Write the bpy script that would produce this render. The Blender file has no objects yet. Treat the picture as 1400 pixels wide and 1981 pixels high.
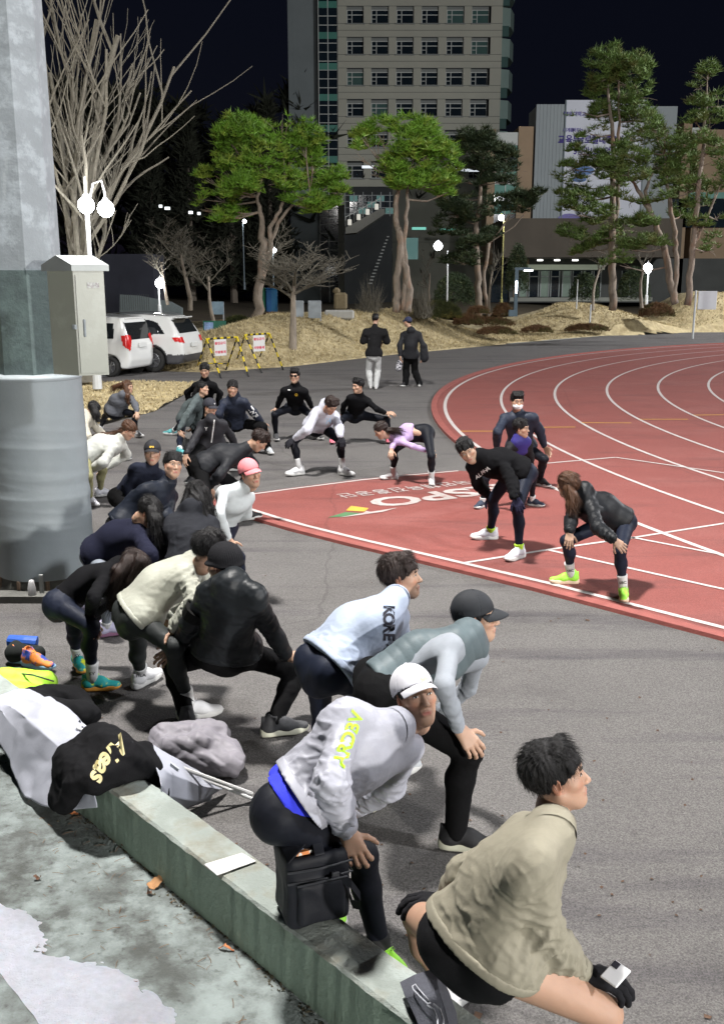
import bpy, math, random, time
import numpy as np
import openvdb as vdb
from mathutils import Vector, Matrix
from mathutils.bvhtree import BVHTree
random.seed(7); RNG = np.random.default_rng(7)
T0 = time.time()
SC = bpy.context.scene
COL = SC.collection
# ------------------------------------------------------------------ camera
F = 1950.0; TH = math.atan((990.5-540)/F); H = 2.65      # photograph is 1400 x 1981; eye 2.65 m above the asphalt
cd = bpy.data.cameras.new('camera'); cam = bpy.data.objects.new('camera', cd); COL.objects.link(cam)
cd.sensor_fit = 'VERTICAL'; cd.sensor_height = 24; cd.lens = F/1981*24
cd.clip_start = 0.05; cd.clip_end = 2000
cam.location = (0, 0, H); cam.rotation_euler = (math.pi/2-TH, 0, 0)
SC.camera = cam
# ------------------------------------------------------------------ night sky
SUN_EL, SUN_AZ = math.radians(-4), math.radians(300)
w = bpy.data.worlds.new('World'); SC.world = w; w.use_nodes = True
nt = w.node_tree; nt.nodes.clear()
sky = nt.nodes.new('ShaderNodeTexSky'); sky.sky_type = 'NISHITA'; sky.sun_disc = False
sky.sun_elevation = SUN_EL; sky.sun_rotation = SUN_AZ
b1 = nt.nodes.new('ShaderNodeBackground'); b1.inputs['Strength'].default_value = 0.02
b2 = nt.nodes.new('ShaderNodeBackground'); b2.inputs['Color'].default_value = (.0022, .0028, .0065, 1); b2.inputs['Strength'].default_value = 1.0
ad = nt.nodes.new('ShaderNodeAddShader'); wo = nt.nodes.new('ShaderNodeOutputWorld')
nt.links.new(sky.outputs[0], b1.inputs['Color']); nt.links.new(b1.outputs[0], ad.inputs[0]); nt.links.new(b2.outputs[0], ad.inputs[1]); nt.links.new(ad.outputs[0], wo.inputs['Surface'])
SC.view_settings.view_transform = 'Standard'; SC.view_settings.look = 'None'
SC.view_settings.exposure = 0.0; SC.view_settings.gamma = 1; SC.view_settings.use_curve_mapping = False
# ------------------------------------------------------------------ floodlights (heads of the stadium masts, all above the frame)
def flood(name, loc, target, power, size, color=(1, .97, .93)):
    l = bpy.data.lights.new(name, 'AREA'); l.shape = 'DISK'; l.size = size; l.energy = power; l.color = color
    o = bpy.data.objects.new(name, l); COL.objects.link(o); o.location = loc
    o.rotation_euler = (Vector(target)-Vector(loc)).to_track_quat('-Z', 'Y').to_euler()
    return o
flood('flood_on_near_mast', (-2.9, 8.3, 17.0), (3, 11, 0), 12500, 1.6)
flood('flood_on_right_mast', (24, -6, 17.5), (0, 14, 0), 9000, 1.8, (.97, .98, 1))
flood('flood_on_stand_mast', (8, -9, 3.6), (-2, 9, .6), 2700, .4, (1, .97, .92))
flood('flood_on_far_mast', (40, 42, 20), (0, 55, 6), 21000, 1.8, (.98, .98, 1))
# ------------------------------------------------------------------ helpers
def ray(px, py):
    x = (px-700)/F; v = (990.5-py)/F
    return np.array([x, math.cos(TH)+v*math.sin(TH), -math.sin(TH)+v*math.cos(TH)])
def G(px, py, z=0.0):                       # point of the photograph on the level z
    d = ray(px, py); return np.array([0, 0, H])+d*((z-H)/d[2])
def P(px, py, Y):                           # point of the photograph at a distance Y
    d = ray(px, py); return np.array([0, 0, H])+d*(Y/d[1])
def nrm(v):
    v = np.asarray(v, float); return v/(np.linalg.norm(v)+1e-9)
def tag(o, label=None, cat=None, group=None, kind=None):
    if label: o['label'] = label
    if cat: o['category'] = cat
    if group: o['group'] = group
    if kind: o['kind'] = kind
    return o
def empty(name, loc, label=None, cat=None, group=None, rz=0):
    o = bpy.data.objects.new(name, None); COL.objects.link(o); o.location = tuple(loc); o.rotation_euler = (0, 0, rz)
    o.empty_display_size = .2
    return tag(o, label, cat, group)
MATS = {}
def mat(name, col, rough=.8, var=.12, scale=8, bump=0, bscale=60, metal=0, spec=.4, emit=None, estr=0, col2=None, c2=(.45, .6), c2s=3, coat=0, trans=0, alpha=1, detail=6, stretch=None, sheen=0):
    if name in MATS: return MATS[name]
    m = bpy.data.materials.new(name); m.use_nodes = True; MATS[name] = m
    t = m.node_tree; N = t.nodes; L = t.links; b = N['Principled BSDF']
    b.inputs['Roughness'].default_value = rough; b.inputs['Metallic'].default_value = metal
    b.inputs['Specular IOR Level'].default_value = spec
    b.inputs['Coat Weight'].default_value = coat; b.inputs['Transmission Weight'].default_value = trans; b.inputs['Alpha'].default_value = alpha
    b.inputs['Sheen Weight'].default_value = sheen
    tc = N.new('ShaderNodeTexCoord'); vec = tc.outputs['Object']
    if stretch:
        mp = N.new('ShaderNodeMapping'); mp.inputs['Scale'].default_value = stretch; L.new(vec, mp.inputs[0]); vec = mp.outputs[0]
    def noise(s, d=detail, r=.6):
        n = N.new('ShaderNodeTexNoise'); n.inputs['Scale'].default_value = s; n.inputs['Detail'].default_value = d; n.inputs['Roughness'].default_value = r
        L.new(vec, n.inputs['Vector']); return n.outputs['Fac']
    def ramp(f, stops):
        r = N.new('ShaderNodeValToRGB'); e = r.color_ramp.elements
        while len(e) < len(stops): e.new(.5)
        for k, (p, c) in enumerate(stops): e[k].position = p; e[k].color = (*c, 1) if len(c) == 3 else c
        L.new(f, r.inputs[0]); return r.outputs[0]
    c = np.array(col[:3])
    out = ramp(noise(scale), [(.25, tuple(np.clip(c*(1-var), 0, 1))), (.75, tuple(np.clip(c*(1+var), 0, 1)))])
    if col2 is not None:
        mx = N.new('ShaderNodeMix'); mx.data_type = 'RGBA'
        L.new(ramp(noise(c2s, 8, .65), [(c2[0], (0, 0, 0)), (c2[1], (1, 1, 1))]), mx.inputs['Factor'])
        L.new(out, mx.inputs[6]); mx.inputs[7].default_value = (*col2, 1); out = mx.outputs[2]
    L.new(out, b.inputs['Base Color'])
    if bump:
        bp = N.new('ShaderNodeBump'); bp.inputs['Strength'].default_value = bump; bp.inputs['Distance'].default_value = .02
        L.new(noise(bscale, 5, .7), bp.inputs['Height']); L.new(bp.outputs[0], b.inputs['Normal'])
    if emit is not None:
        b.inputs['Emission Color'].default_value = (*emit, 1); b.inputs['Emission Strength'].default_value = estr
    return m
def mesh_np(name, V, Fq, mats=(), smooth=True, midx=None):
    V = np.asarray(V, np.float32); me = bpy.data.meshes.new(name)
    if isinstance(Fq, np.ndarray):
        nf, k = Fq.shape
        me.vertices.add(len(V)); me.vertices.foreach_set('co', V.ravel())
        me.loops.add(nf*k); me.loops.foreach_set('vertex_index', Fq.astype(np.int32).ravel())
        me.polygons.add(nf); me.polygons.foreach_set('loop_start', np.arange(0, nf*k, k, dtype=np.int32))
        me.update(calc_edges=True)
    else:
        me.from_pydata([tuple(map(float, v)) for v in V], [], Fq); me.update()
    for m in mats: me.materials.append(m)
    if smooth: me.polygons.foreach_set('use_smooth', np.ones(len(me.polygons), bool))
    if midx is not None: me.polygons.foreach_set('material_index', np.asarray(midx, np.int32))
    return me
def link(name, me, parent=None, loc=(0, 0, 0), M=None):
    o = bpy.data.objects.new(name, me); COL.objects.link(o)
    if parent is not None: o.parent = parent
    if M is not None: o.matrix_local = M
    else: o.location = tuple(float(a) for a in loc)
    return o
def rotz(a):
    c, s = math.cos(a), math.sin(a); return np.array([[c, -s, 0], [s, c, 0], [0, 0, 1.]])
def rotx(a):
    c, s = math.cos(a), math.sin(a); return np.array([[1, 0, 0], [0, c, -s], [0, s, c.real]])
def roty(a):
    c, s = math.cos(a), math.sin(a); return np.array([[c, 0, s], [0, 1, 0], [-s, 0, c]])
def M4(R, t):
    m = Matrix.Identity(4)
    for i in range(3):
        for j in range(3): m[i][j] = float(R[i][j])
        m[i][3] = float(t[i])
    return m
class MB:
    def __init__(s): s.V = []; s.F = []; s.M = []; s.n = 0
    def add(s, V, F, mi=0):
        V = np.asarray(V, float)
        for f in F: s.F.append(tuple(int(i)+s.n for i in f)); s.M.append(mi)
        s.V.append(V); s.n += len(V); return s
    def box(s, c, size, R=None, mi=0, bev=0.0):
        x, y, z = np.array(size)/2.
        if bev <= 0:
            V = np.array([[i, j, k] for i in (-x, x) for j in (-y, y) for k in (-z, z)])
            Fc = [(0, 1, 3, 2), (4, 6, 7, 5), (0, 4, 5, 1), (2, 3, 7, 6), (0, 2, 6, 4), (1, 5, 7, 3)]
        else:
            b = bev; V = []; idx = {}
            for i in (-1, 1):
                for j in (-1, 1):
                    for k in (-1, 1):
                        for a, p in enumerate(((i*x, j*(y-b), k*(z-b)), (i*(x-b), j*y, k*(z-b)), (i*(x-b), j*(y-b), k*z))):
                            idx[(i, j, k, a)] = len(V); V.append(p)
            I = lambda i, j, k, a: idx[(i, j, k, a)]
            Fc = []
            for sgn in (-1, 1):
                Fc.append([I(sgn, -1, -1, 0), I(sgn, 1, -1, 0), I(sgn, 1, 1, 0), I(sgn, -1, 1, 0)][::sgn])
                Fc.append([I(-1, sgn, -1, 1), I(-1, sgn, 1, 1), I(1, sgn, 1, 1), I(1, sgn, -1, 1)][::sgn])
                Fc.append([I(-1, -1, sgn, 2), I(1, -1, sgn, 2), I(1, 1, sgn, 2), I(-1, 1, sgn, 2)][::sgn])
            for i in (-1, 1):
                for j in (-1, 1):
                    Fc.append([I(i, j, -1, 0), I(i, j, 1, 0), I(i, j, 1, 1), I(i, j, -1, 1)])
                    Fc.append([I(i, -1, j, 0), I(i, 1, j, 0), I(i, 1, j, 2), I(i, -1, j, 2)])
                    Fc.append([I(-1, i, j, 1), I(1, i, j, 1), I(1, i, j, 2), I(-1, i, j, 2)])
                    for k in (-1, 1): Fc.append([I(i, j, k, 0), I(i, j, k, 1), I(i, j, k, 2)])
            V = np.array(V)
        if R is not None: V = V@np.asarray(R).T
        return s.add(V+np.array(c), Fc, mi)
    def tube(s, pts, rad, n=6, mi=0, cap=True, flat=None):
        pts = np.asarray(pts, float); rad = np.broadcast_to(np.asarray(rad, float), (len(pts),))
        up = np.array([.13, .27, .95]); V = []; prev = None
        for i, p in enumerate(pts):
            d = nrm(pts[min(i+1, len(pts)-1)]-pts[max(i-1, 0)])
            if prev is None:
                a = np.cross(d, up)
                if np.linalg.norm(a) < .2: a = np.cross(d, [1, 0, 0])
            else: a = prev-d*np.dot(prev, d)
            a = nrm(a); b = np.cross(d, a); prev = a
            for k in range(n):
                t = 2*math.pi*k/n; V.append(p+rad[i]*(math.cos(t)*a+math.sin(t)*b))
        Fc = []
        for i in range(len(pts)-1):
            for k in range(n):
                k2 = (k+1) % n; Fc.append((i*n+k, i*n+k2, (i+1)*n+k2, (i+1)*n+k))
        if cap: Fc.append(tuple(range(n))[::-1]); Fc.append(tuple((len(pts)-1)*n+k for k in range(n)))
        return s.add(V, Fc, mi)
    def lathe(s, prof, n=24, c=(0, 0, 0), mi=0):
        V = []; Fc = []
        for r, z in prof:
            for k in range(n): t = 2*math.pi*k/n; V.append((c[0]+r*math.cos(t), c[1]+r*math.sin(t), c[2]+z))
        for i in range(len(prof)-1):
            for k in range(n): k2 = (k+1) % n; Fc.append((i*n+k, i*n+k2, (i+1)*n+k2, (i+1)*n+k))
        return s.add(V, Fc, mi)
    def poly(s, pts, mi=0): return s.add(pts, [tuple(range(len(pts)))], mi)
    def prism(s, pts2, z0, z1, mi=0):
        n = len(pts2); V = [(x, y, z0) for x, y in pts2]+[(x, y, z1) for x, y in pts2]
        return s.add(V, [tuple(range(n))[::-1], tuple(range(n, 2*n))]+[(i, (i+1) % n, n+(i+1) % n, n+i) for i in range(n)], mi)
    def data(s, name, mats, smooth=False):
        V = np.vstack(s.V) if s.V else np.zeros((0, 3))
        return mesh_np(name, V, s.F, mats if isinstance(mats, (list, tuple)) else [mats], smooth, s.M)
    def build(s, name, mats, parent=None, loc=(0, 0, 0), smooth=False, M=None):
        return link(name, s.data(name, mats, smooth), parent, loc, M)
def text_mesh(body, size, bold=0.0, spacing=1.0):
    c = bpy.data.curves.new('lettering', 'FONT'); c.body = body; c.size = size; c.align_x = 'CENTER'; c.align_y = 'CENTER'; c.offset = bold; c.space_character = spacing; c.resolution_u = 3
    o = bpy.data.objects.new('lettering', c); COL.objects.link(o)
    bpy.context.view_layer.update()
    me = bpy.data.meshes.new_from_object(o.evaluated_get(bpy.context.evaluated_depsgraph_get()))
    V = np.array([v.co[:] for v in me.vertices]); Fc = [tuple(p.vertices) for p in me.polygons]
    bpy.data.objects.remove(o); bpy.data.curves.remove(c); bpy.data.meshes.remove(me)
    return V, Fc
def put_text(name, body, size, center, right, up, m, parent=None, base=(0, 0, 0), sx=1, sy=1, bold=0, spacing=1.0):
    V, Fc = text_mesh(body, size, bold, spacing); right = np.array(right, float); up = np.array(up, float)
    n = np.cross(right, up); n = n/(np.linalg.norm(n)+1e-9)
    W = np.array(center)[None, :]+V[:, :1]*sx*right+V[:, 1:2]*sy*up-np.array(base)
    return link(name, mesh_np(name, W, Fc, [m], False), parent)
# ------------------------------------------------------------------ SDF modelling
class Vol:
    def __init__(s, lo, hi, h):
        s.lo = np.array(lo, float)-2*h; s.h = h; s.n = np.ceil((np.array(hi)+2*h-s.lo)/h).astype(int)+1
        s.A = np.full(s.n, 1.0, np.float32)
        s.ax = [(s.lo[i]+h*np.arange(s.n[i])).astype(np.float32) for i in range(3)]
    def sub(s, lo, hi):
        a = np.clip(np.floor((np.array(lo)-s.lo)/s.h).astype(int), 0, s.n); b = np.clip(np.ceil((np.array(hi)-s.lo)/s.h).astype(int)+1, 0, s.n)
        if (b-a).min() <= 0: return None
        sl = tuple(slice(a[i], b[i]) for i in range(3))
        X = s.ax[0][sl[0]][:, None, None]; Y = s.ax[1][sl[1]][None, :, None]; Z = s.ax[2][sl[2]][None, None, :]
        return sl, X, Y, Z
    def blend(s, sl, d, k, op):
        A = s.A[sl]
        if op == 'u':
            if k > 0:
                hh = np.clip(.5+.5*(A-d)/k, 0, 1); s.A[sl] = A+(d-A)*hh-k*hh*(1-hh)
            else: s.A[sl] = np.minimum(A, d)
        elif op == 's':
            if k > 0:
                hh = np.clip(.5-.5*(A+d)/k, 0, 1); s.A[sl] = A+(-d-A)*hh+k*hh*(1-hh)
            else: s.A[sl] = np.maximum(A, -d)
    def cap(s, a, b, ra, rb, k=.03, flat=None, op='u'):
        a = np.array(a, float); b = np.array(b, float); m = max(ra, rb)+k+3*s.h
        r = s.sub(np.minimum(a, b)-m, np.maximum(a, b)+m)
        if r is None: return
        sl, X, Y, Z = r; u = b-a; L2 = max(float(u@u), 1e-8)
        t = np.clip(((X-a[0])*u[0]+(Y-a[1])*u[1]+(Z-a[2])*u[2])/L2, 0, 1).astype(np.float32)
        dx = X-a[0]-t*u[0]; dy = Y-a[1]-t*u[1]; dz = Z-a[2]-t*u[2]
        if flat is not None:
            n, q = flat; e = (dx*n[0]+dy*n[1]+dz*n[2])*(1/q-1); dx = dx+e*n[0]; dy = dy+e*n[1]; dz = dz+e*n[2]
        d = np.sqrt(dx*dx+dy*dy+dz*dz)-(ra+(rb-ra)*t)
        if flat is not None: d = d*min(1, flat[1]*1.2)
        s.blend(sl, d.astype(np.float32), k, op)
    def ell(s, c, R, rad, k=.02, op='u'):          # R: 3x3 rows are axes
        c = np.array(c, float); R = np.eye(3) if R is None else R; m = max(rad)+k+3*s.h
        r = s.sub(c-m, c+m)
        if r is None: return
        sl, X, Y, Z = r; X = X-c[0]; Y = Y-c[1]; Z = Z-c[2]; q = 0
        for i in range(3): q = q+((X*R[i][0]+Y*R[i][1]+Z*R[i][2])/rad[i])**2
        s.blend(sl, ((np.sqrt(q)-1)*min(rad)).astype(np.float32), k, op)
    def cut(s, p, n):
        n = nrm(n); d = (s.ax[0][:, None, None]-p[0])*n[0]+(s.ax[1][None, :, None]-p[1])*n[1]+(s.ax[2][None, None, :]-p[2])*n[2]
        s.A = np.maximum(s.A, d.astype(np.float32))
    def mesh(s):
        h = s.h; g = vdb.FloatGrid(3*h); g.copyFromArray(np.clip(s.A, -3*h, 3*h)); r = g.convertToPolygons(isovalue=0.0)
        V = r[0].astype(np.float64)*h+s.lo; Q = r[2].astype(np.int64)
        A_ = V[Q[:, 0]]; vol = np.einsum('ij,ij->i', A_, np.cross(V[Q[:, 1]], V[Q[:, 2]])+np.cross(V[Q[:, 2]], V[Q[:, 3]])).sum()
        if vol < 0: Q = Q[:, ::-1]
        return V, Q
def smooth_mesh(V, Q, it=2, lam=.5):
    n = len(V); i = np.concatenate([Q[:, 0], Q[:, 1], Q[:, 2], Q[:, 3]]); j = np.concatenate([Q[:, 1], Q[:, 2], Q[:, 3], Q[:, 0]])
    cnt = np.bincount(i, minlength=n)+np.bincount(j, minlength=n)+1e-9
    for _ in range(it):
        S = np.stack([np.bincount(i, V[j, a], n)+np.bincount(j, V[i, a], n) for a in range(3)], 1)
        V = V+(S/cnt[:, None]-V)*lam
    return V
def vnormals(V, Q):
    N = np.cross(V[Q[:, 2]]-V[Q[:, 0]], V[Q[:, 3]]-V[Q[:, 1]]); out = np.zeros_like(V)
    for a in range(4):
        for c in range(3): out[:, c] += np.bincount(Q[:, a], N[:, c], len(V))
    return out/(np.linalg.norm(out, axis=1, keepdims=True)+1e-9)
def snoise(p, seed, n=7):                        # smooth pseudo noise in -1..1
    r = np.random.default_rng(seed); o = 0; q = p+.35*np.sin(p[:, [1, 2, 0]]*1.9+r.uniform(0, 6, 3))
    for _ in range(n):
        k = nrm(r.normal(size=3))*r.uniform(.7, 1.6); o = o+np.sin(q@k+r.uniform(0, 6.28))
    return o/n**.5/1.2
def ridged(p, seed):
    return 1-2*np.minimum(np.abs(snoise(p, seed)), 1)
def folds(V, N, amp, seed, f=16.0, axis=None):
    p = V*f
    if axis is not None: p = p-np.outer(p@axis, axis)*.65      # longer folds along the axis
    d = ridged(p, seed)*.62+ridged(p*2.1+3, seed+1)*.3+snoise(p*.45, seed+2)*.5
    return V+N*(amp*d)[:, None]
print('lib', round(time.time()-T0, 1))
# ------------------------------------------------------------------ ground
def cracks(m, s, wdt, col):
    t = m.node_tree; N = t.nodes; L = t.links; b = N['Principled BSDF']; src = b.inputs['Base Color'].links[0].from_socket
    tc = N.new('ShaderNodeTexCoord'); n = N.new('ShaderNodeTexNoise'); n.inputs['Scale'].default_value = 1.7; n.inputs['Detail'].default_value = 7; L.new(tc.outputs['Object'], n.inputs['Vector'])
    ad_ = N.new('ShaderNodeMix'); ad_.data_type = 'VECTOR'; ad_.inputs['Factor'].default_value = .18; L.new(tc.outputs['Object'], ad_.inputs[4]); L.new(n.outputs['Color'], ad_.inputs[5])
    v = N.new('ShaderNodeTexVoronoi'); v.feature = 'DISTANCE_TO_EDGE'; v.inputs['Scale'].default_value = s; L.new(ad_.outputs[1], v.inputs['Vector'])
    r = N.new('ShaderNodeMapRange'); r.inputs[1].default_value = wdt*.5; r.inputs[2].default_value = wdt*1.6; r.inputs[3].default_value = .28; r.inputs[4].default_value = 0; L.new(v.outputs['Distance'], r.inputs[0])
    mx = N.new('ShaderNodeMix'); mx.data_type = 'RGBA'; L.new(r.outputs[0], mx.inputs['Factor']); L.new(src, mx.inputs[6]); mx.inputs[7].default_value = (*col, 1); L.new(mx.outputs[2], b.inputs['Base Color'])
m_asph = mat('asphalt', (.112, .106, .103), .85, .12, .6, bump=.9, bscale=70, col2=(.09, .084, .082), c2=(.56, .74), c2s=.55, detail=12)
def speckle(m, s=160, lo=.55, hi=1.55):        # aggregate grain on top of the base colour
    t = m.node_tree; N = t.nodes; L = t.links; b = N['Principled BSDF']; src = b.inputs['Base Color'].links[0].from_socket
    tc = N.new('ShaderNodeTexCoord'); v = N.new('ShaderNodeTexVoronoi'); v.inputs['Scale'].default_value = s; L.new(tc.outputs['Object'], v.inputs['Vector'])
    r = N.new('ShaderNodeMapRange'); r.inputs[1].default_value = 0; r.inputs[2].default_value = 1; r.inputs[3].default_value = lo; r.inputs[4].default_value = hi
    sp = N.new('ShaderNodeSeparateColor'); L.new(v.outputs['Color'], sp.inputs[0]); L.new(sp.outputs[0], r.inputs[0])
    mx = N.new('ShaderNodeVectorMath'); mx.operation = 'SCALE'; L.new(src, mx.inputs[0]); L.new(r.outputs[0], mx.inputs['Scale']); L.new(mx.outputs[0], b.inputs['Base Color'])
def streaks(m, col, stretch, s, c=(.55, .7), fac=.8, rot=0):
    t = m.node_tree; N = t.nodes; L = t.links; b = N['Principled BSDF']; src = b.inputs['Base Color'].links[0].from_socket
    tc = N.new('ShaderNodeTexCoord'); mp = N.new('ShaderNodeMapping'); mp.inputs['Scale'].default_value = stretch; mp.inputs['Rotation'].default_value = (0, 0, rot); L.new(tc.outputs['Object'], mp.inputs[0])
    n = N.new('ShaderNodeTexNoise'); n.inputs['Scale'].default_value = s; n.inputs['Detail'].default_value = 9; n.inputs['Roughness'].default_value = .65; L.new(mp.outputs[0], n.inputs['Vector'])
    r = N.new('ShaderNodeMapRange'); r.inputs[1].default_value = c[0]; r.inputs[2].default_value = c[1]; r.inputs[3].default_value = 0; r.inputs[4].default_value = fac; L.new(n.outputs['Fac'], r.inputs[0])
    mx = N.new('ShaderNodeMix'); mx.data_type = 'RGBA'; L.new(r.outputs[0], mx.inputs['Factor']); L.new(src, mx.inputs[6]); mx.inputs[7].default_value = (*col, 1); L.new(mx.outputs[2], b.inputs['Base Color'])
streaks(m_asph, (.06, .055, .06), (.22, 1.8, 1), 1.1, (.52, .66), .8, -.35)
streaks(m_asph, (.07, .05, .04), (1, 1, 1), 9, (.7, .76), .8)
streaks(m_asph, (.06, .056, .056), (1, 1, 1), .9, (.55, .72), .55); speckle(m_asph, 170, .62, 1.42); streaks(m_asph, (.03, .027, .026), (1, 1, 1), 4.2, (.66, .72), .7); cracks(m_asph, .27, .0022, (.03, .028, .027))
m_track = mat('track_red', (.195, .054, .046), .8, .09, 1.2, bump=.5, bscale=120, col2=(.22, .075, .066), c2=(.5, .72), c2s=.7, detail=10)
streaks(m_track, (.12, .04, .036), (.3, 1.5, 1), 1.4, (.54, .70), .75, .5); streaks(m_track, (.16, .07, .06), (1, 1, 1), 3.2, (.66, .74), .5)
speckle(m_track, 130, .82, 1.18); cracks(m_track, .22, .002, (.07, .022, .02))
m_kerb = mat('track_edge_red', (.24, .07, .06), .75, .2, 6, bump=.4)
m_line = mat('line_paint', (.43, .40, .39), .7, .12, 5, col2=(.40, .27, .25), c2=(.58, .72), c2s=14)
m_yel = mat('yellow_line_paint', (.62, .36, .06), .7, .15, 9)
m_soil = mat('dark_soil', (.05, .045, .035), .95, .3, 1, bump=.6)
def sheet(name, pts, z, m, th=None, parent=None, kind='structure'):
    b = MB()
    if th: b.prism([p[:2] for p in pts], z-th, z)
    else: b.poly([(p[0], p[1], z) for p in pts])
    o = b.build(name, m, parent)
    if kind: o['kind'] = kind
    return o
b = MB(); b.box((0, 300, -.9), (1600, 1600, 1.7)); o = b.build('ground', m_soil); o['kind'] = 'structure'
asph = [(-60, -20), (60, -20), (60, 60), (22, 53.5), (16, 52), (12, 49.3), (6.3, 43), (1.1, 36.6), (-2.2, 31.6), (-4.6, 29.6), (-9, 30.8), (-16, 33.5), (-16, 30), (-10, 27.6), (-4.1, 25.9), (-4.25, 20.7), (-5.0, 18), (-6.2, 14), (-6, 10.5), (-9, 8), (-60, 8)]
sheet('asphalt_path', asph, 0, m_asph)
# track: concentric lanes about CC
CC = (28.4, 19.3)
def arc(R, a0, a1, n=96): return [(CC[0]+R*math.cos(a), CC[1]+R*math.sin(a)) for a in np.linspace(a0, a1, n)]
rd = math.radians
oval = arc(26.9, rd(100), rd(207.6))
# red apron in front of the bend: corner K, near edge, far edge
NW = [G(x, y)[:2] for x, y in ((424, 969), (484, 987), (535, 1003), (591, 1019), (703, 1047), (844, 1080), (1060, 1131), (1361, 1208))]; NW.append(NW[-1]+nrm(NW[-1]-NW[-2])*7)
FWL = [G(x, y)[:2] for x, y in ((420, 967), (490, 958), (560, 948.5), (700, 930.5), (790, 921.5), (886, 913))]
og = nrm([-.70, -.72])[:2]; NO = [p+og*.2 for p in NW]; fo_ = nrm([-.49, .87])[:2]; FO = [p+fo_*.07 for p in FWL]
def dense(pl, n=14): return sum([[np.array(a)+(np.array(b_)-a)*t for t in np.linspace(0, 1, n)[:-1]] for a, b_ in zip(pl[:-1], pl[1:])], [])+[np.array(pl[-1])]
tr = arc(26.9, rd(95), rd(192.0), 90)+[tuple(p) for p in FO[::-1]]+[tuple(p) for p in NO]+[(40, -3), (40, 40)]
sheet('running_track', tr, .012, m_track, .03)
def ribbon(name, pts, wd, z, m, parent=None, th=0, kind='structure'):
    pts = np.array(pts, float); d = np.gradient(pts, axis=0); d /= np.linalg.norm(d, axis=1, keepdims=True); nn = np.stack([-d[:, 1], d[:, 0]], 1)*wd/2
    A = pts+nn; B_ = pts-nn; n = len(pts); zz = np.full((n, 1), z)
    V = np.vstack([np.hstack([A, zz]), np.hstack([B_, zz])]); Fc = [(i, n+i, n+i+1, i+1) for i in range(n-1)]
    if th:
        V = np.vstack([V, V-np.array([0, 0, th])]); Fc += [(i, i+1, 2*n+i+1, 2*n+i) for i in range(n-1)]+[(n+i, 3*n+i, 3*n+i+1, n+i+1) for i in range(n-1)]+[(0, 2*n, 3*n, n), (n-1, 2*n-1, 4*n-1, 3*n-1)]
    o = link(name, mesh_np(name, V, Fc, [m], False), parent)
    if kind: o['kind'] = kind
    return o
ribbon('track_kerb', arc(26.95, rd(96), rd(192.2), 120), .12, .05, m_kerb, th=.06)
def seg(a, b_, n=24): a = np.array(a, float); b_ = np.array(b_, float); return [a+(b_-a)*t for t in np.linspace(0, 1, n)]
ribbon('track_kerb', dense([FO[0]]+NO), .11, .035, m_kerb, th=.05)
for k in range(9):
    a1 = 207.5 if k else 205.0
    ribbon('lane_line', arc(26.72-1.22*k, rd(96), rd(a1+k*1.0), 120), .06 if k else .07, .016, m_line)
ribbon('lane_line', dense(NW), .06, .0165, m_line)
ribbon('lane_line', dense(FWL), .045, .0175, m_line)
def pix_line(pts, wd, m=m_line, z=.0175, name='lane_line'):
    q = [G(x, y, z)[:2] for x, y in pts]; out = []
    for a, b_ in zip(q[:-1], q[1:]): out += seg(a, b_, 8)[:-1]
    ribbon(name, out+[q[-1]], wd, z, m)
pix_line([(895, 1089), (1060, 1063), (1235, 1038), (1420, 1009)], .045)
pix_line([(1062, 1064), (1361, 1131), (1430, 1146)], .045)
pix_line([(1215, 1038), (1361, 1066), (1430, 1079)], .045)
pix_line([(1056, 896), (1190, 884.5)], .05); pix_line([(1190, 884.5), (1361, 909), (1430, 919)], .05, z=.019)
for a, b_ in (((890, 834), (958, 834)), ((1048, 826.5), (1112, 826)), ((1124, 817.5), (1220, 818)), ((1235, 811), (1330, 811)), ((1341, 803), (1420, 802))): pix_line([a, b_], .045, m_yel)
# painted lettering on the apron: read from the other side
te = mat('lettering_paint', (.38, .34, .33), .75, .1, 7, col2=(.33, .2, .18), c2=(.5, .68), c2s=10)
def ground_text(body, c, left, width, height, m, bold=0, spacing=1.0):
    V, Fc = text_mesh(body, 1, bold, spacing); lo_, hi_ = V.min(0), V.max(0); r_ = nrm(left); u_ = np.array([r_[1], -r_[0], 0]); u_ = u_ if u_[1] < 0 else -u_
    W = c+np.outer((V[:, 0]-(lo_[0]+hi_[0])/2)*width/(hi_[0]-lo_[0]), r_)+np.outer((V[:, 1]-(lo_[1]+hi_[1])/2)*height/(hi_[1]-lo_[1]), u_)
    o = link('track_lettering', mesh_np('track_lettering', W, Fc, [m], False)); o['kind'] = 'structure'
ur = G(741, 972, .018)-G(890, 953.5, .018)
ground_text('KSPO', (G(819, 962, .018)+G(890, 953.5, .018))/2, ur, 2.02, .50, te, .03, 1.02)
ground_text('국민체육진흥공단', G(786, 945.5, .018), G(660, 960, .018)-G(920, 931, .018), 1.95, .27, te, .012, 1.1)
b = MB(); b.poly([G(x, y, .0178) for x, y in [(679, 978.5), (713, 983), (705, 989.5), (669, 987.5)]]); o = b.build('track_emblem', mat('emblem_yellow', (.5, .3, .04), .8, .15, 9)); o['kind'] = 'structure'
b = MB(); b.poly([G(x, y, .0178) for x, y in [(634, 1001), (668, 990.5), (700, 992.5), (668, 999)]]); o = b.build('track_emblem', mat('emblem_green', (.06, .14, .06), .8, .2, 9)); o['kind'] = 'structure'
b = MB(); b.poly([G(x, y, .0186) for x, y in [(655, 1001), (703, 992), (708, 988), (716, 990), (769, 982), (740, 990), (700, 995.5)]]); o = b.build('track_emblem', te); o['kind'] = 'structure'
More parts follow.
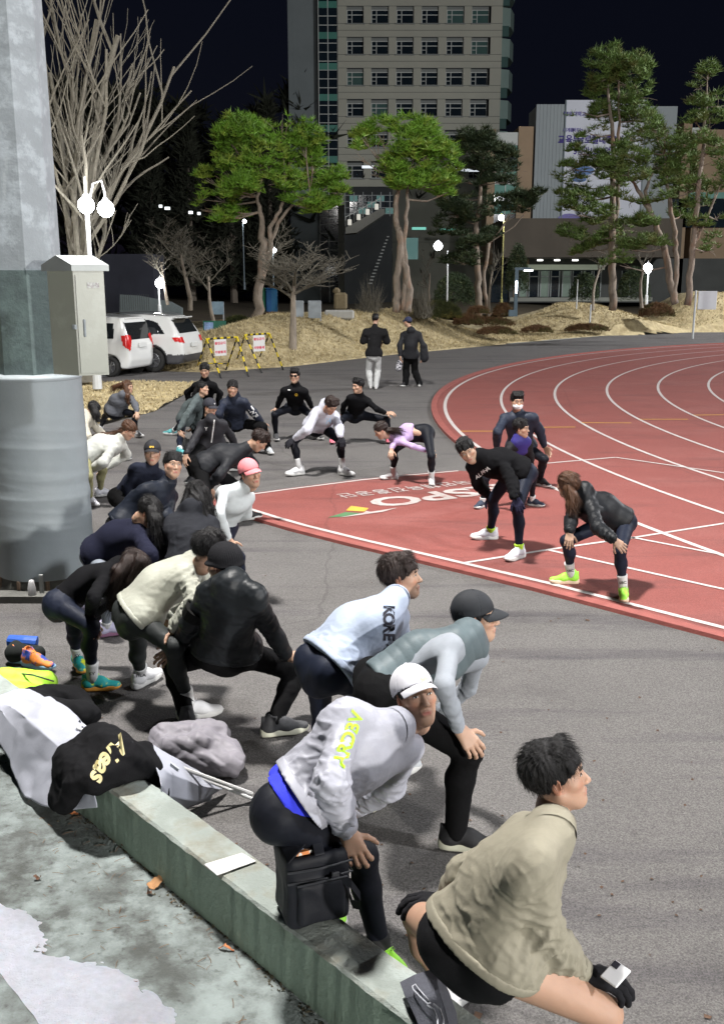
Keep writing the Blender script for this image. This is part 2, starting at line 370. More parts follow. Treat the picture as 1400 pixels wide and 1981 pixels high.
# ------------------------------------------------------------------ low painted wall and terrace
wd_ = nrm([.66, -.75, 0]); wn = np.array([.75, .66, 0]); wn = nrm([-wd_[1], wd_[0], 0]) if True else wn
WZ = .35; TZ = .09
c_near = float(np.array([-.39, 3.37])@wn[:2]); c_far = c_near+.185
m_wall = mat('green_wall_paint', (.19, .25, .20), .75, .1, 5, bump=.35, bscale=40, col2=(.10, .125, .095), c2=(.55, .8), c2s=5)
m_walltop = mat('wall_top_concrete', (.24, .27, .25), .85, .15, 4, bump=.5, bscale=50, col2=(.20, .19, .15), c2=(.48, .66), c2s=4, detail=10)
def wp(s, c, z): p = wd_*s+wn*c; return (p[0], p[1], z)
def wall_block(s0, s1, c0, c1, z0, z1, mi=None):
    b = MB(); n = max(2, int((s1-s0)/.04)); V = []; r = random.Random(3)
    prof = [(c0, z0), (c0, z1-.012), (c0+.01, z1), (c1-.01, z1), (c1, z1-.012), (c1, z0)]
    for i in range(n+1):
        s = s0+(s1-s0)*i/n
        for j, (c, z) in enumerate(prof):
            e = .0025 if 0 < j < 5 else 0
            V.append(np.array(wp(s, c+r.uniform(-e, e), z+r.uniform(-e, e)))) 
    k = len(prof); Fc = []; mi_ = []
    for i in range(n):
        for j in range(k-1): b.F.append((i*k+j, (i+1)*k+j, (i+1)*k+j+1, i*k+j+1)); b.M.append(1 if 1 < j+.5 < 4 else 0)
    b.F += [tuple(range(k)), tuple(n*k+j for j in range(k))[::-1]]; b.M += [0, 0]; b.V = [np.array(V)]; b.n = len(V)
    return b
streaks(m_wall, (.045, .045, .03), (3.2, 3.2, .9), 2.2, (.62, .7), .85)
streaks(m_walltop, (.33, .37, .355), (1, 1, 1), 3, (.5, .62), .6)
o = wall_block(-7.5, .9, c_near, c_far, -.02, WZ).build('low_wall', [m_wall, m_walltop]); tag(o, 'low green painted concrete wall with worn pale top along the terrace', 'wall')
m_tread = mat('terrace_concrete', (.18, .207, .203), .85, .15, 2.2, bump=.6, bscale=45, col2=(.065, .07, .066), c2=(.47, .60), c2s=1.7, detail=14)
streaks(m_tread, (.05, .052, .048), (1, 1, 1), 5.5, (.52, .66), .85); streaks(m_tread, (.045, .045, .042), (1, 1, 1), 22, (.58, .68), .7); streaks(m_tread, (.25, .29, .285), (1, 1, 1), 3.1, (.52, .62), .6)
# dirt line along the foot of the wall
sheet('terrace_tread', [wp(-7.5, c_near-.0, 0)[:2], wp(.9, c_near, 0)[:2], wp(.9, c_near-2.2, 0)[:2], wp(-7.5, c_near-2.2, 0)[:2]], TZ, m_tread, .12)
c_r = float(G(62, 1955, .42)[:2]@wn[:2])
o = wall_block(-4, .9, c_r-1.5, c_r, TZ-.02, .42).build('terrace_step', [m_wall, m_tread]); o['kind'] = 'structure'
# moss and grit in the corner between tread and wall
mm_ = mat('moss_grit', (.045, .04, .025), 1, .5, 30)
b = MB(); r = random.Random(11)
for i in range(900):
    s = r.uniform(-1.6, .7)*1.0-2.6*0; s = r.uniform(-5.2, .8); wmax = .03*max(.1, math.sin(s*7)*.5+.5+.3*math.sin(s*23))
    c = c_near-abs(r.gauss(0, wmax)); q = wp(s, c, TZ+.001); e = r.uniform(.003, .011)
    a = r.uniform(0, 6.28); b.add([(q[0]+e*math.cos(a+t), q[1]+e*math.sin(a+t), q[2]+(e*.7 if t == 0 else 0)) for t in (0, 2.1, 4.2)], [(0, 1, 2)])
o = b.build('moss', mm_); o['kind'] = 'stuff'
# snow patch: thin melting sheet with uneven edge
xs = np.linspace(-2.2, .9, 160); cs = np.linspace(c_near-2.0, c_near-.05, 130)
S_, C_ = np.meshgrid(xs-2.6, cs, indexing='ij'); 
pt = S_[..., None]*wd_[:2]+C_[..., None]*wn[:2]
edge = [G(x, y, TZ)[:2] for x, y in [(-200, 1650), (40, 1765), (75, 1790), (105, 1840), (210, 1850), (285, 1875), (300, 1905), (345, 1925), (350, 1990), (400, 2100), (400, 2500)]]
ep = np.array(edge); ex = np.concatenate([ep])
def sd_edge(p):
    best = np.full(p.shape[:-1], 9.)
    sg = np.zeros(p.shape[:-1])
    for a, b_ in zip(ep[:-1], ep[1:]):
        u = b_-a; t = np.clip(((p-a)@u)/(u@u), 0, 1); q = p-a-t[..., None]*u; d = np.linalg.norm(q, axis=-1)
        cr = u[0]*(p[..., 1]-a[1])-u[1]*(p[..., 0]-a[0]); m = d < best; sg = np.where(m, np.sign(cr), sg); best = np.where(m, d, best)
    return -best*sg
d = sd_edge(pt); ppp = np.concatenate([pt.reshape(-1, 2), np.zeros((pt.shape[0]*pt.shape[1], 1))], 1)
nz = snoise(ppp*14, 5).reshape(d.shape)*.032+ridged(ppp*28, 15).reshape(d.shape)*.012+snoise(ppp*45, 6).reshape(d.shape)*.008+snoise(ppp*110, 16).reshape(d.shape)*.004
dd = d+nz; hgt = TZ-.01+.032*np.clip((dd+.02)/.16, 0, 1)**.75+.0035*ridged(ppp*95, 18).reshape(d.shape)*(dd > 0.01)+.006*snoise(ppp*30, 8).reshape(d.shape)*(dd > 0.03)
V = np.concatenate([pt.reshape(-1, 2), hgt.reshape(-1, 1)], 1); n1, n2 = d.shape
I = np.arange(n1*n2).reshape(n1, n2); Q = np.stack([I[:-1, :-1], I[1:, :-1], I[1:, 1:], I[:-1, 1:]], -1).reshape(-1, 4)
ok = (dd.reshape(-1)[Q] > -.02).any(1); Q = Q[ok]
# stay off the upper step
cc_ = C_.reshape(-1); Q = Q[(cc_[Q] > c_r-.02).all(1)]
m_snow = mat('snow', (.44, .45, .51), .6, .12, 30, bump=1, bscale=150)
m_snow.node_tree.nodes['Principled BSDF'].inputs['Subsurface Weight'].default_value = .15
o = link('snow_patch', mesh_np('snow_patch', V, Q, [m_snow])); o['kind'] = 'stuff'
# ------------------------------------------------------------------ grass ground on the left and mounds
m_dry = mat('dry_grass', (.40, .33, .19), .95, .3, 3, bump=1, bscale=16, col2=(.22, .17, .085), c2=(.48, .66), c2s=1.1, detail=12)
streaks(m_dry, (.50, .42, .25), (1, 1, 1), 6, (.5, .62), .6)
def terrain(name, x0, x1, y0, y1, step, hf, m, mask=None):
    xs = np.arange(x0, x1+step, step); ys = np.arange(y0, y1+step, step); X, Y = np.meshgrid(xs, ys, indexing='ij'); Z = hf(X, Y)
    V = np.stack([X, Y, Z], -1).reshape(-1, 3); I = np.arange(X.size).reshape(X.shape); Q = np.stack([I[:-1, :-1], I[1:, :-1], I[1:, 1:], I[:-1, 1:]], -1).reshape(-1, 4)
    if mask is not None: Q = Q[mask(X, Y).reshape(-1)[Q].all(1)]
    o = link(name, mesh_np(name, V, Q, [m])); o['kind'] = 'structure'; return o
ss = lambda t: (lambda u: u*u*(3-2*u))(np.clip(t, 0, 1))
fe = np.array([(-30, 40), (-16, 34), (-9, 31), (-4.6, 29.8), (-2.2, 31.8), (1.1, 36.8), (6.3, 43.2), (12, 49.5), (16, 52.2), (22, 53.7), (60, 60)])
def front_d(X, Y): return (Y-np.interp(X, fe[:, 0], fe[:, 1]))
def hf_mound(X, Y):
    d = front_d(X, Y)
    top = 1.3*np.exp(-(np.clip(X-1.8, 0, 99)/2.6)**2)*(1-.45*ss((-X-3.2)/3.2))*(1-.6*ss((-X-6)/5))
    z1 = top*ss(d/5.2)*(1-.5*ss((d-8)/9))
    z2 = 1.35*np.exp(-((X-11.2)/3.6)**2)*ss((Y-48.5)/3.2)*(1-.5*ss((Y-54)/6))
    z3 = 1.9*ss((X-15.2)/3.2)*ss((Y-51.5)/4.)*(1-.4*ss((Y-58)/6))
    z = np.maximum(np.maximum(z1, z2), z3)
    P3 = np.stack([X, Y, X*0], -1).reshape(-1, 3)
    return z+.05-.3*ss(-d/.3)+.0*d+.07*snoise(P3*.8, 3).reshape(X.shape)*ss(d/1.5)+.03*snoise(P3*3, 4).reshape(X.shape)*ss(d/1)
m_mulch = mat('garden_soil', (.075, .055, .035), .95, .4, 1.5, bump=.8, bscale=10, col2=(.10, .085, .045), c2=(.45, .6), c2s=.7)
terrain('grass_mound', -30, 40, 28, 62, .35, hf_mound, m_dry, lambda X, Y: (front_d(X, Y) > -1.2))
terrain('garden_ground', -60, 80, 61.5, 135, 2.5, lambda X, Y: .35+0*X+.25*np.sin(X*.2)+(Y > 112)*0, m_mulch)
lawn = [(-4.1, 26.2), (-4.25, 20.7), (-5.0, 18), (-6.2, 14), (-6, 10.5), (-9, 8), (-40, 8), (-40, 24), (-16, 27.5), (-10, 27.4)]
def inpoly(X, Y, poly):
    c = np.zeros(X.shape, bool); n = len(poly)
    for i in range(n):
        x1, y1 = poly[i]; x2, y2 = poly[i-1]
        c ^= ((y1 > Y) != (y2 > Y)) & (X < (x2-x1)*(Y-y1)/(y2-y1+1e-9)+x1)
    return c
def hf_lawn(X, Y):
    P3 = np.stack([X, Y, X*0], -1).reshape(-1, 3)
    return .035+.05*snoise(P3*.9, 9).reshape(X.shape)*0+.025*snoise(P3*3, 14).reshape(X.shape)
terrain('grass_lawn', -40, -3.8, 8, 28, .25, hf_lawn, m_dry, lambda X, Y: inpoly(X, Y, lawn))
# short dry blades on lawn and mounds
def blades(name, n, pick, hh, m, seed):
    r = np.random.default_rng(seed); P_ = pick(r, n); n = len(P_); a = r.uniform(0, 6.28, n); wdt = r.uniform(.012, .03, n); h_ = r.uniform(.4, 1, n)*hh; ln = r.normal(0, .6, (n, 2))*h_[:, None]
    dx = np.stack([np.cos(a), np.sin(a), 0*a], 1)*wdt[:, None]; top = P_+np.concatenate([ln, h_[:, None]], 1)
    V = np.stack([P_-dx, P_+dx, top], 1).reshape(-1, 3); Fc = np.arange(3*n).reshape(n, 3)
    o = link(name, mesh_np(name, V, Fc, [m], False)); o['kind'] = 'stuff'
def pk_m(r, n):
    X = r.uniform(-9, 20, n*3); Y = r.uniform(29, 56, n*3); k = (front_d(X, Y) > 0) & (front_d(X, Y) < 7); X = X[k][:n]; Y = Y[k][:n]
    return np.stack([X, Y, hf_mound(X, Y)-.01], 1)
def pk_l(r, n):
    X = r.uniform(-9, -4, n*3); Y = r.uniform(14, 27.5, n*3); k = inpoly(X, Y, lawn); X = X[k][:n]; Y = Y[k][:n]
    return np.stack([X, Y, hf_lawn(X, Y)-.01], 1)
m_blade = mat('dry_blades', (.44, .365, .21), .9, .4, 2)
blades('dry_grass', 42000, pk_m, .13, m_blade, 1); blades('dry_grass', 16000, pk_l, .07, m_blade, 2)
m_paver = mat('pale_paving', (.30, .30, .27), .9, .25, 2, bump=.4)
b = MB(); b.poly([(5.0, 43.1, .012), (6.4, 42.9, .012), (12.1, 49.3, .012), (16, 52, .012), (15, 52.6, .012), (11, 50.6, .012), (7, 46.5, .012)]); o = b.build('paving_strip', m_paver); o['kind'] = 'structure'
# ------------------------------------------------------------------ floodlight mast (left)
CX, CY = -2.80, 8.62
ms = empty('floodlight_mast', (CX, CY, 0), 'thick grey tapered steel floodlight mast with padded foot and dark band', 'mast')
m_galv = mat('galvanised_steel', (.27, .30, .32), .75, .16, 3, metal=0, bump=.25, bscale=12, col2=(.36, .40, .43), c2=(.5, .62), c2s=6)
streaks(m_galv, (.42, .46, .48), (1, 1, .12), 10, (.6, .7), .5)
b = MB(); n = 8; R_ = np.linspace(.30, .175, 30); zs = np.linspace(1.85, 17, 30)
b.tube([(0, 0, z) for z in zs], R_, 8, cap=True); pole = b.build('pole', m_galv, ms)
m_band = mat('dark_grey_green', (.105, .145, .14), .7, .2, 3, bump=.3, bscale=20, col2=(.075, .10, .10), c2=(.45, .6), c2s=4)  # darker grey green sleeve than the shaft above it
b = MB(); b.tube([(0, 0, 1.85), (0, 0, 2.72)], [.318, .306], 8); b.build('dark_band', m_band, ms)
m_pad = mat('grey_vinyl_padding', (.225, .255, .27), .55, .1, 2, bump=.15, bscale=10)
nth, nz_ = 96, 170; zz = np.linspace(.14, 1.86, nz_); V = []
for z in zz:
    for k in range(nth):
        t = 2*math.pi*k/nth; r0 = .405+.010*math.sin(z*2)
        V.append((r0*math.cos(t), r0*math.sin(t), z))
V = np.array(V); rr = np.linalg.norm(V[:, :2], axis=1, keepdims=True); P2 = np.stack([V[:, 0]*1.2, V[:, 1]*1.2, V[:, 2]*16+V[:, 0]*1.6], 1)
wr = ridged(P2, 21)*.006*np.exp(-((V[:, 2]-.95)/.55)**2)+.004*ridged(P2*2, 5)*np.exp(-((V[:, 2]-.9)/.4)**2)
V[:, :2] += V[:, :2]/rr*wr[:, None]
I = np.arange(nth*nz_).reshape(nz_, nth); J = np.roll(I, -1, 1); Q = np.stack([I[:-1], J[:-1], J[1:], I[1:]], -1).reshape(-1, 4)
link('padding', mesh_np('padding', V, Q, [m_pad]), ms)
b = MB(); b.lathe([(.0, 1.875), (.27, 1.885), (.40, 1.87), (.414, 1.85), (.405, 1.83)], 48); b.build('padding_top', m_pad, ms, smooth=True)
b = MB(); b.lathe([(.0, .16), (.40, .16), (.43, 0)], 12); b.box((0, -.47, .03), (1.0, .18, .06)); b.build('footing', mat('dirty_concrete', (.12, .12, .11), .9, .3, 5, bump=.5), ms)
b = MB()
for k in range(10):
    a = k/10*6.28; b.tube([(.40*math.cos(a), .40*math.sin(a), .0), (.40*math.cos(a), .40*math.sin(a), .14)], .018, 8)
b.build('anchor_bolt', mat('rusty_steel', (.2, .14, .1), .7, .3, 20), ms)['kind'] = 'stuff'
hd = MB()
for k in range(4):
    for j in range(2): hd.box((-.9+k*.6, -.2, 17.0+j*.6), (.5, .22, .45), bev=.04)
hd.box((0, 0, 17.3), (2.6, .12, .12)); hd.build('lamp_head', m_galv, ms)
for (x, y) in ((24, -6), (40, 42)):       # the other masts of the ground, outside the picture
    o = empty('floodlight_mast', (x, y-.6 if y < 0 else y+.6, 0), {24: 'distant floodlight mast to the right of the track', 4.5: 'floodlight mast behind the stand', 40: 'far floodlight mast beyond the bend'}[x], 'mast')
    for c in (pole,): d_ = c.copy(); COL.objects.link(d_); d_.parent = o
lp_ = empty('stand_lamp', (8.3, -9.6, 0), 'low floodlight post at the front of the stand', 'lamp'); b = MB(); b.tube([(0, 0, 0), (0, 0, 3.5)], [.07, .05], 10); b.build('post', m_galv, lp_); b = MB(); b.box((-.1, .15, 3.6), (.6, .25, .4), bev=.04); b.build('lamp_head', m_galv, lp_)
# electrical box on the mast
m_box = mat('cream_box_paint', (.27, .285, .245), .35, .05, 3, bump=.05, bscale=20, coat=.2, col2=(.31, .33, .29), c2=(.5, .6), c2s=2)
cor = P(147, 620, 7.75); eb = empty('electrical_box', (cor[0], cor[1], 1.93), 'cream steel electrical cabinet with pitched lid mounted on the mast', 'electrical box')
d1 = nrm([.80, .42, 0]); d2 = nrm([-.50, .86, 0]); d2 = nrm([-.62, .45, 0]); W1, W2, HB = .225, .27, .78
d1 = nrm([.93, .36, 0]); d2 = nrm([-.86, .50, 0])
Rb = np.stack([d1, d2, [0, 0, 1]], 1)
def q3(a, b_, z): return d1*a+d2*b_+np.array([0, 0, z])
b = MB(); b.V = []; pts = [q3(0, 0, 0), q3(W1, 0, 0), q3(W1, W2, 0), q3(0, W2, 0)]
b.add([p for p in pts]+[p+np.array([0, 0, HB]) for p in pts], [(0, 3, 2, 1), (4, 5, 6, 7), (0, 1, 5, 4), (1, 2, 6, 5), (2, 3, 7, 6), (3, 0, 4, 7)])
b.build('cabinet', m_box, eb)
nd = np.cross(d1, [0, 0, 1]); b = MB()
pd = [q3(.015, 0, .02)+nd*.014, q3(W1-.008, 0, .02)+nd*.014, q3(W1-.008, 0, HB-.03)+nd*.014, q3(.015, 0, HB-.03)+nd*.014]
b.add(pd+[p-nd*.013 for p in pd], [(0, 1, 2, 3), (4, 7, 6, 5), (0, 4, 5, 1), (1, 5, 6, 2), (2, 6, 7, 3), (3, 7, 4, 0)]); dr = b.build('door', m_box, eb)
b = MB(); hh = q3(.06, 0, HB*.46)+nd*.02; b.box(hh, (.014, .014, .13), Rb, bev=.003); b.build('handle', m_galv, dr)
b = MB(); b.box(q3(-.002, .012, HB*.47), (.02, .03, .035), Rb, bev=.004); b.build('latch', m_galv, eb)
b = MB(); b.box(q3(W1*.62, 0, HB*.865)+nd*.0165, (.085, .003, .04), Rb); b.build('sticker', mat('faded_sticker', (.5, .52, .5), .6, .2, 60, col2=(.25, .2, .22), c2=(.5, .55), c2s=90), dr)
b = MB(); e = .024
ro = [q3(-e, -e, HB), q3(W1+e, -e, HB), q3(W1+e, W2+e, HB), q3(-e, W2+e, HB)]
rt = [p+np.array([0, 0, .045]) for p in ro]; rg = [(rt[0]+rt[1])/2*0+q3(W1/2, -e, HB+.10), q3(W1/2, W2+e, HB+.10)]
rg = [q3(-e, W2/2, HB+.115), q3(W1+e, W2/2, HB+.115)]
b.add(ro+rt+rg, [(0, 3, 2, 1), (0, 1, 5, 4), (2, 3, 7, 6), (1, 2, 6, 9, 5), (3, 0, 4, 8, 7), (4, 5, 9, 8), (6, 7, 8, 9)])
b.build('lid', mat('lid_metal', (.26, .28, .28), .45, .1, 5, metal=.3), eb)
print('setting', round(time.time()-T0, 1))
# ------------------------------------------------------------------ vegetation
def X_at(px, Y): return float(P(px, 540, Y)[0])
m_bark_p = mat('pine_bark', (.21, .175, .14), .9, .35, 9, bump=1, bscale=22, col2=(.25, .155, .10), c2=(.52, .66), c2s=2.5, stretch=(1, 1, .4))
m_bark_g = mat('grey_bark', (.24, .205, .165), .9, .3, 9, bump=1, bscale=26, stretch=(1, 1, .3))
m_bark_b = mat('pale_twig', (.135, .125, .10), .9, .25, 12, bump=.5, bscale=30)
m_need = [mat('needles_bright', (.12, .25, .022), .6, .4, 1.6, col2=(.22, .30, .04), c2=(.5, .62), c2s=1.5), mat('needles_mid', (.10, .165, .035), .65, .4, 1.6, col2=(.12, .13, .035), c2=(.5, .62), c2s=1.5), mat('needles_dim', (.028, .048, .018), .7, .4, 2, col2=(.06, .07, .025), c2=(.52, .64), c2s=2)]  # last set: low light far from the lamps is put into the colour
def tufts(centres, r, n_per, L, wd, seed):
    """needle tufts: thin triangles radiating from each centre"""
    C = np.repeat(centres, n_per, 0); n = len(C); D = r.normal(size=(n, 3)); D[:, 2] = np.abs(D[:, 2])*.8+.15; D /= np.linalg.norm(D, axis=1, keepdims=True)
    l = r.uniform(.6, 1.1, (n, 1))*L; S = np.cross(D, r.normal(size=(n, 3))); S /= np.linalg.norm(S, axis=1, keepdims=True)
    V = np.stack([C-S*wd, C+S*wd, C+D*l], 1).reshape(-1, 3); return V, np.arange(3*n).reshape(n, 3)
def pine(label, Y, base, trunks, pads, mi, tuft=.30, dens=1.0, group='pines behind the grass mounds', name='pine_tree', seed=1, n_per=10, wd=.02, zfoot=None):
    r = np.random.default_rng(seed); B0 = P(base[0], base[1], Y); root = empty(name, B0, label, 'tree', group)
    tops = []
    tb = MB()
    for tr in trunks:
        pts = [P(x, y, Y+(q[0] if q else 0)) for x, y, rad, *q in tr]; rad = [t[2] for t in tr]
        pp = []; rr_ = []
        for a, b_, ra, rb in zip(pts[:-1], pts[1:], rad[:-1], rad[1:]):
            for t in np.linspace(0, 1, 6)[:-1]: pp.append(a*(1-t)+b_*t+r.normal(0, .03, 3)*[1, 1, 0]); rr_.append(.78*(ra*(1-t)+rb*t))
        pp.append(pts[-1]); rr_.append(rad[-1]); tb2 = MB(); tb2.tube(np.array(pp)-B0, rr_, 9); tb2.build('trunk', m_bark_p, root, smooth=True); tops.append(np.array(pp))
    allp = np.vstack(tops); C = []; bb = MB()
    for (x, y, rx, ry, *q) in pads:
        sc = Y/F/math.cos(TH)*1.0; c = P(x, y, Y+(q[0] if q else r.uniform(-.6, .6))); rx_, ry_ = rx*sc, ry*sc*1.25; rz_ = rx_*r.uniform(.75, 1.0)
        n = int(60*dens*rx_*rz_*4+24); u = r.normal(size=(n, 3)); u /= np.linalg.norm(u, axis=1, keepdims=True); u[:, 2] = np.where(u[:, 2] < -.25, u[:, 2]*.3, u[:, 2]); rad = r.uniform(.35, 1, (n, 1))**.45
        cl = c+u*rad*np.array([rx_, rz_, ry_]); cl += .34*min(rx_, 1.2)*np.stack([snoise(cl*2.2, seed+5), snoise(cl*2.2, seed+6), snoise(cl*2.4, seed+7)], 1)
        keep = snoise(cl*3.0/(max(tuft, .2)/.3), seed+11) > -.30; C.append(cl[keep])
        low = allp[allp[:, 2] < c[2]+.1]; low = low if len(low) else allp; k = np.argmin(np.linalg.norm((low-c)*[1, 1, .6], axis=1)); s0 = low[k]
        mid_ = (s0+c)/2+np.array([0, 0, -.12*np.linalg.norm(s0-c)]); e = c+np.array([0, 0, -.25*ry_])
        bb.tube(np.array([s0, mid_, e])-B0, [.04, .028, .012], 6)
        for _ in range(4):
            q2 = c+r.normal(0, .5, 3)*np.array([rx_, rz_, ry_]); bb.tube(np.array([e*.5+mid_*.5, (e+q2)/2, q2])-B0, [.014, .011, .005], 4)
    bo = bb.build('branches', m_bark_p, root); bo['kind'] = 'stuff'
    C = np.vstack(C); V, Fc = tufts(C, r, n_per, tuft, wd, seed)
    o = link('crown', mesh_np('crown', V-B0, Fc, [m_need[mi]], False), root); return root
pine('bright green rounded pine behind the yellow barricades, leftmost lit pine', 38, (495, 652), [[(495, 655, .27), (500, 560, .22), (511, 480, .2), (507, 430, .13), (500, 380, .08), (505, 340, .05)], [(505, 540, .13), (524, 490, .13), (522, 440, .11), (545, 400, .08), (552, 350, .05)], [(513, 500, .09), (535, 440, .09), (560, 400, .06), (600, 375, .03)]],
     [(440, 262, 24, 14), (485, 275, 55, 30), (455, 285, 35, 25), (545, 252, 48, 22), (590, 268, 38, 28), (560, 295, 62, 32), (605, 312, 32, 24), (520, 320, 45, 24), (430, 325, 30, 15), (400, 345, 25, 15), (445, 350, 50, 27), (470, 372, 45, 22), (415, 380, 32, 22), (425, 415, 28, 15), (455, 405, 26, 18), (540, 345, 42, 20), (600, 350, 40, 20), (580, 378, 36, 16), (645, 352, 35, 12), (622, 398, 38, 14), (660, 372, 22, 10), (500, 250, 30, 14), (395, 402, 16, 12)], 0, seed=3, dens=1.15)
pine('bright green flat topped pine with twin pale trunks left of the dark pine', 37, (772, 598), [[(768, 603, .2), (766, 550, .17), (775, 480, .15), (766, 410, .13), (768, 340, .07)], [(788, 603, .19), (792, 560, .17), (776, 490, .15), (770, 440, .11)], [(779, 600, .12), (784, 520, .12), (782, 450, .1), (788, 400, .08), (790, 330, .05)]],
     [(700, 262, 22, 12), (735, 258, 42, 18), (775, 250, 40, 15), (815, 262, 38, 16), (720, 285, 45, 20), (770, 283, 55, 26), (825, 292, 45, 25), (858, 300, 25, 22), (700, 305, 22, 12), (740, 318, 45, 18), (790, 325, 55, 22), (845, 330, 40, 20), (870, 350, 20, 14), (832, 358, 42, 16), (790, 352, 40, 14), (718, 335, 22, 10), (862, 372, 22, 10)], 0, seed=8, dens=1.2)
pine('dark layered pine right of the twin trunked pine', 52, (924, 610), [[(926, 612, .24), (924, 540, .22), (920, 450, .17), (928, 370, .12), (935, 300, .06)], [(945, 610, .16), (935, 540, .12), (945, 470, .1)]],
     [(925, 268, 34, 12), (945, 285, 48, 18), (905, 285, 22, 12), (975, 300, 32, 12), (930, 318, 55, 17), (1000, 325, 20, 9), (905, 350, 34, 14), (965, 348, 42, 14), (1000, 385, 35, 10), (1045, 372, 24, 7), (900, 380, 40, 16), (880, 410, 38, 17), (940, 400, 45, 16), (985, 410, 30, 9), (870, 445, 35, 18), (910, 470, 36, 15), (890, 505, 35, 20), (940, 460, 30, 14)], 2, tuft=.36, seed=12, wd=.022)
pine('tall pine with high pointed crown in front of the hanging banner', 48, (1184, 596), [[(1184, 600, .24), (1184, 500, .22), (1183, 400, .18), (1186, 300, .14), (1178, 200, .09), (1172, 120, .05)], [(1184, 470, .12), (1196, 380, .11), (1198, 260, .09), (1196, 140, .05)]],
     [(1170, 112, 18, 16), (1188, 104, 14, 12), (1235, 112, 18, 12), (1150, 125, 14, 16), (1205, 128, 38, 18), (1240, 135, 20, 14), (1165, 150, 34, 20), (1215, 158, 40, 20), (1150, 175, 22, 15), (1195, 188, 46, 18), (1240, 180, 22, 18), (1130, 215, 30, 13), (1170, 225, 35, 14), (1232, 225, 30, 22), (1205, 215, 30, 15), (1140, 255, 26, 12), (1180, 265, 35, 14), (1225, 262, 42, 20), (1120, 292, 22, 10), (1100, 325, 18, 8), (1150, 318, 40, 14), (1190, 340, 45, 20), (1110, 352, 30, 12), (1100, 375, 22, 8), (1145, 382, 38, 15), (1120, 410, 38, 14), (1155, 425, 34, 15), (1110, 450, 30, 14), (1175, 465, 40, 15), (1145, 480, 34, 12), (1205, 440, 30, 15)], 1, tuft=.34, seed=21, dens=1.0, wd=.019)
pine('broad pine with leaning pale trunk at the right', 44, (1292, 583), [[(1306, 588, .2), (1296, 540, .2), (1285, 480, .18), (1262, 420, .15), (1238, 375, .11), (1215, 340, .05)], [(1302, 586, .14), (1308, 520, .14), (1306, 460, .13), (1297, 400, .12), (1288, 345, .08), (1285, 300, .04)], [(1262, 420, .1), (1245, 370, .1), (1262, 335, .05)]],
     [(1262, 240, 26, 14), (1285, 262, 40, 16), (1250, 285, 45, 20), (1300, 290, 45, 20), (1215, 305, 40, 20), (1270, 320, 50, 22), (1325, 318, 30, 20), (1190, 330, 34, 14), (1230, 345, 42, 16), (1305, 352, 40, 16), (1330, 370, 30, 16), (1275, 378, 30, 14), (1215, 385, 26, 12), (1320, 410, 26, 14), (1250, 430, 34, 14), (1265, 470, 34, 16), (1225, 480, 30, 14), (1200, 510, 30, 12)], 1, tuft=.30, seed=31, dens=1.0, wd=.017)
pine('pine partly cut off at the right edge with thin upper boughs', 42, (1330, 588), [[(1330, 590, .18), (1335, 500, .16), (1348, 400, .14), (1358, 300, .1), (1366, 180, .05)], [(1338, 480, .08), (1362, 430, .07), (1375, 400, .05)]],
     [(1352, 165, 18, 14), (1368, 140, 20, 14), (1340, 185, 12, 9), (1358, 205, 24, 14), (1345, 232, 22, 12), (1375, 240, 26, 16), (1350, 270, 26, 14), (1380, 290, 26, 16), (1352, 320, 28, 16), (1345, 350, 24, 14), (1385, 360, 30, 18), (1350, 395, 24, 14), (1388, 420, 30, 18), (1395, 200, 24, 18), (1355, 440, 22, 16), (1380, 480, 26, 18), (1400, 330, 30, 20)], 1, tuft=.3, seed=41, wd=.017)
# bare trees: recursive limbs
def bare_tree(label, Y, base, height, spread, r0, seed, levels=4, nb=3, up=.55, first=.3, dirs=None, m=None, lean=(0, 0, 0), group='leafless trees by the grass', wmin=.008, split_len=.62, foot=None):
    r = np.random.default_rng(seed); B0 = P(base[0], base[1], Y); root = empty('bare_tree', B0, label, 'tree', group); tk, br = MB(), MB()
    def grow(p, d, L, rad, lv):
        n = 5; pts = [p]; rr_ = [rad]
        for k in range(n):
            d = nrm(d+r.normal(0, .10, 3)+np.array([0, 0, up*.12])); p = p+d*L/n; pts.append(p); rr_.append(max(rad*(1-.55*(k+1)/n), wmin*.7))
        (tk if lv == levels else br).tube(pts, rr_, 7 if lv >= levels-1 else 4, cap=False)
        if lv <= 0: return
        for k in range(nb+(lv < levels)*1):
            t = r.uniform(.2, .95) if lv < levels else r.uniform(.55, 1.0); i = min(int(t*n), n-1); q = pts[i]+(pts[i+1]-pts[i])*(t*n-i)
            a = r.uniform(0, 6.28); side = np.array([math.cos(a), math.sin(a), r.uniform(-.1, .5)*up*2]); dd = nrm(d*(1-spread)+side*spread); grow(q, dd, L*r.uniform(.45, .75)*(1 if lv < levels else first/.3*.9), max(rr_[i]*.62, wmin), lv-1)
    if dirs is None: grow(np.zeros(3), nrm(np.array([0, 0, 1.])+np.array(lean)), height*.42, r0, levels)
    else:
        st = np.array(dirs[0]); tk.tube([np.zeros(3), st*.5, st], [r0*1.15, r0, r0*.9], 10, cap=False)
        for dx, dz, L, rad in dirs[1]: grow(st+np.array([0, 0, r.uniform(-.6, .1)]), nrm([dx, r.uniform(-.25, .25), dz]), L, rad, levels-1)
    tk.build('trunk', m or m_bark_g, root, smooth=True); o = br.build('twigs', m or m_bark_b, root); o['kind'] = 'stuff'; return root
